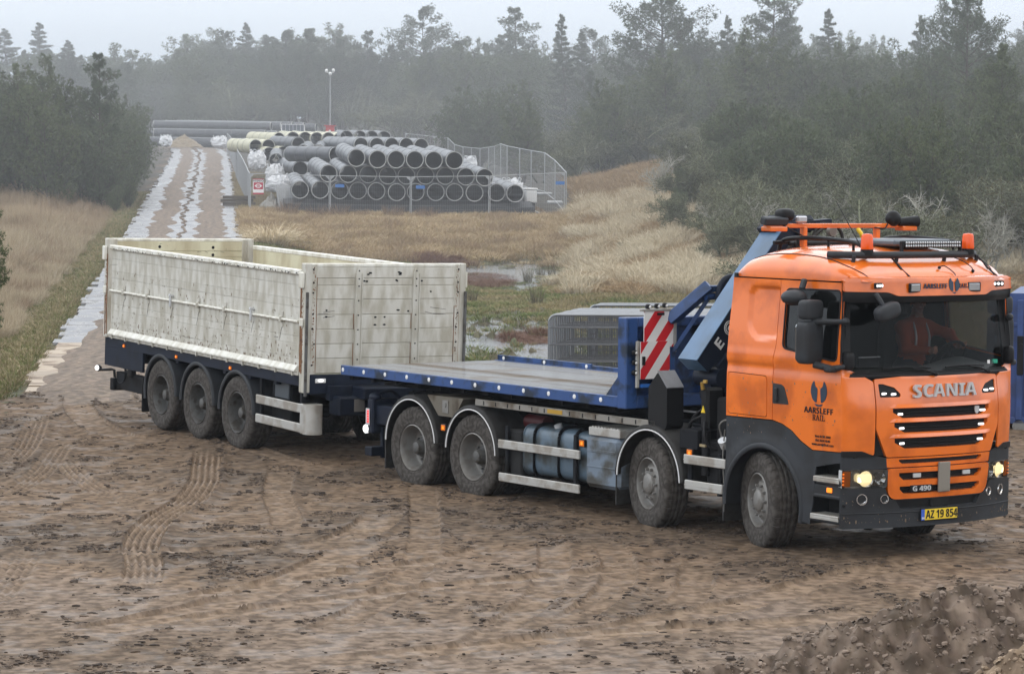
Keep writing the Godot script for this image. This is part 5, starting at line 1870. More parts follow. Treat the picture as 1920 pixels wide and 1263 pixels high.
func lorry_crane(t: Node3D):
	var x := -1.24
	var a := Vector3(x, 1.93, 1.16)
	var b := Vector3(x, 3.50, -0.16)
	var d := (b - a).normalized()
	var up := Vector3(0, 0, 1) - d * d.z
	up = (Vector3(0, 1, 0) - d * d.y).normalized()
	# folded boom: light top plate over dark sides
	var m := mb()
	var bs := Basis(d, up, d.cross(up).normalized())
	var L := (b - a).length()
	m.box((a + b) / 2 + up * 0.085, Vector3(L, 0.012, 0.34), 0.003, bs)
	m.quad(a + up * 0.085 - bs.z * 0.168, a + up * 0.085 + bs.z * 0.168, a - up * 0.11 + bs.z * 0.168, a - up * 0.11 - bs.z * 0.168, -d)
	var bm := obj("crane_boom", m, M.crane_blue, t)
	m = mb()
	m.prism(pv([0.001, 0.078, L, 0.078, L, -0.17, 1.0, -0.17, 0.35, -0.20, 0.001, -0.12]), a, d, up, 0.33)
	obj("boom_web", m, M.navy, bm)
	# lettering on the side that faces forward
	var fz := bs.z if bs.z.x > 0 else -bs.z
	var at := func(s: float, h: float) -> Vector3: return a + d * s + up * h + fz * 0.168
	var rx := d
	var ry := up
	if rx.cross(ry).dot(fz) < 0: rx = -d
	text_on("E", 0.125, at.call(0.34, -0.045), d, up if d.cross(up).dot(fz) > 0 else -up, M.white, "boom_lettering", bm, "Droid Sans", true, 1.25, 0.006)
	text_on("S", 0.125, at.call(0.80, -0.045), d, up if d.cross(up).dot(fz) > 0 else -up, M.white, "boom_lettering", bm, "Droid Sans", true, 1.25, 0.006)
	m = mb()
	var fb := Basis(d, fz, d.cross(fz))
	for r: float in [0.082, 0.062]:
		m.lathe(at.call(0.57, -0.045), fb, PackedVector2Array([Vector2(r - 0.009, 0.0), Vector2(r - 0.009, 0.004), Vector2(r, 0.004), Vector2(r, 0.0)]), 24)
	m.ball(at.call(0.57, -0.045), Vector3(0.035, 0.004, 0.026), 10, fb)
	obj("boom_emblem", m, M.white, bm)
	# second boom hanging down on the far side, and the fold at the top
	m = mb()
	m.beam(b + Vector3(-0.05, 0.02, 0.15), Vector3(x - 0.05, 2.2, -1.15), 0.30, 0.24)
	m.box(b + Vector3(0.0, 0.0, -0.12), Vector3(0.30, 0.20, 0.50), 0.05)
	m.cyl(Vector3(x - 0.19, 3.44, -0.25), Vector3(x + 0.21, 3.44, -0.25), 0.07, 0.07, 12)
	m.beam(Vector3(x + 0.1, 3.46, -0.1), Vector3(x + 0.1, 3.50, -0.75), 0.14, 0.12)
	obj("crane_jib", m, M.navy, t)
	m = mb()
	m.tube(curve3(p3([x + 0.2, 3.3, -0.4, x + 0.2, 3.50, -0.55, x + 0.2, 3.42, -0.85, x + 0.2, 3.1, -0.9]), 6), 0.02, 6)
	m.tube(curve3(p3([x + 0.23, 3.2, -0.25, x + 0.26, 3.40, -0.45, x + 0.2, 3.45, -0.7, x + 0.2, 3.0, -0.8]), 6), 0.018, 6)
	m.tube(curve3(p3([x + 0.19, 2.0, 0.75, x + 0.24, 2.4, 0.62, x + 0.24, 2.9, 0.2, x + 0.2, 3.35, -0.15]), 6), 0.02, 6)
	obj("hydraulic_hose", m, M.rubber, t)
	m = mb()
	m.cyl(Vector3(x + 0.3, 3.42, -0.60), Vector3(x + 0.36, 3.42, -0.60), 0.06, 0.06, 14)
	obj("hose_fitting", m, M.rim, t)
	m = mb()
	m.tube(curve3(p3([x + 0.3, 3.45, -1.02, x + 0.34, 3.38, -1.05, x + 0.3, 3.32, -1.10]), 4), 0.025, 6)
	obj("yellow_strap", m, M.yellow, t)
	# column, lift cylinder, base and valve block
	m = mb()
	m.cyl(Vector3(x, 0.9, 0.2), Vector3(x, 2.1, 0.2), 0.20, 0.17, 18)
	m.bb(x - 0.28, x + 0.28, 0.85, 1.25, -0.6, 0.6, 0.03)
	m.prism(rpoly(pv([-0.16, -0.18, 0.16, -0.18, 0.35, 0.25, 0.25, 0.42, -0.05, 0.2]), 0.05), Vector3(x, 1.75, 0.75), Vector3(0, 0, -1), Vector3.UP, 0.30)
	m.cyl(Vector3(x - 0.2, 1.78, 0.88), Vector3(x + 0.22, 1.78, 0.88), 0.11, 0.11, 16)
	m.cyl(Vector3(x, 1.60, 0.95), Vector3(x, 1.60, 0.30), 0.12, 0.12, 14)
	m.bb(x - 0.15, x + 0.30, 1.30, 1.72, 0.2, 0.85, 0.05)
	m.beam(Vector3(x + 0.18, 1.86, 0.9), Vector3(x + 0.18, 2.65, 0.1), 0.06, 0.16)
	obj("crane_column", m, M.navy, t)
	# stabiliser beam and leg with its slanted grey cap
	m = mb()
	m.bb(x - 0.16, x + 0.16, 0.98, 1.2, -1.2, 1.2, 0.01)
	obj("stabiliser_beam", m, M.chassis, t)
	for s: float in [1.0, -1.0]:
		m = mb()
		m.prism(rpoly(pv([-0.17, 0.0, -0.06, -0.13, 0.06, -0.13, 0.17, 0.0, 0.17, 0.42, -0.0, 0.60, -0.17, 0.42]), 0.02), Vector3(-1.80, 1.21, 1.08 * s), Vector3.RIGHT, Vector3.UP, 0.24)
		var sl := obj("stabiliser_leg", m, M.black, t)
		m = mb()
		m.beam(Vector3(-1.805, 1.822, 1.08 * s), Vector3(-1.625, 1.635, 1.08 * s), 0.25, 0.015)
		obj("grey_cap", m, dirty(lin(0.16, 0.165, 0.18), 0.5), sl)
	m = mb()
	m.bb(-0.95, -0.62, 1.08, 1.58, 0.65, 1.05, 0.03)
	m.bb(-1.12, -0.98, 1.2, 1.68, 0.90, 1.14, 0.03)
	m.bb(-1.05, -0.75, 0.6, 1.1, 0.85, 1.1, 0.03)
	m.cyl(Vector3(-1.02, 0.7, 1.12), Vector3(-1.02, 1.2, 1.12), 0.05, 0.05, 8)
	m.tube(curve3(p3([-1.0, 1.3, 1.16, -0.95, 1.15, 1.2, -0.9, 1.02, 1.15, -0.8, 1.0, 1.0]), 5), 0.018, 6)
	m.tube(curve3(p3([-1.4, 1.2, 1.05, -1.25, 1.35, 1.1, -1.1, 1.45, 1.05, -1.0, 1.5, 0.95]), 5), 0.02, 6)
	m.tube(curve3(p3([-1.5, 1.15, 1.0, -1.3, 1.28, 1.1, -1.1, 1.36, 1.1, -1.0, 1.4, 1.0]), 5), 0.02, 6)
	obj("valve_block", m, M.black, t)
	m = mb()
	var ring := PackedVector3Array()
	for i in 21: ring.push_back(Vector3(-0.72 + cos(TAU * i / 20.0) * 0.10, 1.20 + sin(TAU * i / 20.0) * 0.14, 1.09 + 0.02 * sin(i)))
	m.tube(ring, 0.012, 6)
	obj("coiled_hose", m, M.rim, t)
	m = mb()
	m.cyl(Vector3(-1.05, 1.66, 1.15), Vector3(-1.05, 1.74, 1.17), 0.025, 0.02, 8)
	m.box(Vector3(-0.99, 1.75, 1.17), Vector3(0.06, 0.04, 0.03), 0.006)
	obj("brass_valve", m, mat(lin(0.5, 0.32, 0.08), 0.35, 0.6), t)
	m = mb()
	m.prism(pv([-0.035, 0, 0.035, 0, 0, 0.08]), Vector3(-1.05, 1.40, 1.145), Vector3.RIGHT, Vector3.UP, 0.006)
	obj("warning_triangle", m, M.yellow, t)
	m = mb()
	m.cyl(Vector3(-0.66, 1.05, 1.14), Vector3(-0.64, 1.13, 1.20), 0.05, 0.055, 14)
	obj("breather_cap", m, M.silver, t)
	m = mb()
	m.bb(-1.08, -0.98, 1.02, 1.05, 1.12, 1.17, 0.003)
	obj("bracket", m, mat(lin(0.35, 0.28, 0.16), 0.5), t)

# ---------------------------------------------------------------- flat rack carried by the lorry
func stripes(board: PackedVector2Array, pitch: float, w: float, off: float) -> Array:
	var r := []
	for i in range(-8, 9):
		var x := off + i * pitch
		# rising to the right seen from in front
		var s := pv([x - 1.0, -1.3, x - 1.0 + w, -1.3, x + 1.0 + w, 1.3, x + 1.0, 1.3])
		r.append_array(Geometry2D.intersect_polygons(board, s))
	return r

func build_flatbed():
	var t := thing("flat_rack", "blue steel flat rack with wet ribbed deck lying on the lorry", "flat rack", lorry_T)
	var m := mb()
	m.bb(-8.5, -2.46, 1.455, 1.478, -1.22, 1.22, 0.0)
	var deckm := mat(lin(0.40, 0.405, 0.41), 1.0)
	deckm.albedo_texture = ramp(noise_image(512, 0.008, 5, 15), Color(0.72, 0.64, 0.55), Color(1, 1, 1), 0.26, 0.42)
	deckm.roughness_texture = ramp(noise_image(512, 0.008, 5, 15), Color(0.7, 0.7, 0.7), Color(0.09, 0.09, 0.09), 0.24, 0.40)
	tri_map(deckm, Vector3(0.22, 0.22, 0.22))
	var dk := obj("deck", m, deckm, t)
	m = mb()
	for i in 100:
		var x := -8.46 + i * 0.06
		m.bb(x, x + 0.012, 1.478, 1.483, -1.21, 1.21, 0.0)
	var ribs := obj("deck_rib", m, deckm, dk)
	ribs.set_meta("kind", "stuff")
	for s: float in [1.0, -1.0]:
		m = mb()
		m.bb(-8.5, -2.46, 1.36, 1.49, 1.22 * s, 1.27 * s, 0.008)
		if s < 0:
			m.bb(-8.45, -6.3, 1.49, 1.56, -1.265, -1.24, 0.004)
			m.bb(-6.28, -5.2, 1.49, 1.54, -1.265, -1.24, 0.004)
			m.bb(-5.15, -2.5, 1.49, 1.56, -1.265, -1.24, 0.004)
		var sr := obj("side_rail", m, M.bed_blue, t)
		for i in 12:
			m = mb()
			m.lathe(Vector3(-8.44 + i * 0.515, 1.43, 1.27 * s), Basis(Vector3(1, 0, 0), Vector3(0, 0, s), Vector3(0, -1, 0)), pv([0.028, -0.002, 0.028, 0.004, 0.0, 0.006]), 14)
			obj("round_reflector", m, M.white, sr)
		if s < 0:
			for i in 6:
				m = mb()
				m.lathe(Vector3(-8.3 + i * 0.95, 1.52, -1.239), Basis(Vector3(1, 0, 0), Vector3(0, 0, 1), Vector3(0, -1, 0)), pv([0.026, -0.002, 0.026, 0.004, 0.0, 0.006]), 14)
				obj("round_reflector", m, M.white, sr)
	m = mb()
	for k in 12: m.bb(-8.4 + k * 0.52, -8.33 + k * 0.52, 1.30, 1.455, -1.18, 1.18, 0.0)
	for s: float in [1.0, -1.0]: m.bb(-8.5, -2.4, 1.20, 1.40, 0.46 * s, 0.58 * s)
	obj("underframe", m, M.chassis, t)
	# headboard with recessed plates, gussets, A-frame and hook
	m = mb()
	for s: float in [1.0, -1.0]:
		m.bb(-2.47, -2.30, 1.35, 2.405, 1.10 * s, 1.27 * s, 0.012)
		m.prism(pv([-2.46, 1.48, -2.46, 1.74, -2.72, 1.48]), Vector3(0, 0, 1.235 * s), Vector3.RIGHT, Vector3.UP, 0.02)
	m.bb(-2.468, -2.305, 2.29, 2.403, -1.10, 1.10, 0.012)
	m.bb(-2.468, -2.305, 1.352, 1.50, -1.10, 1.10, 0.012)
	m.bb(-2.43, -2.40, 1.48, 2.32, -1.12, 1.12, 0.0)
	for z: float in [0.66, -0.66, 0.0]: m.bb(-2.40, -2.24, 1.40, 2.38, z - 0.07, z + 0.07, 0.01)
	obj("headboard", m, M.bed_blue, t)
	m = mb()
	for s: float in [1.0, -1.0]:
		m.beam(Vector3(-2.28, 2.36, 0.66 * s), Vector3(-1.95, 2.77, 0.33 * s), 0.17, 0.13, Vector3(-0.6, 0.5, 0.3 * s))
		m.beam(Vector3(-2.26, 2.0, 0.62 * s), Vector3(-1.98, 2.66, 0.30 * s), 0.06, 0.05)
	m.bb(-2.02, -1.90, 2.70, 2.775, -0.36, 0.36, 0.01)
	m.cyl(Vector3(-1.95, 2.64, 0.40), Vector3(-1.95, 2.69, -0.40), 0.04, 0.04, 12)
	obj("hook_frame", m, M.bed_blue, t)
	m = mb()
	m.tube(curve3(p3([-1.85, 2.40, 0.26, -1.85, 2.68, 0.27, -1.84, 2.82, 0.22, -1.83, 2.87, 0.12, -1.83, 2.86, 0.03, -1.83, 2.81, 0.0]), 5), 0.055, 10, 0.035)
	obj("lifting_hook", m, M.navy, t)
	# striped hazard boards
	for k: Array in [[0.64, 1.07, 2.06, 2.475, -2.235, 0.06], [0.715, 1.14, 1.70, 2.13, -2.205, 0.155]]:
		var w: float = k[1] - k[0]
		var h: float = k[3] - k[2]
		var o := Vector3(k[4], (k[2] + k[3]) / 2, (k[0] + k[1]) / 2)
		var bp := pv([-w / 2, -h / 2, w / 2, -h / 2, w / 2, h / 2, -w / 2, h / 2])
		m = mb()
		m.prism(bp, o, Vector3(0, 0, -1), Vector3.UP, 0.012)
		var hb := obj("hazard_board", m, M.white, t)
		for p: PackedVector2Array in stripes(bp, 0.283, 0.142, k[5]):
			m = mb()
			m.prism(p, o + Vector3(0.007, 0, 0), Vector3(0, 0, -1), Vector3.UP, 0.003)
			obj("red_stripe", m, M.red, hb)
	m = mb()
	m.bb(-2.25, -2.215, 1.60, 2.135, 1.143, 1.178, 0.003)
	m.bb(-2.26, -2.22, 2.475, 2.505, 0.55, 1.12, 0.003)
	m.bb(-2.26, -2.23, 2.0, 2.50, 0.59, 0.63, 0.003)
	obj("board_bracket", m, M.alu, t)
	m = mb()
	m.bb(-2.24, -2.20, 1.60, 1.64, 0.78, 1.12, 0.003)
	obj("blue_bracket", m, mat(lin(0.02, 0.13, 0.45), 0.4), t)
	for k: Array in [[1.01, 2.53], [0.88, 2.535], [0.765, 2.54], [1.20, 2.005], [1.20, 1.89], [1.20, 1.775]]:
		m = mb()
		m.lump(Vector3(-2.24, k[1], k[0]), Vector3(0.03, 0.03, 0.03), 0.7, 12)
		var lm := obj("board_lamp", m, M.black, t)
		m = mb()
		m.ball(Vector3(-2.215, k[1] - 0.004, k[0] - 0.008), Vector3(0.012, 0.018, 0.018), 10)
		obj("lamp_lens", m, M.white, lm)
	for k: Array in [[0.86, 2.445], [1.10, 1.91]]:
		m = mb()
		m.box(Vector3(-2.19, k[1], k[0]), Vector3(0.02, 0.03 if k[1] > 2 else 0.10, 0.10 if k[1] > 2 else 0.04), 0.004)
		obj("board_latch", m, M.black, t)

# ---------------------------------------------------------------- trailer
func chips(m: MB, a: Vector3, b: Vector3, up: Vector3, nrm: Vector3, n: int, s: float, r2: RandomNumberGenerator):
	# little spots of bare or rusty metal along an edge
	for i in n:
		var p := a.lerp(b, r2.randf())
		var d := (b - a).normalized()
		var w := s * (0.4 + 1.6 * r2.randf() * r2.randf())
		var h := s * (0.25 + 0.5 * r2.randf())
		var q := PackedVector2Array()
		for k in 6: q.push_back(Vector2(cos(TAU * k / 6.0) * w, sin(TAU * k / 6.0) * h) * (0.6 + 0.6 * r2.randf()))
		m.prism(q, p + up * r2.randf_range(-1, 1) * s * 0.7 + nrm * 0.001, d, nrm.cross(d), 0.002)

func build_trailer():
	var T := body_T(Vector3(-3.5949, 0.0211, -41.6535), 0.5456, 0.0171, -0.0204)
	var t := thing("trailer", "three axle trailer with high scuffed cream drop sides and board ends", "trailer", T)
	var cream := mat(lin(0.53, 0.517, 0.468), 0.5)
	cream.albedo_texture = ramp(noise_image(1024, 0.012, 7, 33), Color(0.86, 0.845, 0.81), Color(1, 1, 1), 0.18, 0.66)
	tri_map(cream, Vector3(0.45, 0.14, 0.45))
	var cream2: StandardMaterial3D = cream.duplicate()
	cream2.albedo_color = lin(0.56, 0.548, 0.50)
	var inner: StandardMaterial3D = cream.duplicate()
	inner.albedo_color = lin(0.60, 0.575, 0.42)
	inner.albedo_texture = M.t_dirt_soft
	var white: StandardMaterial3D = cream.duplicate()
	white.albedo_color = lin(0.72, 0.715, 0.66)
	var r2 := RandomNumberGenerator.new()
	r2.seed = 99
	var m := mb()
	m.bb(-3.40, 3.42, 1.22, 1.28, -1.2, 1.2, 0.0)
	obj("load_floor", m, M.rust, t)
	for s: float in [1.0, -1.0]:
		m = mb()
		m.bb(-3.21, 3.30, 1.36, 2.66, 1.20 * s, 1.215 * s, 0.0)
		var g := obj("side_gate", m, inner, t)
		var ys := [1.37, 1.48, 1.68, 1.78, 1.98, 2.18, 2.29, 2.48, 2.635]
		for i in 8:
			m = mb()
			m.bb(-3.20, 3.285, ys[i] + 0.0008, ys[i + 1] - 0.0008, 1.216 * s, (1.244 + 0.002 * (i % 2)) * s, 0.003)
			obj("side_plank", m, cream2 if i % 2 == 0 else cream, g)
		m = mb()
		m.bb(-3.22, 3.31, 2.625, 2.695, 1.19 * s, 1.285 * s, 0.012)
		var tr := obj("top_rail", m, white, g)
		m = mb()
		chips(m, Vector3(-3.2, 2.645, 1.285 * s), Vector3(3.28, 2.645, 1.285 * s), Vector3.UP, Vector3(0, 0, s), 120, 0.016, r2)
		obj("paint_chips", m, M.chassis, tr)
		tr.get_node("paint_chips").set_meta("kind", "stuff")
		m = mb()
		m.prism(pv([1.215, 1.385, 1.25, 1.385, 1.30, 1.32, 1.30, 1.30, 1.215, 1.30]) if s > 0 else pv([-1.215, 1.385, -1.215, 1.30, -1.30, 1.30, -1.30, 1.32, -1.25, 1.385]), Vector3(0.035, 0, 0), Vector3(0, 0, 1), Vector3.UP, 6.45)
		obj("bottom_lip", m, white, g)
		m = mb()
		m.bb(-3.24, 3.30, 1.245, 1.302, 1.14 * s, 1.262 * s, 0.006)
		for i in 13: m.bb(-3.1 + i * 0.52, -3.07 + i * 0.52, 1.235, 1.33, 1.255 * s, 1.285 * s, 0.003)
		obj("hinge_rail", m, cream, g)
		# locking rod with brackets and handles
		m = mb()
		m.cyl(Vector3(-3.20, 1.985, 1.268 * s), Vector3(3.29, 1.985, 1.268 * s), 0.019, 0.019, 10)
		var rod := obj("locking_rod", m, white, g)
		for i in 7:
			m = mb()
			var x: float = [-2.67, -1.76, -0.87, 0.05, 0.96, 1.87, 2.77][i]
			if i == 2 or i == 5:
				m.box(Vector3(x, 1.985, 1.295 * s), Vector3(0.045, 0.19, 0.03), 0.01)
				m.cyl(Vector3(x, 2.05, 1.25 * s), Vector3(x, 2.07, 1.315 * s), 0.022, 0.022, 8)
				obj("rod_handle", m, M.silver, rod)
			else:
				m.box(Vector3(x, 1.985, 1.275 * s), Vector3(0.055, 0.085, 0.05), 0.012)
				m.box(Vector3(x, 2.06, 1.252 * s), Vector3(0.05, 0.06, 0.012), 0.003)
				m.box(Vector3(x, 1.91, 1.252 * s), Vector3(0.05, 0.06, 0.012), 0.003)
				obj("rod_bracket", m, cream, rod)
		m = mb()
		for i in 7:
			var x: float = [-2.67, -1.76, -0.87, 0.05, 0.96, 1.87, 2.77][i]
			m.prism(pv([-0.008, 0, 0.008, 0, -0.06 - 0.05 * r2.randf(), -0.16 - 0.08 * r2.randf()]), Vector3(x - 0.01, 1.88, 1.2455 * s), Vector3.RIGHT, Vector3.UP, 0.002)
		for i in 9:
			var p := Vector3(r2.randf_range(-3.1, 3.2), r2.randf_range(1.45, 2.6), 1.2455 * s)
			var q := Vector3(r2.randf_range(-0.30, 0.30), r2.randf_range(-0.03, 0.03), 0)
			m.cyl(p, p + q, 0.002, 0.001, 4)
			if i % 3 == 0: m.cyl(p + q, p + q + Vector3(r2.randf_range(-0.2, 0.2), r2.randf_range(-0.03, 0.03), 0), 0.002, 0.001, 4)
		obj("scuff_marks", m, M.chassis, g)
		g.get_node("scuff_marks").set_meta("kind", "stuff")
		# corner posts with catches
		for e: float in [-1.0, 1.0]:
			var xa := -3.455 if e < 0 else 3.335
			var xb := -3.315 if e < 0 else 3.475
			m = mb()
			m.bb(xa, xb, 1.02 if e > 0 else 1.24, 2.79, 1.16 * s, 1.262 * s, 0.01)
			var cp := obj("corner_post", m, cream, t)
			m = mb()
			m.bb(xa - 0.012, xb - 0.02, 2.45, 2.67, 1.262 * s, 1.30 * s, 0.012)
			m.bb(xa + 0.02, xb - 0.02, 1.93, 2.04, 1.262 * s, 1.292 * s, 0.01)
			obj("gate_catch", m, white, cp)
			m = mb()
			m.bb((xb - 0.035) if e < 0 else (xa + 0.004), (xb - 0.004) if e < 0 else (xa + 0.035), 1.30, 2.55, 1.262 * s, 1.267 * s, 0.001)
			m.bb(xa + 0.05, xa + 0.075, 1.28, 1.9, 1.262 * s, 1.268 * s, 0.001)
			chips(m, Vector3(xa + 0.07, 1.3, 1.263 * s), Vector3(xa + 0.07, 2.4, 1.263 * s), Vector3.RIGHT * 3.0, Vector3(0, 0, s), 50, 0.014, r2)
			var ru := obj("rust_streak", m, M.rust, cp)
			ru.set_meta("kind", "stuff")
		m = mb()
		m.cyl(Vector3(3.50, 0.98, 1.245 * s), Vector3(3.50, 2.40, 1.245 * s), 0.022, 0.022, 8)
		obj("sheet_pole", m, M.rim_dark, t)
	# end boards: front (seen from outside) and rear (seen from inside)
	for e: float in [1.0, -1.0]:
		var x := 3.42 * e
		m = mb()
		m.bb(x - 0.02, x + 0.02, 1.27, 2.76, -1.16, 1.16, 0.0)
		var eb := obj("end_board", m, inner, t)
		eb.set_meta("label", "front board of cream planks with two upright ribs" if e > 0 else "rear board of cream planks with round holes")
		var ys := [1.285, 1.49, 1.69, 1.89, 2.09, 2.30, 2.49, 2.59, 2.745]
		for q: float in ([1.0, -1.0] if e < 0 else [1.0]):
			for i in 8:
				m = mb()
				var xo := x + 0.03 * e * q
				m.bb(xo - 0.010, xo + 0.010 + 0.0015 * (i % 3), ys[i] + 0.002, ys[i + 1] - 0.002, -1.10, 1.10, 0.005)
				obj("end_plank", m, (cream if i % 2 == 0 else cream2) if q > 0 else inner, eb)
		m = mb()
		m.bb(x - 0.045, x + 0.045, 2.742, 2.79, -1.17, 1.17, 0.01)
		obj("board_rail", m, white, eb)
		for z: float in [1.125, -1.125]:
			m = mb()
			m.bb(x - 0.045, x + 0.047, 1.27, 2.78, z - 0.045, z + 0.045, 0.008)
			var an := obj("edge_angle", m, cream, eb)
			m = mb()
			chips(m, Vector3(x + 0.048 * e, 1.3, z), Vector3(x + 0.048 * e, 2.75, z), Vector3(0, 0, 2.0), Vector3(e, 0, 0), 60, 0.012, r2)
			m.bb(x + 0.046 * e, x + 0.049 * e, 1.30, 2.6, z - 0.045, z - 0.036, 0.0)
			m.bb(x + 0.046 * e, x + 0.049 * e, 1.30, 2.2, z + 0.036, z + 0.045, 0.0)
			obj("rust_spots", m, M.rust, an)
			an.get_node("rust_spots").set_meta("kind", "stuff")
			m = mb()
			for y: float in [2.71, 2.53, 2.39, 2.10, 1.90, 1.69, 1.40]: m.ball(Vector3(x + 0.05 * e, y, z + r2.randf_range(-0.02, 0.02)), Vector3(0.01, 0.014, 0.014), 6)
			obj("dark_rivets", m, M.liner, an)
			an.get_node("dark_rivets").set_meta("kind", "stuff")
		if e > 0:
			for z: float in [0.445, -0.46]:
				m = mb()
				m.prism(rpoly(pv([-0.055, 1.28, 0.055, 1.28, 0.055, 2.62, 0.02, 2.73, -0.02, 2.73, -0.055, 2.62]), 0.02), Vector3(x + 0.047, 0, z), Vector3(0, 0, -1), Vector3.UP, 0.03)
				m.bb(x + 0.06, x + 0.085, 1.28, 2.66, z - 0.055, z - 0.042, 0.004)
				m.bb(x + 0.06, x + 0.085, 1.28, 2.66, z + 0.042, z + 0.055, 0.004)
				var rb := obj("upright_rib", m, cream2, eb)
				m = mb()
				for y: float in [2.69, 2.58, 2.48, 2.28, 2.08, 1.88, 1.68, 1.47]: m.ball(Vector3(x + 0.064, y, z), Vector3(0.006, 0.012, 0.012), 6)
				obj("dark_rivets", m, M.liner, rb)
				rb.get_node("dark_rivets").set_meta("kind", "stuff")
				m = mb()
				m.bb(x + 0.040, x + 0.0425, 1.30, 2.1, z + 0.056, z + 0.066, 0.0)
				obj("rust_streak", m, M.rust, rb)
		m = mb()
		for k: Array in [[0.27, 2.66], [0.255, 2.66], [0.30, 2.64], [-0.19, 2.67], [-0.205, 2.64], [-0.22, 2.66], [0.40, 2.55], [0.36, 2.55], [0.31, 2.545], [-0.15, 2.56], [-0.165, 2.55], [-0.19, 2.145], [-0.35, 2.13], [-0.52, 2.12], [0.17, 2.05], [0.02, 2.05], [0.17, 1.945], [0.02, 1.945], [-0.55, 2.55], [-0.70, 2.40], [0.93, 2.15], [0.93, 2.06]]:
			var q := PackedVector2Array()
			for i in 6: q.push_back(Vector2(cos(TAU * i / 6.0) * (0.012 + 0.022 * r2.randf()), sin(TAU * i / 6.0) * 0.013))
			m.prism(q, Vector3(x + 0.0425 * e, k[1], k[0]), Vector3(0, 0, -1), Vector3.UP, 0.003)
		for k: Array in [[0.98, 2.12, 0.80, 2.145], [0.98, 2.05, 0.80, 2.07], [1.05, 2.10, 0.9, 2.10], [-0.62, 2.12, -0.75, 2.09], [-0.75, 2.09, -0.95, 2.08], [-0.7, 2.18, -0.95, 2.15]]:
			m.cyl(Vector3(x + 0.042 * e, k[1], k[0]), Vector3(x + 0.042 * e, k[3], k[2]), 0.003, 0.002, 4)
		if e < 0:
			for k: Array in [[0.36, 2.66], [-0.57, 2.65], [-0.57, 2.53], [0.9, 2.4]]:
				m.cyl(Vector3(x + 0.03, k[1], k[0]), Vector3(x + 0.0445, k[1], k[0]), 0.025, 0.025, 10)
			for i in 30:
				var p := Vector3(x + 0.042, r2.randf_range(2.3, 2.72), r2.randf_range(-1.05, 1.05))
				m.cyl(p, p + Vector3(0, r2.randf_range(-0.05, 0.05), r2.randf_range(-0.10, 0.10)), 0.003, 0.001, 4)
		obj("dents_and_scratches", m, M.chassis, eb)
		eb.get_node("dents_and_scratches").set_meta("kind", "stuff")
	# dried mud thrown up along the lower planks
	m = mb()
	for i in 520:
		var s := 0.003 + 0.010 * pow(r2.randf(), 3.0)
		var q := PackedVector2Array()
		for k in 5: q.push_back(Vector2(cos(TAU * k / 5.0) * s, sin(TAU * k / 5.0) * s * r2.randf_range(0.8, 3.0)))
		m.prism(q, Vector3(r2.randf_range(-3.15, 3.25), 1.40 + 0.9 * pow(r2.randf(), 2.6), 1.248), Vector3.RIGHT, Vector3.UP, 0.002)
	obj("mud_specks", m, mat(lin(0.20, 0.15, 0.105), 0.9), t)
	t.get_node("mud_specks").set_meta("kind", "stuff")
	# chassis
	m = mb()
	for s: float in [1.0, -1.0]:
		m.bb(-3.40, 3.40, 0.86, 1.22, 0.42 * s, 0.52 * s)
		m.bb(-3.44, 3.42, 1.10, 1.24, 1.14 * s, 1.235 * s, 0.006)
		m.bb(-3.45, -1.98, 0.80, 1.12, 1.19 * s, 1.232 * s, 0.006)
	for i in 9: m.bb(-3.3 + i * 0.82, -3.2 + i * 0.82, 1.05, 1.22, -1.2, 1.2)
	m.bb(3.38, 3.47, 1.0, 1.27, -1.22, 1.22, 0.01)
	m.bb(-3.46, -3.40, 0.80, 1.24, -1.22, 1.22, 0.01)
	obj("chassis_frame", m, M.navy, t)
	m = mb()
	m.bb(2.2, 2.8, 0.55, 1.05, 0.95, 1.10, 0.02)
	m.bb(-1.9, 2.0, 0.75, 1.1, -0.4, 0.4)
	obj("toolbox", m, M.chassis, t)
	m = mb()
	m.bb(2.35, 2.78, 0.86, 1.16, 1.10, 1.13, 0.01)
	obj("pale_plate", m, mat(lin(0.05, 0.06, 0.07), 0.5), t)
	m = mb()
	for x: float in [-1.32, 0.0, 1.32]:
		m.cyl(Vector3(x, 0.53, -1.0), Vector3(x, 0.53, 1.0), 0.075, 0.075, 10)
		for s: float in [1.0, -1.0]: m.beam(Vector3(x - 0.5, 0.70, 0.5 * s), Vector3(x + 0.5, 0.62, 0.5 * s), 0.09, 0.08)
	obj("axle", m, M.chassis, t)
	for s: float in [1.0, -1.0]:
		var fl := Basis.IDENTITY if s > 0 else Basis(Vector3.UP, PI)
		var za := 0.82 if s > 0 else -1.245
		var zb := 1.245 if s > 0 else -0.82
		for x: float in [-1.32, 0.0, 1.32]:
			wheel(t, 2, Transform3D(fl * Basis(Vector3.BACK, x * 2.0), Vector3(x, 0.53, 1.045 * s)))
			fender(t, x, 0.56, 0.60, 0.0, PI + (0.05 if x > -1 else 0.25), za, zb, M.plastic, false)
		m = mb()
		m.bb(-2.02, -1.99, 0.20, 0.72, 0.85 * s, 1.22 * s)
		obj("mudflap", m, M.black, t)
		for k: float in [0.80, 0.53]:
			m = mb()
			m.bb(1.97, 3.40, k - 0.062, k + 0.062, 1.205 * s, 1.24 * s, 0.01)
			obj("side_guard", m, M.alu, t)
		m = mb()
		m.cyl(Vector3(3.50, 0.46, 1.12 * s), Vector3(3.50, 0.87, 1.12 * s), 0.135, 0.135, 20)
		m.bb(3.36, 3.50, 0.46, 0.87, 0.99 * s, 1.248 * s, 0.01)
		obj("guard_end", m, M.alu, t)
		m = mb()
		for x: float in [2.05, 3.3]: m.bb(x - 0.03, x + 0.03, 0.45, 1.1, 1.15 * s, 1.203 * s)
		obj("guard_post", m, M.chassis, t)
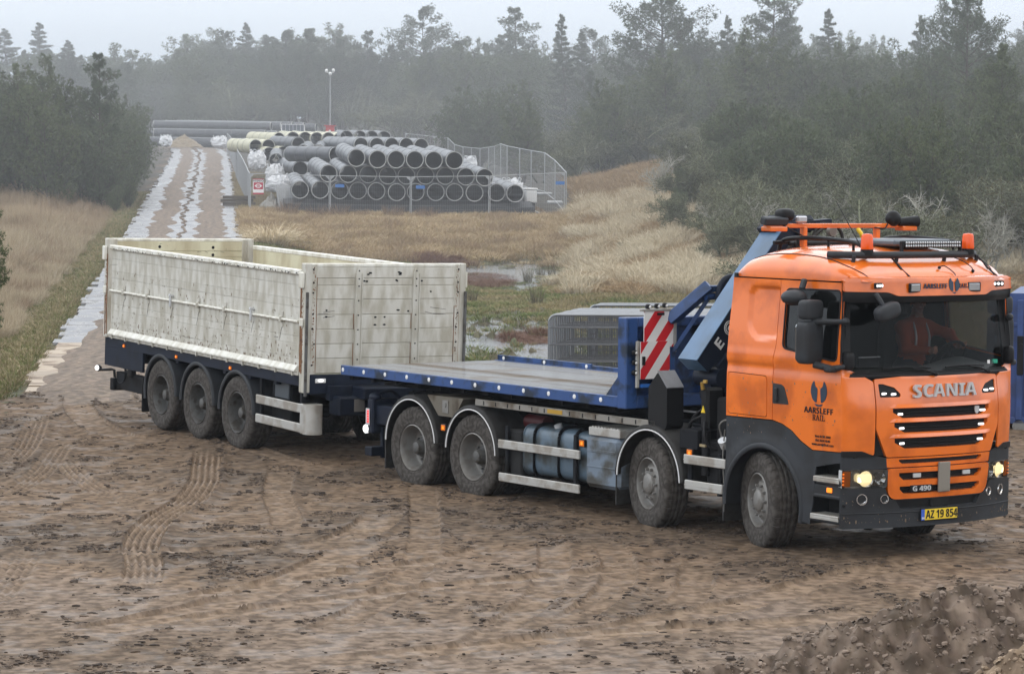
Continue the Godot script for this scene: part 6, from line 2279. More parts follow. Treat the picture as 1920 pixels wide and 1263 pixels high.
		for x: float in [-2.68, -0.73, 1.13]:
			m = mb()
			m.box(Vector3(x, 1.155, 1.24 * s), Vector3(0.07, 0.05, 0.02), 0.006)
			var lm := obj("side_marker_lamp", m, M.amber, t)
			m = mb()
			m.ball(Vector3(x, 1.155, 1.251 * s), Vector3(0.02, 0.016, 0.008), 8)
			obj("amber_led", m, M.amber_lit, lm)
		m = mb()
		m.box(Vector3(3.475, 1.185, 1.0 * s), Vector3(0.02, 0.06, 0.16), 0.01)
		var fm := obj("front_marker", m, M.white, t)
		m = mb()
		m.ball(Vector3(3.487, 1.19, 1.0 * s), Vector3(0.012, 0.02, 0.05), 8)
		obj("marker_led", m, M.led, fm)
	m = mb()
	m.bb(-3.25, -3.12, 0.42, 0.61, -1.20, 1.22, 0.012)
	m.bb(-3.20, -2.6, 0.50, 0.62, 0.7, 0.82)
	m.bb(-3.20, -2.6, 0.50, 0.62, -0.82, -0.7)
	m.bb(-3.15, -1.95, 0.45, 0.72, 1.05, 1.16, 0.01)
	obj("underrun_bar", m, M.chassis, t)
	m = mb()
	m.tube(p3([-3.2, 0.62, 1.16, -3.2, 0.73, 1.17, -3.25, 0.74, 1.20, -3.46, 0.715, 1.30]), 0.022, 6)
	m.ball(Vector3(-3.5, 0.74, 1.31), Vector3(0.06, 0.055, 0.055), 12)
	var ol := obj("outrigger_lamp", m, M.black, t)
	m = mb()
	m.ball(Vector3(-3.475, 0.745, 1.345), Vector3(0.04, 0.042, 0.035), 12)
	obj("lamp_lens", m, M.led, ol)
	m = mb()
	m.lump(Vector3(-2.55, 0.76, 1.16), Vector3(0.09, 0.09, 0.05), 0.5, 16)
	m.tube(p3([-2.75, 0.95, 1.18, -2.74, 0.76, 1.18, -2.6, 0.76, 1.17]), 0.02, 6)
	m.tube(curve3(p3([-3.2, 0.62, 1.15, -3.0, 0.55, 1.16, -2.8, 0.62, 1.17, -2.75, 0.82, 1.18]), 5), 0.008, 5)
	obj("work_lamp", m, M.black, t)
	# drawbar towards the lorry's hitch
	var inv := T.affine_inverse()
	var hp := inv * (lorry_T * Vector3(-8.15, 0.80, 0))
	m = mb()
	m.beam(Vector3(3.3, 0.95, 0.45), hp + Vector3(-0.5, 0, 0.05), 0.14, 0.2)
	m.beam(Vector3(3.3, 0.95, -0.45), hp + Vector3(-0.5, 0, -0.05), 0.14, 0.2)
	m.beam(hp + Vector3(-0.8, 0, 0), hp, 0.12, 0.12)
	m.bb(3.3, 3.9, 0.95, 1.12, -0.5, 0.55, 0.02)
	m.bb(3.45, 3.75, 0.72, 0.98, 0.35, 0.85, 0.02)
	m.beam(Vector3(3.5, 1.02, 0.9), Vector3(3.5, 1.02, 0.2), 0.12, 0.2)
	obj("drawbar", m, M.navy, t)
	m = mb()
	m.bb(3.755, 3.765, 0.78, 0.95, 0.46, 0.62, 0.002)
	obj("type_plate", m, mat(lin(0.16, 0.15, 0.14), 0.5), t)
	m = mb()
	m.tube(curve3(PackedVector3Array([Vector3(3.5, 1.1, 0.3), Vector3(3.8, 0.98, 0.3), hp.lerp(Vector3(3.5, 1.0, 0.3), 0.4) + Vector3(0, -0.15, 0.1), hp + Vector3(0.1, 0.25, 0.1)]), 8), 0.018, 6)
	m.tube(curve3(PackedVector3Array([Vector3(3.5, 1.12, 0.1), Vector3(3.8, 1.0, 0.1), hp.lerp(Vector3(3.5, 1.0, 0.1), 0.4) + Vector3(0, -0.2, 0.0), hp + Vector3(0.1, 0.25, -0.05)]), 8), 0.018, 6)
	obj("brake_hose", m, M.black, t)

# ---------------------------------------------------------------- bodies from joints: a field of tapered capsules, meshed as surface nets
func nets(bones: Array, cell: float, k: float, out: MB):
	# bone: [a, b, ra, rb, colour]
	var lo := Vector3(1e9, 1e9, 1e9)
	var hi := -lo
	for b: Array in bones:
		var r: float = max(b[2], b[3]) + cell * 2.0
		lo = lo.min(b[0] - Vector3.ONE * r).min(b[1] - Vector3.ONE * r)
		hi = hi.max(b[0] + Vector3.ONE * r).max(b[1] + Vector3.ONE * r)
	var n := Vector3i((hi - lo) / cell) + Vector3i(2, 2, 2)
	var N := n.x * n.y * n.z
	var F := PackedFloat32Array()
	F.resize(N)
	F.fill(1.0)
	var near := PackedInt32Array()
	near.resize(N)
	var best := PackedFloat32Array()
	best.resize(N)
	best.fill(1e9)
	for bi in bones.size():
		var b: Array = bones[bi]
		var A: Vector3 = b[0]
		var ab: Vector3 = b[1] - A
		var l2: float = max(ab.length_squared(), 1e-9)
		var r: float = max(b[2], b[3]) + cell * 3.0 + k
		var i0 := Vector3i((A.min(b[1]) - Vector3.ONE * r - lo) / cell).max(Vector3i.ZERO)
		var i1 := Vector3i((A.max(b[1]) + Vector3.ONE * r - lo) / cell + Vector3.ONE).min(n - Vector3i.ONE)
		for z in range(i0.z, i1.z + 1):
			for y in range(i0.y, i1.y + 1):
				for x in range(i0.x, i1.x + 1):
					var p := lo + Vector3(x, y, z) * cell
					var t: float = clamp((p - A).dot(ab) / l2, 0.0, 1.0)
					var d: float = (p - A - ab * t).length() - lerp(b[2], b[3], t)
					var q := (z * n.y + y) * n.x + x
					if d < best[q]:
						best[q] = d; near[q] = bi
					var f := F[q]
					var h: float = clamp(0.5 + 0.5 * (f - d) / k, 0.0, 1.0)
					F[q] = lerp(f, d, h) - k * h * (1.0 - h)
	var V := {}
	var NR := {}
	var CO := {}
	var at := func(x: int, y: int, z: int) -> float: return F[(z * n.y + y) * n.x + x]
	for z in n.z - 1:
		for y in n.y - 1:
			for x in n.x - 1:
				var q := (z * n.y + y) * n.x + x
				if F[q] > cell * 3.0 or F[q] < -cell * 3.0: continue
				var s := Vector3.ZERO
				var c := 0
				var v := [F[q], F[q + 1], F[q + n.x], F[q + n.x + 1], F[q + n.x * n.y], F[q + n.x * n.y + 1], F[q + n.x * n.y + n.x], F[q + n.x * n.y + n.x + 1]]
				for e: int in [1, 2, 4]:
					for i in 8:
						if i & e: continue
						var f0: float = v[i]
						var f1: float = v[i | e]
						if (f0 < 0.0) == (f1 < 0.0): continue
						var t := f0 / (f0 - f1)
						var p0 := Vector3(i & 1, (i >> 1) & 1, (i >> 2) & 1)
						var p1 := Vector3((i | e) & 1, ((i | e) >> 1) & 1, ((i | e) >> 2) & 1)
						s += p0.lerp(p1, t); c += 1
				if c == 0: continue
				V[q] = lo + (Vector3(x, y, z) + s / c) * cell
				NR[q] = Vector3(v[1] - v[0] + v[3] - v[2] + v[5] - v[4] + v[7] - v[6], v[2] - v[0] + v[3] - v[1] + v[6] - v[4] + v[7] - v[5], v[4] - v[0] + v[5] - v[1] + v[6] - v[2] + v[7] - v[3]).normalized()
				CO[q] = bones[near[q]][4]
	out.colored = true
	var st := [1, n.x, n.x * n.y]
	for q: int in V:
		for ax in 3:
			var u: int = st[(ax + 1) % 3]
			var w: int = st[(ax + 2) % 3]
			if q + st[ax] >= N: continue
			if (F[q] < 0.0) == (F[q + st[ax]] < 0.0): continue
			if not (V.has(q - u) and V.has(q - w) and V.has(q - u - w)): continue
			out.col = CO[q]
			out.squad(V[q], V[q - u], V[q - u - w], V[q - w], NR[q], NR[q - u], NR[q - u - w], NR[q - w])

func build_driver():
	var t := thing("person", "driver in an orange work jacket leaning to the steering wheel behind the windscreen", "person", lorry_T)
	var m := mb()
	var og := Color(0.40, 0.065, 0.01)
	var dk := Color(0.02, 0.022, 0.03)
	var sk := Color(0.42, 0.22, 0.15)
	var z := -0.60
	var pel := Vector3(0.42, 1.94, z)
	var che := Vector3(0.46, 2.28, z)
	var nek := Vector3(0.50, 2.46, z)
	var bones := [
		[pel + Vector3(0, 0, -0.09), pel + Vector3(0, 0, 0.09), 0.13, 0.13, dk],
		[pel, che, 0.15, 0.15, og], [che + Vector3(0, 0, -0.08), che + Vector3(0, 0, 0.08), 0.14, 0.14, og],
		[che, nek, 0.12, 0.062, og], [nek, nek + Vector3(0.02, 0.09, 0), 0.056, 0.055, sk]]
	for s: float in [1.0, -1.0]:
		var sh := Vector3(0.48, 2.39, z + 0.19 * s)
		var el := Vector3(0.68, 2.17, z + 0.30 * s)
		var ha := Vector3(0.965, 2.16, z + 0.205 * s)
		if s < 0:
			el = Vector3(0.72, 2.32, z - 0.30)
			ha = Vector3(1.00, 2.21, z - 0.17)
		bones.append_array([[nek, sh, 0.07, 0.078, og], [sh, el, 0.072, 0.058, og], [el, el.lerp(ha, 0.86), 0.057, 0.042, og], [el.lerp(ha, 0.86), ha, 0.032, 0.030, sk]])
		bones.append_array([[pel + Vector3(0, 0, 0.1 * s), Vector3(0.86, 1.90, z + 0.17 * s), 0.105, 0.075, dk], [Vector3(0.86, 1.90, z + 0.17 * s), Vector3(1.06, 1.50, z + 0.16 * s), 0.07, 0.05, dk], [Vector3(1.06, 1.48, z + 0.16 * s), Vector3(1.24, 1.44, z + 0.16 * s), 0.05, 0.04, dk]])
	nets(bones, 0.022, 0.05, m)
	# hands: palm, four fingers curled round the rim, thumb
	for s: float in [1.0, -1.0]:
		var ha := Vector3(0.985, 2.165, z + 0.215 * s) if s > 0 else Vector3(1.02, 2.215, z - 0.185)
		var hb := [[ha + Vector3(-0.03, 0.0, 0), ha + Vector3(0.02, 0.015, -0.01 * s), 0.030, 0.028, sk]]
		for i in 4:
			var o := ha + Vector3(0.02 - i * 0.004, 0.03 - i * 0.018, 0.012 * s - i * 0.002 * s)
			var ln: float = [0.9, 1.0, 0.95, 0.75][i]
			hb.append([o, o + Vector3(0.035, 0.008, 0.012 * s) * ln, 0.0095, 0.009, sk])
			hb.append([o + Vector3(0.035, 0.008, 0.012 * s) * ln, o + Vector3(0.050, -0.004, -0.016 * s) * ln, 0.009, 0.0085, sk])
			hb.append([o + Vector3(0.050, -0.004, -0.016 * s) * ln, o + Vector3(0.038, -0.010, -0.034 * s) * ln, 0.0085, 0.0075, sk])
		hb.append([ha + Vector3(-0.01, 0.02, -0.012 * s), ha + Vector3(0.02, 0.042, -0.028 * s), 0.012, 0.010, sk])
		hb.append([ha + Vector3(0.02, 0.042, -0.028 * s), ha + Vector3(0.045, 0.040, -0.03 * s), 0.010, 0.008, sk])
		nets(hb, 0.006, 0.008, m)
	# head
	var hc := Vector3(0.53, 2.665, z)
	var f := Vector3(0.96, -0.12, 0.25).normalized()
	var r := f.cross(Vector3.UP).normalized()
	var u := r.cross(f)
	var hd := [[hc + u * 0.035 - f * 0.015, hc + u * 0.03 + f * 0.01, 0.085, 0.082, sk], [hc + f * 0.02, hc - u * 0.075 + f * 0.045, 0.065, 0.038, sk], [hc + f * 0.088 + u * 0.012, hc + f * 0.108 - u * 0.022, 0.009, 0.014, sk], [hc - u * 0.08 - f * 0.02, hc - u * 0.15 - f * 0.03, 0.055, 0.056, sk]]
	for s: float in [1.0, -1.0]:
		hd.append([hc + r * 0.082 * s + u * 0.012, hc + r * 0.09 * s - u * 0.028 - f * 0.004, 0.012, 0.010, sk])
		hd.append([hc + r * 0.03 * s + f * 0.075 + u * 0.022, hc + r * 0.045 * s + f * 0.068 + u * 0.022, 0.014, 0.012, sk])
	hd.append([hc + f * 0.080 - u * 0.052 + r * 0.02, hc + f * 0.080 - u * 0.052 - r * 0.02, 0.009, 0.009, Color(0.32, 0.12, 0.09)])
	nets(hd, 0.007, 0.018, m)
	var vm := StandardMaterial3D.new()
	vm.vertex_color_use_as_albedo = true
	vm.roughness = 0.8
	obj("body", m, vm, t)
	m = mb()
	nets([[hc + u * 0.055 - f * 0.03, hc + u * 0.06 + f * 0.02, 0.088, 0.078, Color(0.05, 0.035, 0.025)], [hc + u * 0.02 - f * 0.05, hc - u * 0.03 - f * 0.045, 0.068, 0.055, Color(0.05, 0.035, 0.025)]], 0.008, 0.02, m)
	obj("hair", m, vm, t)
	m = mb()
	for s: float in [1.0, -1.0]:
		m.ball(hc + r * 0.034 * s + f * 0.086 + u * 0.018, Vector3(0.007, 0.006, 0.008), 8)
	obj("eye", m, M.liner, t)
	m = mb()
	for s: float in [1.0, -1.0]:
		m.tube(curve3(PackedVector3Array([Vector3(0.60, 2.12, z + 0.10 * s), Vector3(0.61, 2.30, z + 0.10 * s), Vector3(0.55, 2.45, z + 0.09 * s)]), 5), 0.014, 6)
	obj("reflective_band", m, M.silver, t)

# ---------------------------------------------------------------- pipe yard
func ordinal(i: int) -> String:
	return ["first", "second", "third", "fourth", "fifth", "sixth", "seventh", "eighth", "ninth", "tenth", "eleventh", "twelfth", "thirteenth"][i]

func build_pipes():
	var grey := mat(lin(0.046, 0.052, 0.063), 0.42)
	grey.albedo_texture = M.t_dirt_soft
	tri_map(grey, Vector3(0.5, 0.5, 0.5))
	var cream := mat(lin(0.50, 0.49, 0.36), 0.55)
	cream.albedo_texture = M.t_dirt_soft
	tri_map(cream, Vector3(0.5, 0.5, 0.5))
	var rimm := mat(lin(0.42, 0.42, 0.41), 0.5)
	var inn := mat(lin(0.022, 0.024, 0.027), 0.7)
	var seam := mat(lin(0.13, 0.135, 0.145), 0.5)
	var R := 0.395
	var L := 12.0
	var body := mb()
	body.lathe(Vector3.ZERO, OUT, PackedVector2Array([Vector2(R, -L), Vector2(R, -0.04)]), 36)
	var inside := mb()
	inside.lathe(Vector3.ZERO, OUT, PackedVector2Array([Vector2(R - 0.032, 0.0), Vector2(R - 0.032, -L)]), 36)
	var rim := mb()
	rim.lathe(Vector3.ZERO, OUT, PackedVector2Array([Vector2(R + 0.002, -0.06), Vector2(R + 0.004, 0.0), Vector2(R - 0.028, 0.004), Vector2(R - 0.034, -0.02)]), 36)
	var rim2 := mb()
	rim2.lathe(Vector3(0, 0, -L), OUT, PackedVector2Array([Vector2(R - 0.032, 0.02), Vector2(R - 0.032, -0.002), Vector2(R + 0.002, 0.0), Vector2(R + 0.001, 0.06)]), 36)
	var sleeve := mb()
	sleeve.lathe(Vector3.ZERO, OUT, PackedVector2Array([Vector2(R, -0.20), Vector2(R + 0.013, -0.19), Vector2(R + 0.013, 0.19), Vector2(R, 0.20)]), 36)
	var ms := [body.mesh(), inside.mesh(), rim.mesh(), rim2.mesh(), sleeve.mesh()]
	var proto := {}
	var place := func(p: Vector3, dx: float, sl: float, dd: float, col: int, label: String, group: String, sc: float):
		var z := -Vector3(dx, sl, -dd).normalized()
		var x := Vector3.UP.cross(z).normalized()
		var T := Transform3D(Basis(x, z.cross(x), z).scaled_local(Vector3(1, 1, sc)), p)
		if proto.has(col):
			copy_of(proto[col], T, label, group)
			return
		var t := thing("pipe", label, "pipe", T, group)
		var bm: Material = grey if col == 0 else cream
		var b := obj("tube", ms[0], bm, t)
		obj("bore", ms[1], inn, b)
		obj("end_ring", ms[2], rimm, t)
		obj("end_ring", ms[3], rimm, t)
		for zz: float in [-0.55, -3.6, -6.4, -9.2]:
			obj("sleeve", ms[4], bm if zz > -1.0 else seam, t, Transform3D(Basis.IDENTITY.scaled(Vector3(1, 1, 1.0 if zz > -1.0 else 0.12)), Vector3(0, 0, zz)))
		proto[col] = t
	var jr := RandomNumberGenerator.new()
	jr.seed = 4
	var lay := func(pts: PackedVector3Array, dx: float, sl: float, col: int, where: String, group: String, sc := 1.0, dd := 1.0):
		for i in pts.size():
			place.call(Vector3(pts[i].x, pts[i].y, -pts[i].z), dx + jr.randf_range(-0.008, 0.008), sl, dd, col, "%s, %s from left" % [where, ordinal(i)], group, sc)
	lay.call(p3([-9.61, 2.43, 126.6, -8.71, 2.43, 126.7, -7.84, 2.41, 127.0, -7.02, 2.40, 127.1, -6.17, 2.38, 126.9, -5.25, 2.34, 126.8, -4.40, 2.35, 127.1, -3.49, 2.35, 127.0, -2.63, 2.35, 126.9, -1.73, 2.33, 126.8, -0.73, 2.34, 127.1, 0.11, 2.31, 126.7]), -0.107, 0.0245, 0, "grey pipe in the bottom row of the front stack", "grey pipes of the front stack")
	lay.call(p3([-8.31, 3.17, 126.4, -7.44, 3.15, 126.6, -6.57, 3.13, 127.3, -5.68, 3.08, 127.3, -4.83, 3.08, 127.2, -3.97, 3.08, 127.4, -3.07, 3.08, 127.3, -2.13, 3.05, 127.2, -1.27, 3.03, 126.6]), -0.112, 0.0245, 0, "grey pipe in the second row of the front stack", "grey pipes of the front stack")
	lay.call(p3([-7.03, 3.88, 126.0, -6.09, 3.82, 126.2, -5.26, 3.82, 126.3, -4.41, 3.81, 126.2, -3.56, 3.79, 126.3, -2.63, 3.79, 126.1]), -0.115, 0.0245, 0, "grey pipe in the top row of the front stack", "grey pipes of the front stack")
	lay.call(p3([-10.92, 3.23, 144.0, -10.05, 3.19, 144.2]), -0.19, 0.02, 0, "grey pipe behind the white bags beside the front stack", "grey pipes of the middle stack", 0.7)
	lay.call(p3([-8.88, 3.98, 140.5]), -0.75, 0.01, 0, "grey pipe lying slantwise left of the top row", "grey pipes of the middle stack", 0.35)
	lay.call(p3([-8.18, 4.49, 151.0, -7.34, 4.49, 151.2, -6.53, 4.49, 151.1, -5.73, 4.49, 151.0, -4.94, 4.46, 151.2]), -0.25, 0.01, 0, "grey pipe in the topmost row behind the front stack", "grey pipes of the back stack", 0.8)
	lay.call(p3([-7.7, 3.80, 151.6, -6.9, 3.80, 151.5, -6.1, 3.80, 151.4, -5.3, 3.80, 151.6, -4.5, 3.78, 151.4, -3.7, 3.75, 151.6]), -0.2, 0.01, 0, "grey pipe under the topmost row behind the front stack", "grey pipes of the back stack", 0.8)
	lay.call(p3([-9.72, 4.95, 164.0, -8.96, 4.95, 164.2, -8.26, 4.95, 164.0, -7.53, 4.93, 164.1]), -0.12, 0.012, 0, "far grey pipe showing over the back stack", "grey pipes of the back stack", 0.6)
	lay.call(p3([-12.09, 4.53, 158.0]), -0.42, 0.02, 0, "grey pipe lying slantwise before the cream pipes", "grey pipes of the middle stack", 0.35)
	lay.call(p3([-11.67, 4.10, 156.0, -10.83, 4.12, 156.0]), -0.02, 0.05, 0, "short grey pipe between cream pipes and front stack", "grey pipes of the middle stack", 0.35)
	lay.call(p3([-12.84, 3.62, 152.0, -12.10, 3.64, 152.1, -11.40, 3.66, 152.0]), -0.08, 0.06, 0, "small grey pipe in the row under the cream pipes", "grey pipes of the middle stack", 0.4)
	lay.call(p3([-12.4, 2.95, 152.3, -11.6, 2.95, 152.3, -10.8, 2.95, 152.3]), -0.08, 0.03, 0, "grey pipe at the bottom behind the white bags", "grey pipes of the middle stack", 0.4)
	lay.call(p3([-13.84, 4.82, 166.0]), -0.62, 0.02, 1, "cream pipe lying slantwise beside the cream row", "cream pipes", 0.3)
	lay.call(p3([-13.17, 4.88, 168.0, -12.45, 4.88, 168.1, -11.75, 4.86, 168.0, -11.05, 4.86, 168.0, -10.35, 4.86, 168.0]), -0.22, 0.02, 1, "cream pipe in the upper cream row", "cream pipes", 0.4)
	lay.call(p3([-14.67, 4.39, 160.0, -13.96, 4.40, 160.2]), -0.5, 0.02, 1, "cream pipe at the far left by the fence", "cream pipes", 0.3)
	lay.call(p3([-13.82, 3.95, 159.0, -13.05, 4.0, 159.2, -12.3, 4.0, 159.0]), -0.3, 0.04, 1, "cream pipe in the lower cream row", "cream pipes", 0.35)
	lay.call(p3([-23.41, 6.36, 272.0, -22.61, 6.42, 274.5, -21.74, 6.48, 277.0, -20.75, 6.44, 279.0, -19.69, 6.33, 281.0]), -1.0, 0.012, 0, "far grey pipe on the upper far stack", "grey pipes of the far stacks", 1.0, 0.22)
	lay.call(p3([-21.76, 5.46, 247.0, -21.0, 5.40, 250.0, -20.6, 5.3, 253.0]), -1.0, 0.012, 0, "far grey pipe on the lower far stack", "grey pipes of the far stacks", 0.85, 0.18)
	lay.call(p3([-22.47, 4.72, 244.5, -21.9, 4.70, 247.4, -21.4, 4.62, 250.4]), -1.0, 0.012, 0, "far grey pipe at the bottom of the lower far stack", "grey pipes of the far stacks", 0.85, 0.18)
	lay.call(p3([-24.1, 5.6, 273.0, -23.3, 5.6, 276.0, -22.5, 5.6, 279.0]), -1.0, 0.012, 0, "far grey pipe under the upper far stack", "grey pipes of the far stacks", 1.0, 0.22)
	lay.call(p3([-30.3, 6.5, 284.0, -31.8, 6.5, 284.0]), -0.2, 0.01, 0, "farthest grey pipe end left of the far stacks", "grey pipes of the far stacks", 0.5)
	# low bank with black sheeting that carries the front stack
	var m := mb()
	var sheet := mat(lin(0.014, 0.015, 0.017), 0.75)
	for i in 26:
		for k in 10:
			var q := []
			for e: Array in [[i, k], [i + 1, k], [i + 1, k + 1], [i, k + 1]]:
				var x: float = -10.3 + 11.3 * e[0] / 26.0
				var t: float = e[1] / 10.0
				var d: float = 126.2 + (t - 0.12) * 14.0 if t > 0.12 else 125.9 + t * 2.5
				var y: float = lerp(1.0, 1.93, min(t / 0.12, 1.0)) + (d - 126.2) * 0.0245 - 0.06 * (x + 4.5) / 5.0
				if t > 0.12: y = 1.93 + (d - 126.2) * 0.0245 - 0.012 * (x + 4.5)
				q.push_back(Vector3(x - 0.107 * (d - 126.0), y + 0.03 * nz.get_noise_2d(x * 2.0, d * 3.0), -d))
			m.quad(q[0], q[1], q[2], q[3], Vector3(0, 0.5, 1))
	m.quad(Vector3(-10.3, 1.0, -125.9), Vector3(-10.3, 1.95, -126.2), Vector3(-11.8, 2.3, -140), Vector3(-11.8, 1.3, -140), Vector3.LEFT)
	m.quad(Vector3(1.0, 0.9, -125.9), Vector3(1.0, 1.88, -126.2), Vector3(-0.5, 2.2, -140), Vector3(-0.5, 1.3, -140), Vector3.RIGHT)
	tag(obj("black_sheeting", m, sheet), "black sheeting over the low bank under the front pipe stack", "sheeting")

func build_fences():
	var galv := mat(lin(0.36, 0.37, 0.38), 0.45, 0.3)
	var fr := mb()
	fr.tube(p3([-1.72, 0.10, 0, -1.72, 2.0, 0]), 0.021, 6)
	fr.tube(p3([1.72, 0.10, 0, 1.72, 2.0, 0]), 0.021, 6)
	var top := mb()
	top.tube(p3([-1.72, 1.99, 0, 1.72, 1.99, 0]), 0.017, 6)
	top.tube(p3([-1.72, 0.16, 0, 1.72, 0.16, 0]), 0.017, 6)
	var wire := mb()
	for i in 33: wire.cyl(Vector3(-1.62 + i * 0.10, 0.16, 0), Vector3(-1.62 + i * 0.10, 1.99, 0), 0.0022, 0.0022, 3, false)
	for i in 9: wire.cyl(Vector3(-1.72, 0.3 + i * 0.2, 0.004), Vector3(1.72, 0.3 + i * 0.2, 0.004), 0.0022, 0.0022, 3, false)
	var foot := mb()
	for s: float in [1.0, -1.0]:
		foot.bb(1.72 * s - 0.12, 1.72 * s + 0.12, 0.0, 0.12, -0.35, 0.35, 0.03)
	for s: float in [1.0, -1.0]:
		foot.prism(pv([0, 0, 0.14, 0, 0, -0.14]) if s < 0 else pv([0, 0, 0, -0.14, -0.14, 0]), Vector3(1.70 * s, 1.97, 0), Vector3.RIGHT, Vector3.UP, 0.01)
	var t := Node3D.new()
	var frm := fr.mesh()
	var put := func(a: Vector3, b: Vector3, label: String, group: String, first: Node3D) -> Node3D:
		var x := (b - a)
		var L := Vector2(x.x, x.z).length()
		x = x / L
		var z := Vector3(-x.z, 0, x.x).normalized()
		var T := Transform3D(Basis(x * (L / 3.5), Vector3.UP, z), (a + b) / 2)
		if first != null: return copy_of(first, T, label, group)
		var o := thing("mesh_fence_panel", label, "fence panel", T, group)
		obj("post", frm, galv, o)
		obj("rail", top.mesh(), galv, o)
		var w := obj("wire_mesh", wire.mesh(), galv, o)
		w.set_meta("kind", "stuff")
		obj("foot_and_corner_plate", foot.mesh(), galv, o)
		return o
	var P := func(a: Vector3) -> Vector3: return Vector3(a.x, a.y - 2.0, -a.z)
	var first: Node3D = null
	var front := p3([-11.77, 3.17, 125.5, -8.17, 3.09, 125.2, -4.55, 3.06, 125.1, -1.04, 3.12, 125.2, 2.35, 3.28, 125.8])
	for i in front.size() - 1:
		var o: Node3D = put.call(P.call(front[i]), P.call(front[i + 1]), "mesh fence panel before the front pipe stack, %s from the left corner" % ordinal(i), "fence panels before the pipe stack", first)
		if first == null: first = o
	var right := p3([2.41, 3.28, 126.0, 1.95, 3.81, 129.5, 1.51, 4.15, 133.0, 0.89, 4.25, 136.5, 0.34, 4.35, 140.0, -0.3, 4.48, 143.5, -0.64, 4.59, 147.0, -0.99, 4.46, 150.0, -1.33, 4.41, 153.0, -1.84, 4.34, 157.0, -2.4, 4.38, 162.0, -2.99, 4.43, 168.0, -3.67, 4.58, 176.0, -4.26, 5.03, 184.0, -5.44, 5.14, 195.0, -7.86, 5.4, 205.0])
	for i in right.size() - 1:
		put.call(P.call(right[i]), P.call(right[i + 1]), "mesh fence panel on the yard's right edge, number %d from the front corner" % (i + 1), "fence panels right of the pipe yard", first)
	var left := p3([-11.77, 3.17, 125.5, -12.2, 3.30, 129.0, -12.63, 3.42, 133.0, -13.1, 3.56, 137.0, -13.55, 3.69, 141.0, -14.06, 3.81, 145.5, -14.58, 3.93, 150.0, -15.15, 4.05, 155.0, -15.71, 4.18, 160.0, -16.4, 4.3, 166.0, -17.02, 4.43, 172.0, -17.7, 4.57, 178.0, -18.41, 4.71, 185.0, -19.2, 4.86, 192.0, -20.09, 5.01, 200.0, -21.2, 5.2, 210.0, -22.43, 5.41, 220.0])
	for i in left.size() - 1:
		put.call(P.call(left[i]), P.call(left[i + 1]), "mesh fence panel beside the site road, number %d from the corner with the sign" % (i + 1), "fence panels beside the site road", first)
	# warning sign and small blue plates on the fence
	var s := thing("warning_sign", "white and red video surveillance sign with an eye on the fence corner", "sign", Transform3D(Basis.IDENTITY, Vector3(-11.37, 2.60, -125.25)))
	var m := mb()
	m.bb(-0.24, 0.24, -0.36, 0.33, -0.01, 0.01, 0.003)
	obj("sign_board", m, M.white, s)
	m = mb()
	m.bb(-0.21, 0.21, -0.14, 0.17, 0.010, 0.014, 0.0)
	m.bb(-0.24, 0.24, -0.36, -0.29, 0.010, 0.014, 0.0)
	m.bb(-0.24, 0.24, 0.295, 0.33, 0.010, 0.014, 0.0)
	obj("red_field", m, mat(lin(0.40, 0.02, 0.05), 0.5), s)
	m = mb()
	var eye := PackedVector2Array()
	for i in 13: eye.push_back(Vector2(-0.17 + 0.34 * i / 12.0, 0.10 * sin(PI * i / 12.0)))
	for i in 11: eye.push_back(Vector2(0.17 - 0.34 * (i + 1) / 12.0, -0.10 * sin(PI * (i + 1) / 12.0)))
	m.prism(eye, Vector3(0, 0.015, 0.016), Vector3.RIGHT, Vector3.UP, 0.004)
	obj("eye_shape", m, M.white, s)
	m = mb()
	m.lathe(Vector3(0, 0.015, 0.018), OUT, pv([0.075, 0.0, 0.075, 0.004, 0.045, 0.004, 0.045, 0.0]), 18)
	m.lathe(Vector3(0, 0.015, 0.018), OUT, pv([0.025, 0.0, 0.025, 0.005, 0.0, 0.005]), 12)
	obj("pupil", m, mat(lin(0.40, 0.02, 0.05), 0.5), s)
	text_on("VIDEO", 0.085, Vector3(0, 0.235, 0.014), Vector3.RIGHT, Vector3.UP, M.black, "sign_lettering", s, "Droid Sans", true, 1.35, 0.004)
	for k: Array in [[-7.72, 2.64, 125.1, "left"], [-4.12, 2.60, 125.0, "middle"], [2.12, 2.81, 125.6, "right end"]]:
		m = mb()
		m.bb(-0.20, 0.20, -0.075, 0.075, -0.012, 0.012, 0.004)
		var b := obj("fence_plate", m, mat(lin(0.03, 0.14, 0.40), 0.5), null, Transform3D(Basis.IDENTITY, Vector3(k[0], k[1], -k[2] + 0.08)))
		tag(b, "small blue plate on the mesh fence, %s one of three" % k[3], "plate", "blue fence plates")

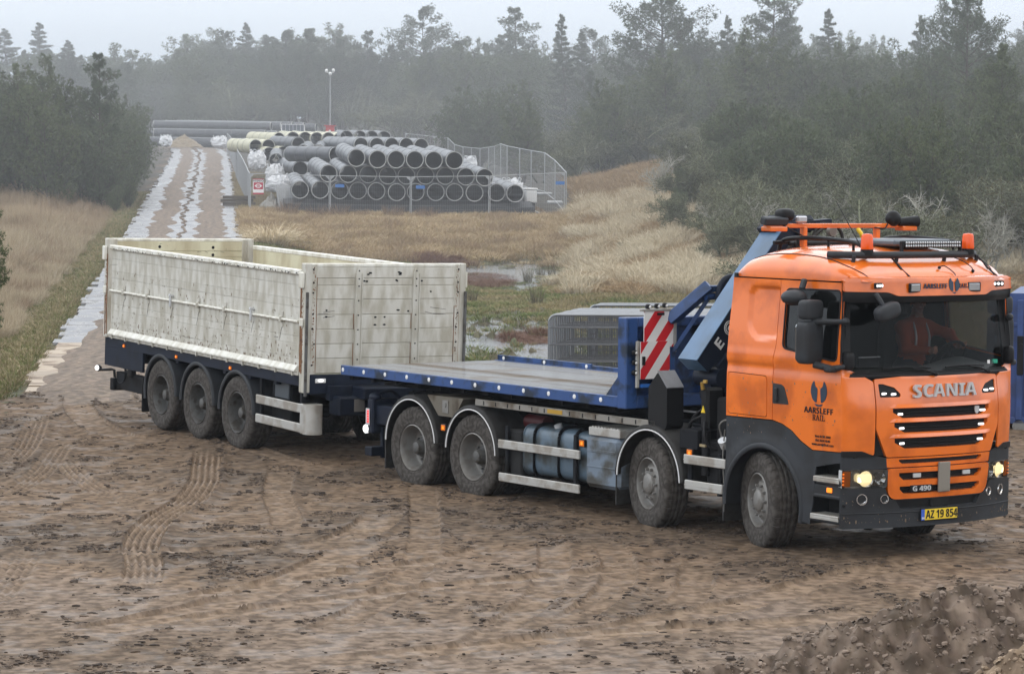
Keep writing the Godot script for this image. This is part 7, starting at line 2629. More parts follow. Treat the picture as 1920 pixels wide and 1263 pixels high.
func bag(called: String, p: Vector3, s: Vector3, sd: int, label: String):
	var t := thing(called, label, "bulk bag", Transform3D(Basis(Vector3.UP, sd * 1.3), p), "white bulk bags in the pipe yard")
	var m := mb()
	var f := func(i: int, k: int) -> Vector3:
		var ph := PI * i / 16.0
		var th := TAU * k / 28.0
		var e := 0.55
		var v := Vector3(pow(sin(ph), e) * sign(cos(th)) * pow(abs(cos(th)), 0.6), cos(ph), pow(sin(ph), e) * sign(sin(th)) * pow(abs(sin(th)), 0.6))
		var n := nz.get_noise_3d(v.x * 1.7 + sd, v.y * 1.7, v.z * 1.7) * 0.22 + nz.get_noise_3d(v.x * 5.0, v.y * 5.0 + sd, v.z * 5.0) * 0.12
		if v.y > 0.3: v.y += 0.45 * nz.get_noise_3d(v.x * 3.0 + sd, 0.0, v.z * 3.0)
		return v * (1.0 + n) * s + Vector3(0, s.y, 0)
	for i in 16:
		for k in 28:
			m.quad(f.call(i, k), f.call(i, k + 1), f.call(i + 1, k + 1), f.call(i + 1, k), (f.call(i, k) as Vector3) - Vector3(0, s.y, 0))
	obj("sack", m, mat(lin(0.62, 0.63, 0.65), 0.6), t)
	for k in 4:
		m = mb()
		var a := PI / 4 + PI / 2 * k
		var o := Vector3(cos(a) * s.x * 0.75, s.y * 1.75, sin(a) * s.z * 0.75)
		m.tube(curve3(PackedVector3Array([o, o + Vector3(cos(a) * 0.08, 0.18, sin(a) * 0.08), o + Vector3(-sin(a) * 0.15, 0.22, cos(a) * 0.15), o + Vector3(-sin(a) * 0.2, 0.0, cos(a) * 0.2)]), 4), 0.022, 5)
		obj("lifting_loop", m, mat(lin(0.55, 0.56, 0.58), 0.7), t)

func build_yard_items():
	bag("bulk_bag", Vector3(-12.25, 2.45, -144.5), Vector3(0.48, 0.46, 0.45), 1, "white bulk bag with sagging sides behind the topped sand pile")
	bag("bulk_bag", Vector3(-10.85, 2.28, -129.5), Vector3(0.56, 0.36, 0.45), 2, "white bulk bag slumped on the grey pile by the sign")
	bag("bulk_bag", Vector3(-13.40, 3.2, -147.0), Vector3(0.42, 0.45, 0.42), 3, "crumpled white bulk bag below the cream pipes beside the fence")
	bag("bulk_bag", Vector3(-0.05, 2.0, -132.5), Vector3(0.62, 0.42, 0.45), 4, "white bulk bag right of the front stack's bottom row")
	bag("bulk_bag", Vector3(-2.10, 3.0, -137.0), Vector3(0.34, 0.42, 0.34), 5, "white bulk bag peeking out over the stack's right shoulder")
	bag("bulk_bag", Vector3(-29.2, 4.35, -236.0), Vector3(0.8, 0.45, 0.5), 6, "far white bulk bag beside the bend of the road")
	bag("bulk_bag", Vector3(-24.9, 4.3, -238.0), Vector3(0.7, 0.45, 0.5), 7, "far white bulk bag in front of the lower far stack")
	var m := mb()
	m.bb(-0.28, 0.28, 0.0, 0.62, -0.28, 0.28, 0.06)
	m.bb(-0.30, 0.30, 0.62, 0.70, -0.30, 0.30, 0.03)
	tag(obj("plastic_tub", m, M.white, null, Transform3D(Basis(Vector3.UP, 0.3), Vector3(0.78, 1.83, -129.0))), "white plastic tub with lid right of the bottom pipe row", "tub")
	# piles
	for k: Array in [["rubble_pile", "grey pile of rubble and sand behind the warning sign", -11.05, 128.2, 1.0, 1.6, 1.25, 1.05, lin(0.26, 0.25, 0.23)], ["rubble_pile", "long grey pile under the crumpled bag beside the fence", -13.2, 146.0, 1.2, 3.2, 1.55, 1.1, lin(0.24, 0.22, 0.20)], ["sand_heap", "far heap of yellow sand beside the bend of the road", -28.3, 241.0, 1.7, 1.4, 4.45, 1.05, lin(0.25, 0.20, 0.14)], ["rubble_pile", "far grey heap in front of the lower far stack", -23.6, 239.5, 1.6, 1.6, 4.0, 0.8, lin(0.28, 0.26, 0.24)], ["rubble_pile", "low brown heap with slabs at the right end of the stack", 1.1, 128.0, 0.9, 1.4, 1.3, 0.5, lin(0.16, 0.12, 0.08)]]:
		m = mb()
		var f := func(i: int, j: int) -> Vector3:
			var r: float = i / 14.0
			var th := TAU * j / 30.0
			var y: float = pow(max(0.0, 1.0 - r), 0.9) * k[7]
			var n: float = nz.get_noise_3d(cos(th) * r * 4.0 + k[2], y * 3.0, sin(th) * r * 4.0) * 0.22 + nz.get_noise_3d(cos(th) * r * 14.0, k[3], sin(th) * r * 14.0) * 0.13
			return Vector3(cos(th) * r * k[4], y + n * (1.0 - r * 0.5) - 0.12, sin(th) * r * k[5])
		for i in 14:
			for j in 30: m.quad(f.call(i, j), f.call(i, j + 1), f.call(i + 1, j + 1), f.call(i + 1, j), Vector3.UP)
		tag(obj(k[0], m, mat(k[8], 0.95), null, Transform3D(Basis.IDENTITY, Vector3(k[2], k[6], -k[3]))), k[1], "heap")
	# grey tarpaulin draped over a pile next to the first pipes
	m = mb()
	for i in 12:
		for j in 8:
			var q := []
			for e: Array in [[i, j], [i + 1, j], [i + 1, j + 1], [i, j + 1]]:
				var u: float = e[0] / 12.0
				var v: float = e[1] / 8.0
				q.push_back(Vector3(lerp(-10.9, -9.75, u) + 0.35 * v, lerp(2.62, 1.15, pow(v, 1.2)) - 0.5 * u * v + 0.05 * sin(u * 22.0) * v, -(128.6 - 2.0 * v)))
			m.quad(q[0], q[1], q[2], q[3], Vector3(0, 1, 1))
	tag(obj("tarpaulin", m, mat(lin(0.17, 0.175, 0.18), 0.6)), "grey tarpaulin hanging in folds over the pile beside the first pipe", "tarpaulin")
	for i in 4:
		m = mb()
		m.box(Vector3.ZERO, Vector3(0.16, 0.05, 1.3), 0.01)
		tag(obj("loose_board", m, mat(lin(0.30, 0.29, 0.27), 0.7), null, Transform3D(Basis(Vector3.UP, 0.7 + 0.1 * i) * Basis(Vector3.RIGHT, 0.35), Vector3(0.55 + i * 0.27, 1.42 - 0.02 * i, -126.6))), "pale loose board leaning at the stack's right end, %s from the left" % ordinal(i), "board", "loose boards at the stack's end")
	# stack of timber by the fence corner
	for i in 5:
		m = mb()
		m.box(Vector3.ZERO, Vector3(1.5, 0.14, 0.16), 0.01)
		tag(obj("timber_bearer", m, mat(lin(0.09, 0.075, 0.06), 0.85), null, Transform3D(Basis(Vector3.UP, 0.1 + 0.15 * (i % 2)), Vector3(-12.55 - 0.1 * (i % 2), 1.45 + 0.15 * i, -128.5))), "dark timber bearer piled beside the road fence, %s from the bottom" % ordinal(i), "timber", "timber bearers by the fence")
	# camera mast trailer: solar panel, red box, mast with camera cluster
	var t := thing("solar_panel", "tilted solar panel in a white frame among the cream pipes", "solar panel", Transform3D(Basis(Vector3.UP, 0.1), Vector3(-14.9, 4.0, -190.0)))
	m = mb()
	m.box(Vector3(0, 1.62, 0), Vector3(1.56, 0.62, 0.05), 0.01, Basis(Vector3.RIGHT, -0.45))
	obj("panel_frame", m, M.white, t)
	m = mb()
	for i in 6: m.box(Vector3(-0.62 + i * 0.248, 1.62, 0) + Basis(Vector3.RIGHT, -0.45) * Vector3(0, 0, 0.028), Vector3(0.235, 0.55, 0.008), 0.0, Basis(Vector3.RIGHT, -0.45))
	obj("solar_cells", m, mat(lin(0.05, 0.065, 0.09), 0.25), t)
	m = mb()
	m.cyl(Vector3(-0.5, 0, -0.1), Vector3(-0.5, 1.6, 0), 0.03, 0.03, 6)
	m.cyl(Vector3(0.5, 0, -0.1), Vector3(0.5, 1.6, 0), 0.03, 0.03, 6)
	obj("panel_stand", m, M.steel, t)
	t = thing("camera_mast", "slim mast on a red box with a cluster of white cameras on top", "camera mast", Transform3D(Basis.IDENTITY, Vector3(-13.36, 3.4, -205.0)))
	m = mb()
	m.cyl(Vector3(0, 0, 0), Vector3(0, 6.4, 0), 0.045, 0.03, 8)
	obj("mast_pole", m, mat(lin(0.4, 0.41, 0.42), 0.5, 0.3), t)
	m = mb()
	m.bb(-0.30, 0.30, 1.9, 2.5, -0.3, 0.3, 0.03)
	m.bb(-0.42, 0.42, 2.5, 2.56, -0.4, 0.4, 0.02)
	m.bb(-0.5, 0.5, 0.0, 1.9, -0.4, 0.4, 0.03)
	obj("red_box", m, mat(lin(0.5, 0.035, 0.04), 0.5), t)
	m = mb()
	m.cyl(Vector3(0, 2.15, 0.302), Vector3(0, 2.15, 0.32), 0.09, 0.09, 10)
	obj("box_mark", m, M.white, t)
	m = mb()
	m.beam(Vector3(-0.3, 6.40, 0), Vector3(0.3, 6.40, 0), 0.05, 0.05)
	for k: Array in [[-0.26, 6.52, 0.1], [0.24, 6.55, 0.1], [0.02, 6.30, 0.2]]: m.ball(Vector3(k[0], k[1], k[2]), Vector3(0.12, 0.14, 0.12), 10)
	obj("camera_cluster", m, M.white, t)

func build_container():
	var T := Transform3D(Basis(Vector3.UP, -0.25), Vector3(8.72, 0.0, -44.0))
	var t := thing("waste_container", "blue steel container with a sloped top corner behind the lorry's front", "container", T)
	var bl := dirty(lin(0.028, 0.06, 0.19), 0.5, 0.0, true)
	var m := mb()
	m.prism(pv([-1.1, 0.18, 3.2, 0.18, 3.2, 2.15, -0.78, 2.15, -1.12, 1.75]), Vector3.ZERO, Vector3.RIGHT, Vector3.UP, 2.3)
	obj("container_body", m, bl, t)
	m = mb()
	for x: float in [-0.62, 0.3, 1.2, 2.1]:
		m.bb(x - 0.05, x + 0.05, 0.2, 2.05, 1.15, 1.22, 0.01)
	m.bb(-1.1, 3.2, 1.64, 1.70, 1.15, 1.185, 0.008)
	m.bb(-1.12, 3.2, 0.14, 0.24, 1.12, 1.20, 0.01)
	obj("stiffening_rib", m, bl, t)
	m = mb()
	m.bb(-0.98, -0.80, 0.62, 0.82, 1.152, 1.16, 0.002)
	obj("pale_label", m, mat(lin(0.35, 0.42, 0.36), 0.6), t)
	m = mb()
	m.bb(-0.66, -0.56, 0.9, 1.5, 1.22, 1.27, 0.01)
	m.cyl(Vector3(-0.6, 1.35, 1.22), Vector3(-0.6, 1.35, 1.30), 0.04, 0.04, 8)
	obj("door_latch", m, M.black, t)
	m = mb()
	m.cyl(Vector3(-0.62, 0.10, 1.0), Vector3(-0.62, 0.10, 1.2), 0.10, 0.10, 12)
	m.cyl(Vector3(2.4, 0.10, 1.0), Vector3(2.4, 0.10, 1.2), 0.10, 0.10, 12)
	obj("roller", m, M.rim, t)
	m = mb()
	m.bb(-1.0, 3.1, 0.02, 0.14, 0.5, 0.62, 0.01)
	obj("skid", m, M.rust, t)

func build_gate_stack():
	var galv := mat(lin(0.25, 0.265, 0.285), 0.38, 0.35)
	var W := 3.2
	var H := 1.79
	var fr := mb()
	var pts := PackedVector3Array()
	for i in 9:
		var a := PI - PI / 2 * i / 8.0
		pts.push_back(Vector3(0.11 + cos(a) * 0.11, H - 0.11 + sin(a) * 0.11, 0))
	for i in 9:
		var a := PI / 2 - PI / 2 * i / 8.0
		pts.push_back(Vector3(W - 0.11 + cos(a) * 0.11, H - 0.11 + sin(a) * 0.11, 0))
	var loop := PackedVector3Array([Vector3(0, 0.02, 0)]) + pts + PackedVector3Array([Vector3(W, 0.02, 0)])
	fr.tube(loop, 0.017, 8)
	fr.tube(p3([0, 0.04, 0, W, 0.04, 0]), 0.018, 6)
	var br := mb()
	for i in 27: br.cyl(Vector3(0.115 + i * 0.115, 0.04, 0), Vector3(0.115 + i * 0.115, H - 0.005, 0), 0.0045, 0.0045, 5, false)
	var hz := mb()
	for i in 7: hz.cyl(Vector3(0, 0.02 + i * 0.262, 0.008), Vector3(W, 0.02 + i * 0.262, 0.008), 0.007, 0.007, 5, false)
	var a := Vector3(0.56, 0.0, -42.9)
	var r2 := RandomNumberGenerator.new()
	r2.seed = 12
	var proto: Node3D = null
	var n := 17
	for i in n:
		var k := float(i) / (n - 1)
		var p := a + Vector3(0.60 * k + (0.22 if i > 11 else 0.0) + r2.randf_range(-0.008, 0.008), (0.05 if i > 11 else 0.0) + r2.randf_range(-0.006, 0.006), -2.3 * k)
		var T := Transform3D(Basis(Vector3.UP, 0.02 + r2.randf_range(-0.006, 0.006)), p)
		var label := "barred panel in the upright stack behind the flat rack, %s" % ("foremost" if i == 0 else "rearmost" if i == n - 1 else "number %d from the front" % (i + 1))
		if proto == null:
			proto = thing("barred_panel", label, "panel", T, "barred panels stacked upright")
			obj("tube_frame", fr.mesh(), galv, proto)
			var dk := mat(lin(0.12, 0.125, 0.135), 0.5, 0.2)
			obj("upright_bars", br.mesh(), dk, proto).set_meta("kind", "stuff")
			obj("cross_bars", hz.mesh(), dk, proto).set_meta("kind", "stuff")
		else: copy_of(proto, T, label)

# ---------------------------------------------------------------- plants
class Leafy:
	var v := PackedVector3Array()
	var n := PackedVector3Array()
	var c := PackedColorArray()
	func blade(a: Vector3, b: Vector3, w: Vector3, nn: Vector3, c0: Color, c1: Color):
		v.push_back(a - w); v.push_back(b); v.push_back(a + w)
		var f := (w * 2.0).cross(b - a + w).normalized()
		n.push_back(f); n.push_back(f); n.push_back(f)
		c.push_back(c0); c.push_back(c1); c.push_back(c0)
	func stick(a: Vector3, b: Vector3, ra: float, rb: float, col: Color):
		var d := (b - a).normalized()
		var s := d.cross(Vector3(0.3, 0.5, 0.81)).normalized()
		var w := d.cross(s)
		for k in 3:
			var t0 := TAU * k / 3.0
			var t1 := TAU * (k + 1) / 3.0
			var e0 := s * cos(t0) + w * sin(t0)
			var e1 := s * cos(t1) + w * sin(t1)
			for q: Array in [[a + e0 * ra, e0], [b + e0 * rb, e0], [a + e1 * ra, e1], [a + e1 * ra, e1], [b + e0 * rb, e0], [b + e1 * rb, e1]]:
				v.push_back(q[0]); n.push_back(q[1]); c.push_back(col)
	func mesh() -> ArrayMesh:
		var m := ArrayMesh.new()
		var a := []
		a.resize(Mesh.ARRAY_MAX)
		a[Mesh.ARRAY_VERTEX] = v; a[Mesh.ARRAY_NORMAL] = n; a[Mesh.ARRAY_COLOR] = c
		m.add_surface_from_arrays(Mesh.PRIMITIVE_TRIANGLES, a)
		return m

func rdir(r: RandomNumberGenerator) -> Vector3:
	var z := r.randf_range(-1, 1)
	var t := r.randf() * TAU
	var s := sqrt(1.0 - z * z)
	return Vector3(s * cos(t), z, s * sin(t))

func grass_clump(sd: int, n: int, h: float, spread: float, lean: float, w: float, c0: Color, c1: Color, bend := 0.35) -> ArrayMesh:
	var r := RandomNumberGenerator.new()
	r.seed = sd
	var L := Leafy.new()
	for i in n:
		var a := r.randf() * TAU
		var rad := spread * sqrt(r.randf())
		var p := Vector3(cos(a) * rad, -0.04, sin(a) * rad)
		var d := (Vector3(cos(a), 0, sin(a)) * lean * (0.3 + r.randf()) + Vector3(r.randf_range(-1, 1), 0, r.randf_range(-1, 1)) * lean * 0.6 + Vector3.UP).normalized()
		var hh := h * (0.45 + 0.65 * r.randf())
		var mid := p + d * hh * 0.6
		var tip := mid + (d + Vector3(d.x, -bend * r.randf() * 1.6, d.z) * 0.8).normalized() * hh * 0.45
		var sd2 := d.cross(rdir(r)).normalized() * w
		var nn := (d.cross(sd2).normalized() + Vector3.UP * 0.6).normalized()
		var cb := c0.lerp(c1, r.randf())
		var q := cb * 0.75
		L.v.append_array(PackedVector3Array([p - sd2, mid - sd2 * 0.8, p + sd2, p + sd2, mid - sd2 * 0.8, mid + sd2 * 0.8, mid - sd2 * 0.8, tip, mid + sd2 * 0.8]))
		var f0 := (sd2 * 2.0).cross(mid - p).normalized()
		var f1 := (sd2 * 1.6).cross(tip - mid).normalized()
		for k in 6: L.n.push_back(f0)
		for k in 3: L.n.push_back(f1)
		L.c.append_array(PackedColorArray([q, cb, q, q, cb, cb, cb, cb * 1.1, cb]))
	return L.mesh()

func build_grass():
	var r := RandomNumberGenerator.new()
	r.seed = 31
	var white := Color(1, 1, 1)
	var reed := [grass_clump(1, 46, 1.0, 0.28, 0.16, 0.007, Color(0.29, 0.228, 0.15), Color(0.44, 0.365, 0.255)), grass_clump(2, 40, 0.85, 0.32, 0.30, 0.007, Color(0.32, 0.258, 0.175), Color(0.48, 0.405, 0.29), 0.8)]
	var short := [grass_clump(3, 34, 0.17, 0.30, 0.7, 0.008, Color(0.085, 0.105, 0.03), Color(0.20, 0.20, 0.075)), grass_clump(4, 34, 0.22, 0.30, 0.6, 0.008, Color(0.22, 0.175, 0.095), Color(0.35, 0.29, 0.175))]
	var marram := [grass_clump(5, 52, 0.75, 0.22, 0.40, 0.008, Color(0.40, 0.335, 0.225), Color(0.60, 0.53, 0.40), 0.7), grass_clump(6, 48, 0.5, 0.35, 0.75, 0.009, Color(0.34, 0.27, 0.175), Color(0.51, 0.43, 0.305), 0.9)]
	var brown := grass_clump(7, 50, 0.45, 0.34, 0.35, 0.006, Color(0.21, 0.16, 0.105), Color(0.37, 0.295, 0.205))
	var sets := {}
	var put := func(key: String, x: float, d: float, s: float, c: Color):
		if not sets.has(key): sets[key] = [[], PackedColorArray()]
		var b := Basis(Vector3.UP, r.randf() * TAU).scaled(Vector3(s * r.randf_range(0.85, 1.2), s * r.randf_range(0.75, 1.2), s * r.randf_range(0.85, 1.2)))
		var hh := gh(x, d)
		if d < 118.0 and x > road_left(d) + 4.2: b = b.scaled(Vector3(1, clamp((hh + 0.06) / 0.20, 0.3, 1.0), 1))
		sets[key][0].push_back(Transform3D(b, Vector3(x, hh, -d)))
		sets[key][1].push_back(c)
	# left of the road: tall dry reeds
	for i in 30000:
		var d := 43.0 + 102.0 * pow(r.randf(), 0.9)
		var x := road_left(d) - 0.25 - pow(r.randf(), 1.2) * (5.0 + d * 0.12)
		if is_mud(x, d): continue
		if x < -d * 0.2 - 3.0: continue
		var lf := road_left(d) - x
		var n := nz.get_noise_2d(x * 0.45, d * 0.2)
		var pond := exp(-pow((x + 21.0) / 4.0, 2.0) - pow((d - 119.0) / 3.5, 2.0))
		if r.randf() < pond * 1.6: continue
		if lf < 1.3 + n * 0.5:
			put.call("short0", x, d, 0.8, white.lerp(Color(0.8, 0.9, 0.7), r.randf()))
			if r.randf() < 0.45: put.call("short1", x, d, 0.9, white)
			continue
		var c := white.lerp(Color(0.62, 0.52, 0.48), sst(-0.05, 0.35, n + r.randf_range(-0.12, 0.12)))
		c = c.lerp(Color(0.80, 0.70, 0.64), sst(95.0, 120.0, d) * 0.7)
		put.call("reed%d" % (1 if r.randf() < (0.75 if lf < 3.4 else 0.3) else 0), x, d, lerp(0.45, 0.95, sst(1.0, 3.6, lf)) * (0.75 if n > 0.25 else 1.0), c)
	# meadow right of the road
	for i in 62000:
		var d := 50.0 + 82.0 * pow(r.randf(), 0.85)
		var x := r.randf_range(-0.20 * d - 1.5, 0.17 * d + 4.0)
		if x < road_left(d) + 4.5: continue
		if is_mud(x, d): continue
		if d > 125.0 and x < 3.0: continue
		var h := gh(x, d)
		var n := nz.get_noise_2d(x * 0.4, d * 0.2)
		if h < 0.012 and r.randf() < 0.95: continue
		if h < 0.05 and r.randf() < 0.5: continue
		var dry := sst(99.0, 108.0, d + n * 8.0)
		var dune := sst(0.6, 3.4, x - 0.04 * (d - 100.0) + n * 1.2) * sst(74.0, 90.0, d + n * 8.0)
		if dune > 0.5:
			var pale := sst(-0.25, 0.2, nz.get_noise_2d(x * 0.5 + 70.0, d * 0.16))
			if r.randf() < 0.30 + 0.5 * pale: put.call("marram0" if pale > 0.45 else "marram1", x, d, r.randf_range(0.6, 1.1), white.lerp(Color(0.84, 0.74, 0.62), 1.0 - pale))
			else: put.call("marram1", x, d, 0.8, Color(0.80, 0.69, 0.56))
		elif dry > 0.5:
			if r.randf() < 0.55: put.call("brown" if n > 0.12 else "marram1", x, d, 0.85, Color(1.18, 1.15, 1.08).lerp(Color(0.92, 0.80, 0.68), r.randf()))
			else: put.call("short1", x, d, 1.5, Color(1.15, 1.05, 0.9))
		else:
			var g := sst(-0.15, 0.25, n + 0.22 - 0.4 * sst(2.0, 5.0, x))
			if r.randf() < g * 0.8: put.call("short0", x, d, 0.9, white.lerp(Color(0.8, 1.0, 0.75), r.randf()))
			else: put.call("short1", x, d, 0.9, white.lerp(Color(0.85, 0.85, 0.6), r.randf()))
	# low brown heath in the flooded part
	for i in 1500:
		var a := r.randf() * TAU
		var q := sqrt(r.randf())
		var k := i % 3
		var x: float = [-0.9, 0.5, -2.6][k] + cos(a) * q * [0.9, 0.75, 1.2][k]
		var d: float = [91.5, 64.0, 103.0][k] + sin(a) * q * [6.0, 2.2, 2.0][k]
		put.call("brown", x, d, 0.7, Color(0.55, 0.38, 0.38))
	# floor of the wood
	for i in 9000:
		var d := 118.0 + 60.0 * r.randf()
		var x := r.randf_range(3.0, 0.2 * d + 4.0)
		put.call("marram1" if d < 150.0 else "brown", x, d, r.randf_range(0.7, 1.2), Color(0.75, 0.64, 0.52))
	for i in 2500:
		var d := r.randf_range(126.0, 175.0)
		var x := road_left(d) + 4.6 + r.randf() * 1.6
		put.call("short1", x, d, 1.2, white)
	var ms := {"reed0": reed[0], "reed1": reed[1], "short0": short[0], "short1": short[1], "marram0": marram[0], "marram1": marram[1], "brown": brown}
	var lb := {"reed0": ["dry_reeds", "tall upright dry reeds left of the road", "reeds"], "reed1": ["bent_reeds", "bent pale reeds along the left roadside", "reeds"], "short0": ["green_grass", "short green grass of the wet meadow", "grass"], "short1": ["dry_grass", "short straw coloured grass of the meadow", "grass"], "marram0": ["dune_grass", "tall pale dune grass on the slope before the wood", "grass"], "marram1": ["matted_grass", "matted tawny grass on the slope and meadow edge", "grass"], "brown": ["heather", "low brown heath plants in wet ground", "heather"]}
	for key: String in sets:
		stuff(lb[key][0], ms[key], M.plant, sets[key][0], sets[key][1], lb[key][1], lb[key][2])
	# tufts one can count
	var tuft := func(called: String, m: ArrayMesh, x: float, d: float, s: Vector3, label: String, cat: String, group: String, y := 1e9):
		var o := obj(called, m, M.plant, null, Transform3D(Basis(Vector3.UP, x * 3.0).scaled(s), Vector3(x, gh(x, d) - 0.02 if y > 1e8 else y, -d)))
		tag(o, label, cat, group)
	var rush := grass_clump(21, 90, 0.75, 0.16, 0.22, 0.005, Color(0.05, 0.05, 0.025), Color(0.14, 0.115, 0.07), 0.1)
	var bush := grass_clump(22, 260, 0.75, 0.36, 0.35, 0.006, Color(0.13, 0.085, 0.055), Color(0.26, 0.18, 0.12), 0.1)
	var tus := grass_clump(23, 700, 1.0, 0.55, 0.75, 0.010, Color(0.50, 0.40, 0.25), Color(0.72, 0.62, 0.45), 0.9)
	tuft.call("rush_tuft", rush, 0.65, 76.0, Vector3.ONE * 0.95, "dark upright rush tuft alone in the meadow behind the trailer", "rushes", "rush tufts in the wet meadow")
	tuft.call("rush_tuft", rush, 0.50, 91.5, Vector3.ONE * 0.9, "dark rush tuft standing in the flood water, left one", "rushes", "rush tufts in the wet meadow")
	tuft.call("rush_tuft", rush, 0.95, 94.5, Vector3.ONE * 0.75, "dark rush tuft at the edge of the flood water, middle one", "rushes", "rush tufts in the wet meadow")
	tuft.call("rush_tuft", rush, 1.35, 96.0, Vector3.ONE * 0.75, "dark rush tuft at the edge of the flood water, right one", "rushes", "rush tufts in the wet meadow")
	tuft.call("rush_tuft", rush, -1.12, 78.0, Vector3.ONE * 0.7, "small brown rush tuft just right of the trailer's front board", "rushes", "rush tufts in the wet meadow")
	tuft.call("grass_tussock", tus, -8.75, 101.0, Vector3(1.15, 1.0, 1.15), "big pale straw coloured tussock right of the road behind the trailer", "tussock", "")
	for k: Array in [[-5.25, 122.8, 1.0, "left of the middle fence post"], [-3.75, 122.6, 0.95, "right of the middle fence post"], [-7.6, 122.8, 1.05, "by the fence's second post"], [-8.6, 122.4, 1.0, "below the first fence panel, right one"], [-9.8, 122.4, 1.15, "below the first fence panel, left one"], [-6.6, 122.8, 0.7, "small one below the second fence panel"]]:
		tuft.call("brown_bush", bush, k[0], k[1], Vector3(1, 1, 1) * k[2], "twiggy brown bush %s" % k[3], "bush", "brown bushes along the fence")

# ---- trees
var bark: StandardMaterial3D
var needle: StandardMaterial3D

func tuft_at(L: Leafy, p: Vector3, d: Vector3, n: int, ln: float, w: float, r: RandomNumberGenerator, ca: Color, cb: Color):
	var col := ca.lerp(cb, r.randf())
	for i in n:
		var q := (d * 0.7 + rdir(r)).normalized()
		var s := q.cross(rdir(r)).normalized() * w
		var nn := (s.cross(q).normalized())
		if nn.y < 0: nn = -nn
		nn = (nn + Vector3.UP * 0.5 + (p * Vector3(1, 0, 1)).normalized() * 0.4).normalized()
		L.blade(p, p + q * ln * r.randf_range(0.7, 1.2), s, nn, col, col * 1.12)

# style: 0 bushy mountain pine, 1 scots pine with clumped layers, 2 pointed spruce
func pine(sd: int, style: int, H: float, R: float, fine: float, ca: Color, cb: Color) -> Array:
	var r := RandomNumberGenerator.new()
	r.seed = sd
	var L := Leafy.new()
	var W := Leafy.new()
	var wood := Color(0.085, 0.068, 0.055)
	var stems := [[Vector3.ZERO, Vector3(0, H, 0), 1.0]]
	if style == 0:
		stems = []
		for i in 5:
			var a := TAU * i / 5.0 + r.randf()
			var hh := H * r.randf_range(0.62, 1.0)
			stems.append([Vector3(cos(a), 0, sin(a)) * 0.2, Vector3(cos(a) * R * r.randf_range(0.25, 0.6), hh, sin(a) * R * r.randf_range(0.25, 0.6)), hh / H])
	for st: Array in stems:
		var a: Vector3 = st[0]
		var b: Vector3 = st[1]
		var seg := 8
		var wob := Vector3(r.randf_range(-1, 1), 0, r.randf_range(-1, 1)) * H * 0.03
		var at := func(t: float) -> Vector3: return a.lerp(b, t) + wob * sin(t * PI * 1.7)
		for i in seg: W.stick(at.call(float(i) / seg), at.call(float(i + 1) / seg), lerp(0.022 * H, 0.006, float(i) / seg), lerp(0.022 * H, 0.006, float(i + 1) / seg), wood)
		var nb := int((26 if style == 0 else 46 if style == 1 else 80) * (1.0 if H < 8 else 1.25))
		for i in nb:
			var t: float = (i + r.randf()) / nb
			t = lerp(0.10 if style == 0 else 0.22 if style == 1 else 0.08, 1.0, t)
			var th := i * 2.4 + r.randf_range(-0.5, 0.5)
			var ln: float
			if style == 0: ln = R * (0.75 * sqrt(max(0.0, 1.0 - pow(t, 2.5))) + 0.12) * r.randf_range(0.45, 1.0)
			elif style == 1: ln = R * (pow(max(0.0, 1.0 - pow(t, 2.2)), 0.6) * (0.4 + 0.6 * sst(0.15, 0.5, t)) + 0.08) * r.randf_range(0.35, 1.1)
			else: ln = R * (pow(1.0 - t, 0.75) + 0.05) * r.randf_range(0.6, 1.15)
			var up: float = [0.55, 0.35, -0.08][style] + (0.9 if t > 0.9 and style < 2 else 0.0) + r.randf_range(-0.15, 0.25)
			var o: Vector3 = at.call(t)
			var d := Vector3(cos(th), up, sin(th)).normalized()
			var e := o + d * ln + Vector3(0, ln * (0.12 if style < 2 else 0.10), 0)
			W.stick(o, o.lerp(e, 0.5) - Vector3(0, ln * 0.04, 0), 0.010 + ln * 0.012, 0.006 + ln * 0.006, wood)
			W.stick(o.lerp(e, 0.5) - Vector3(0, ln * 0.04, 0), e, 0.006 + ln * 0.006, 0.005, wood)
			var tone := r.randf()
			var c1 := ca.lerp(cb, tone * 0.6)
			var c2 := cb.lerp(cb * 1.35, tone)
			var nt := int((5.0 + ln * 9.0) * fine * [1.5, 3.4, 3.2][style])
			for k in nt:
				var s := pow(r.randf(), 0.65)
				s = lerp(0.22 if style == 2 else 0.35, 1.02, s)
				var p := o.lerp(e, s) - Vector3(0, ln * 0.05 * sin(PI * s), 0)
				var side := (rdir(r) * Vector3(1, 0.65, 1)) * ln * (0.30 if style < 2 else 0.24) * (1.1 - 0.5 * s)
				if style == 2: side.y = -abs(side.y) * 0.5
				if k % 4 == 0: W.stick(p, p + side, 0.006, 0.004, wood)
				tuft_at(L, p + side, (side.normalized() * 0.6 + d * 0.4 + Vector3.UP * (0.5 if style < 2 else 0.0)).normalized(), 7, 0.19 / sqrt(fine), 0.020 / sqrt(fine), r, c1, c2)
		for k in (5 if style < 2 else 6): tuft_at(L, at.call(1.0 - k * (0.02 if style < 2 else 0.006)), Vector3.UP if style < 2 else (Vector3.UP + rdir(r) * 0.8).normalized(), 7 if style < 2 else 3, 0.18 if style < 2 else 0.10 + 0.01 * k, 0.02, r, ca, cb)
	return [W.mesh(), L.mesh()]

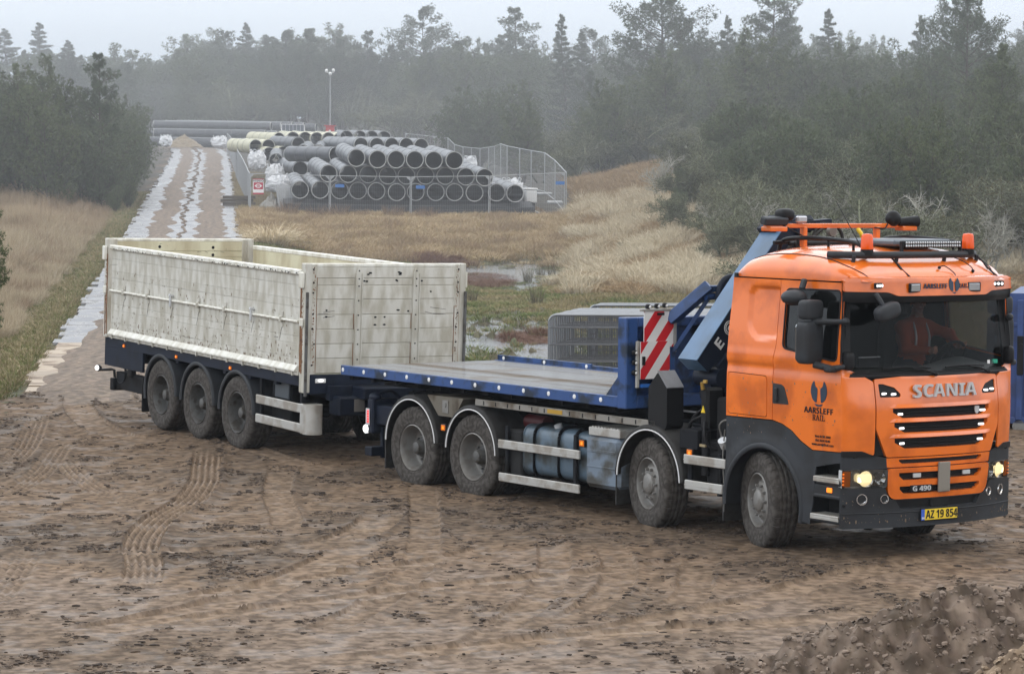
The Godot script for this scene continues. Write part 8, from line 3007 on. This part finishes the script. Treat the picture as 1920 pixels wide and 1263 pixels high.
# a leafless, much branched tree with lichen grey twigs
func bare(sd: int, H: float, spread: float, buds: Color, pale := false) -> Array:
	var r := RandomNumberGenerator.new()
	r.seed = sd
	var W := Leafy.new()
	var T := Leafy.new()
	var stack := []
	var ns := 2 + sd % 3
	for i in ns:
		var a := TAU * i / ns + r.randf()
		stack.append([Vector3(cos(a), 0, sin(a)) * 0.12, Vector3(cos(a) * 0.35 * spread, 1.0, sin(a) * 0.35 * spread).normalized(), H * 0.34 * r.randf_range(0.8, 1.15), 0.020 * H * r.randf_range(0.55, 0.9), 0])
	while stack.size() > 0:
		var s: Array = stack.pop_back()
		var p: Vector3 = s[0]
		var d: Vector3 = s[1]
		var ln: float = s[2]
		var rad: float = s[3]
		var lv: int = s[4]
		var col := Color(0.075, 0.08, 0.048).lerp(Color(0.28, 0.295, 0.19), pow(r.randf(), 1.6))
		if pale: col = Color(0.36, 0.35, 0.30) * r.randf_range(0.75, 1.1)
		var seg := 3 if lv < 3 else 2
		var q := p
		for k in seg:
			var d2 := (d + rdir(r) * 0.24 + Vector3(0, 0.03, 0)).normalized()
			var e := q + d2 * ln / seg
			var ra: float = max(rad * (1.0 - 0.35 * k / seg), 0.0075)
			(W if lv < 3 else T).stick(q, e, ra, max(rad * (1.0 - 0.35 * (k + 1) / seg), 0.0065), col if lv > 0 else col * 0.85)
			q = e
			d = d2
			if lv < (3 if pale else 4):
				var nc: int = [2, 2, 3, 3][lv]
				for c in nc:
					if k == 0 and lv < 2 and c > 0: continue
					var sd3 := (d + rdir(r) * (0.85 + 0.15 * lv)).normalized()
					sd3 = (sd3 + Vector3(sd3.x, 0, sd3.z) * 0.3 * (spread - 1.0)).normalized()
					if sd3.y < -0.25 and r.randf() < 0.6: sd3.y = abs(sd3.y)
					stack.append([q, sd3, ln * r.randf_range(0.42, 0.68), rad * 0.52, lv + 1])
		if lv >= 4 and r.randf() < 0.5: tuft_at(T, q, d, 2, 0.07, 0.016, r, buds, buds * 0.6)
	return [W.mesh(), T.mesh()]

# where a tree stands, told by things one can find
func spot(x: float, d: float, h: float) -> String:
	var u := 960.0 + x * 5252.0 / d
	var marks := [[60.0, "at the left picture edge"], [160.0, "left of the thicket pine's top"], [290.0, "beside the road's left edge"], [430.0, "above the road's far bend"], [560.0, "above the cream pipes"], [700.0, "above the camera mast's right side"], [850.0, "above the front pipe stack"], [960.0, "above the yard's back fence"], [1060.0, "above the yard's right corner"], [1180.0, "above the pale dune grass"], [1290.0, "above the stacked panels"], [1400.0, "left of the crane boom"], [1500.0, "above the boom's top"], [1620.0, "above the first beacon"], [1740.0, "above the roof light bar"], [1830.0, "above the second beacon"], [1925.0, "at the right picture edge"], [99999.0, "just past the right picture edge"]]
	var w := ""
	for m: Array in marks:
		if u < m[0]:
			w = m[1]
			break
	return ("tall " if h > 6.3 else "low " if h < 4.3 else "") + w if false else w

func build_trees():
	needle = StandardMaterial3D.new()
	needle.vertex_color_use_as_albedo = true
	needle.roughness = 0.75
	needle.backlight = Color(0.4, 0.4, 0.4)
	bark = StandardMaterial3D.new()
	bark.vertex_color_use_as_albedo = true
	bark.roughness = 0.95
	var dg := Color(0.040, 0.056, 0.029)
	var lg := Color(0.105, 0.125, 0.055)
	var P := {}
	P["bush0"] = pine(101, 0, 5.0, 2.6, 1.6, dg, Color(0.085, 0.105, 0.05))
	P["bush1"] = pine(102, 0, 5.0, 3.2, 1.5, dg, Color(0.09, 0.11, 0.055))
	P["bush2"] = pine(103, 0, 5.0, 2.3, 1.6, Color(0.04, 0.055, 0.028), lg)
	P["scots0"] = pine(111, 1, 9.0, 2.6, 1.4, dg, Color(0.07, 0.09, 0.045))
	P["scots1"] = pine(112, 1, 9.0, 3.4, 1.3, dg, Color(0.065, 0.085, 0.045))
	P["scots2"] = pine(113, 1, 8.0, 2.2, 1.5, dg, lg)
	P["spruce0"] = pine(121, 2, 9.0, 2.0, 1.2, dg, Color(0.06, 0.075, 0.045))
	P["spruce1"] = pine(122, 2, 9.0, 2.6, 1.1, dg, Color(0.055, 0.07, 0.04))
	P["bare0"] = bare(202, 5.5, 1.3, Color(0.10, 0.10, 0.045))
	P["bare1"] = bare(203, 5.5, 1.6, Color(0.09, 0.10, 0.04))
	P["bare2"] = bare(204, 5.5, 1.1, Color(0.12, 0.105, 0.05))
	P["bare3"] = bare(207, 4.0, 2.2, Color(0.10, 0.10, 0.05))
	P["dead0"] = bare(209, 5.0, 1.3, Color(0.2, 0.2, 0.15), true)
	P["dead1"] = bare(211, 5.0, 1.5, Color(0.2, 0.2, 0.15), true)
	var hts := {"dead": 5.0, "bush": 5.0, "scots": 9.0, "spruce": 9.0, "bare": 5.5}
	var kinds := {"bush": "bushy_pine", "scots": "pine_tree", "spruce": "spruce_tree", "bare": "bare_tree", "dead": "dead_tree"}
	var roots := {}
	var r := RandomNumberGenerator.new()
	r.seed = 909
	var grow := func(kind: String, x: float, d: float, h: float, label: String, group: String, wide := 1.0, y := 1e9) -> Node3D:
		var base := kind.left(-1)
		var s: float = h / hts[base]
		var T := Transform3D(Basis(Vector3.UP, r.randf() * TAU).scaled_local(Vector3(s * wide, s, s * wide)), Vector3(x, (gh(x, d) if y > 1e8 else y) - 0.05, -d))
		if label.contains("%s"): label = label % spot(x, d, h)
		if roots.has(kind): return copy_of(roots[kind], T, label, group)
		var t := thing(kinds[base], label, "tree", T, group)
		obj("trunk", P[kind][0], bark, t)
		var c := obj("crown", P[kind][1], bark if base == "bare" or base == "dead" else needle, t)
		c.set_meta("kind", "stuff")
		roots[kind] = t
		return t
	# trees one can single out
	grow.call("scots0", -19.3, 131.0, 6.9, "tall dark pine with open layered crown topping the left thicket", "", 0.75)
	grow.call("scots2", -9.2, 48.0, 4.0, "young green pine with its branches cut off by the left picture edge", "", 0.72)
	grow.call("bush2", -9.05, 47.0, 2.75, "low young pine under the one at the left picture edge", "", 0.42)
	grow.call("spruce0", 4.2, 235.0, 11.6, "slender pointed spruce rising left of the broad dark pine", "", 0.8)
	grow.call("spruce1", 6.2, 250.0, 10.6, "second pale spruce beside the slender pointed one", "", 0.7)
	grow.call("scots1", 10.6, 200.0, 11.8, "broad dark pine that is the tallest mass over the right wood", "", 1.05)
	grow.call("scots0", 12.6, 201.0, 9.2, "dark pine leaning on the right side of the broad tallest pine", "", 0.9)
	grow.call("scots0", 17.9, 195.0, 11.6, "tall pine with airy top between broad pine and right edge group", "", 0.95)
	grow.call("spruce1", 15.9, 210.0, 9.9, "pale pointed tree left of the tall airy pine", "", 0.7)
	grow.call("spruce0", 24.2, 215.0, 10.4, "pale spruce with ragged top over the lorry cab", "", 0.95)
	grow.call("spruce1", 31.0, 215.0, 10.0, "small pale spruce tip left of the rightmost pines", "", 0.7)
	grow.call("scots1", 26.5, 168.0, 10.2, "dark rounded pine third from the right picture edge", "", 0.7)
	grow.call("scots1", 22.6, 140.0, 8.7, "broad dark pine second from the right picture edge", "", 0.8)
	grow.call("scots2", 19.6, 112.0, 7.4, "near pine with tufted twigs in the top right corner", "", 0.75)
	grow.call("scots1", -9.5, 300.0, 13.2, "wide hazy pine on the skyline above the pipe stacks", "", 1.0)
	grow.call("scots0", -12.3, 305.0, 10.0, "hazy pine left of the wide one above the pipe stacks", "", 1.0)
	grow.call("scots0", 0.2, 270.0, 12.6, "tall hazy pine alone on the skyline right of the pipe stacks", "", 1.0)
	grow.call("spruce1", -33.0, 350.0, 13.0, "hazy pointed spruce on the skyline above the road's bend", "", 0.9)
	grow.call("spruce0", -74.0, 440.0, 17.5, "faint spruce in the fog at the far left, right one of a pair", "", 1.3)
	grow.call("spruce1", -79.0, 440.0, 16.5, "faint spruce in the fog at the far left, left one of a pair", "", 1.3)
	grow.call("dead0", 6.43, 120.0, 3.4, "dead pale tree with forked bare limbs before the wood", "", 0.9)
	grow.call("bush1", 6.3, 107.0, 1.5, "dark low pine bush at the edge of the pale grass", "", 0.55)
	grow.call("bush0", 6.9, 112.0, 2.0, "dark pine bush behind the low one at the grass edge", "", 0.6)
	grow.call("bush0", 3.94, 101.0, 0.55, "tiny pine seedling alone in the pale grass", "", 0.7)
	grow.call("bare3", 5.35, 66.0, 3.1, "crooked bare bush with spreading twigs left of the crane boom", "", 1.25)
	grow.call("bare3", 7.2, 76.0, 4.6, "bigger crooked bare tree behind the crane boom", "", 1.25)
	for k: Array in [[8.6, 92.0, 3.6], [10.4, 86.0, 3.4], [12.6, 88.0, 4.2], [14.2, 84.0, 3.6], [9.4, 104.0, 4.4], [15.8, 88.0, 4.0], [11.6, 98.0, 4.6], [7.4, 98.0, 3.2], [17.0, 92.0, 4.6]]:
		grow.call("dead%d" % (r.randi() % 2), k[0], k[1], k[2], "pale dead branched tree standing before the grey twigged wood", "pale dead trees at the wood's edge", 1.0)
	# the wood behind the viewer, which the lorry's glass and paint mirror
	for i in 16:
		grow.call(["bush0", "scots0", "bush1", "scots1"][i % 4], -24.0 + i * 4.4 + r.randf_range(-1, 1), -26.0 - r.randf() * 10.0, r.randf_range(8.0, 11.0), "pine behind the viewer, seen only mirrored in the windscreen", "pines behind the viewer", 1.2, 0.0)
	# thicket left of the road
	for k: Array in [[-25.5, 128, 4.4], [-23.8, 126, 4.8], [-22.2, 127, 5.2], [-20.6, 125, 4.5], [-19.2, 127, 4.0], [-18.3, 126, 3.0], [-18.7, 131, 3.6], [-24.5, 134, 6.0], [-22.6, 133, 6.3], [-20.9, 134, 5.4], [-19.6, 138, 4.2], [-26.5, 140, 6.0], [-20.4, 146, 4.0], [-21.4, 152, 4.4], [-22.4, 160, 4.6], [-23.6, 170, 4.6], [-17.4, 127, 1.5], [-17.6, 124, 1.2], [-28.0, 131, 5.0]]:
		grow.call("bush%d" % (r.randi() % 3), k[0], float(k[1]), k[2], "dark bushy pine of the left thicket, %s", "bushy pines of the left thicket", 0.85)
	# near bare wood on the right
	for i in 84:
		var d := 80.0 + 46.0 * pow(r.randf(), 0.9)
		var x: float = lerp(4.6 + (d - 84.0) * 0.035 + 1.0, 0.19 * d + 4.5, r.randf())
		if x < 6.2 + 0.02 * (d - 84.0): continue
		var h := r.randf_range(4.4, 6.4) * (0.72 + 0.30 * sst(6.0, 15.0, x))
		grow.call("bare%d" % (r.randi() % 3), x, d, h, "leafless grey twigged tree of the near wood, %s", "bare trees of the near right wood", 1.15)
	for i in 46:
		var d := 88.0 + 40.0 * r.randf()
		var x: float = lerp(8.5, 0.19 * d + 4.0, r.randf())
		grow.call("bush%d" % (r.randi() % 3), x, d, r.randf_range(3.4, 5.6) * (0.8 + 0.2 * sst(8.0, 18.0, x)), "green bushy pine among bare trees, %s", "bushy pines of the near right wood", 0.8)
	# wood behind the fence
	for i in 84:
		var d := 148.0 + 60.0 * r.randf()
		var x: float = lerp(1.2 - (d - 148.0) * 0.10, 0.19 * d + 5.0, r.randf())
		var k := r.randf()
		var h := r.randf_range(4.8, 7.2) * (0.85 + 0.25 * sst(2.0, 16.0, x))
		if k < 0.42: grow.call("bare%d" % (r.randi() % 3), x, d, h * 0.95, "leafless tree in the misty wood, %s", "bare trees behind the yard fence", 1.25)
		elif k < 0.85: grow.call("bush%d" % (r.randi() % 3), x, d, h * 0.95, "dark pine in the misty wood, %s", "pines behind the yard fence", 0.9)
		else: grow.call("scots%d" % (r.randi() % 3), x, d, h * 1.12, "taller dark pine in the misty wood, %s", "pines behind the yard fence", 0.9)
	# the hazy wood across the background
	for i in 130:
		var d := 245.0 + 90.0 * r.randf()
		var x := r.randf_range(-0.135 * d - 2.0, 0.19 * d + 4.0)
		if d < 290.0 and x < -12.0 and x > -40.0: d += 50.0
		var k := r.randf()
		var h := r.randf_range(7.0, 9.8)
		if k < 0.5: grow.call("bush%d" % (r.randi() % 3), x, d, h, "hazy dark pine of the background wood, %s", "pines of the hazy background wood", 0.9)
		elif k < 0.8: grow.call("scots%d" % (r.randi() % 3), x, d, h * 1.15, "taller hazy pine of the background wood, %s", "pines of the hazy background wood", 1.0)
		else: grow.call("bare%d" % (r.randi() % 3), x, d, h, "hazy leafless tree of the background wood, %s", "bare trees of the hazy background wood", 1.3)
	for i in 46:
		var d := 360.0 + 70.0 * r.randf()
		var x := r.randf_range(-0.20 * d - 4.0, -0.06 * d)
		var h := r.randf_range(9.0, 12.5)
		grow.call("spruce%d" % (r.randi() % 2) if r.randf() < 0.4 else "bush%d" % (r.randi() % 3), x, d, h, "faint tree in the fog far behind, %s", "foggy trees far behind the road", 1.2)
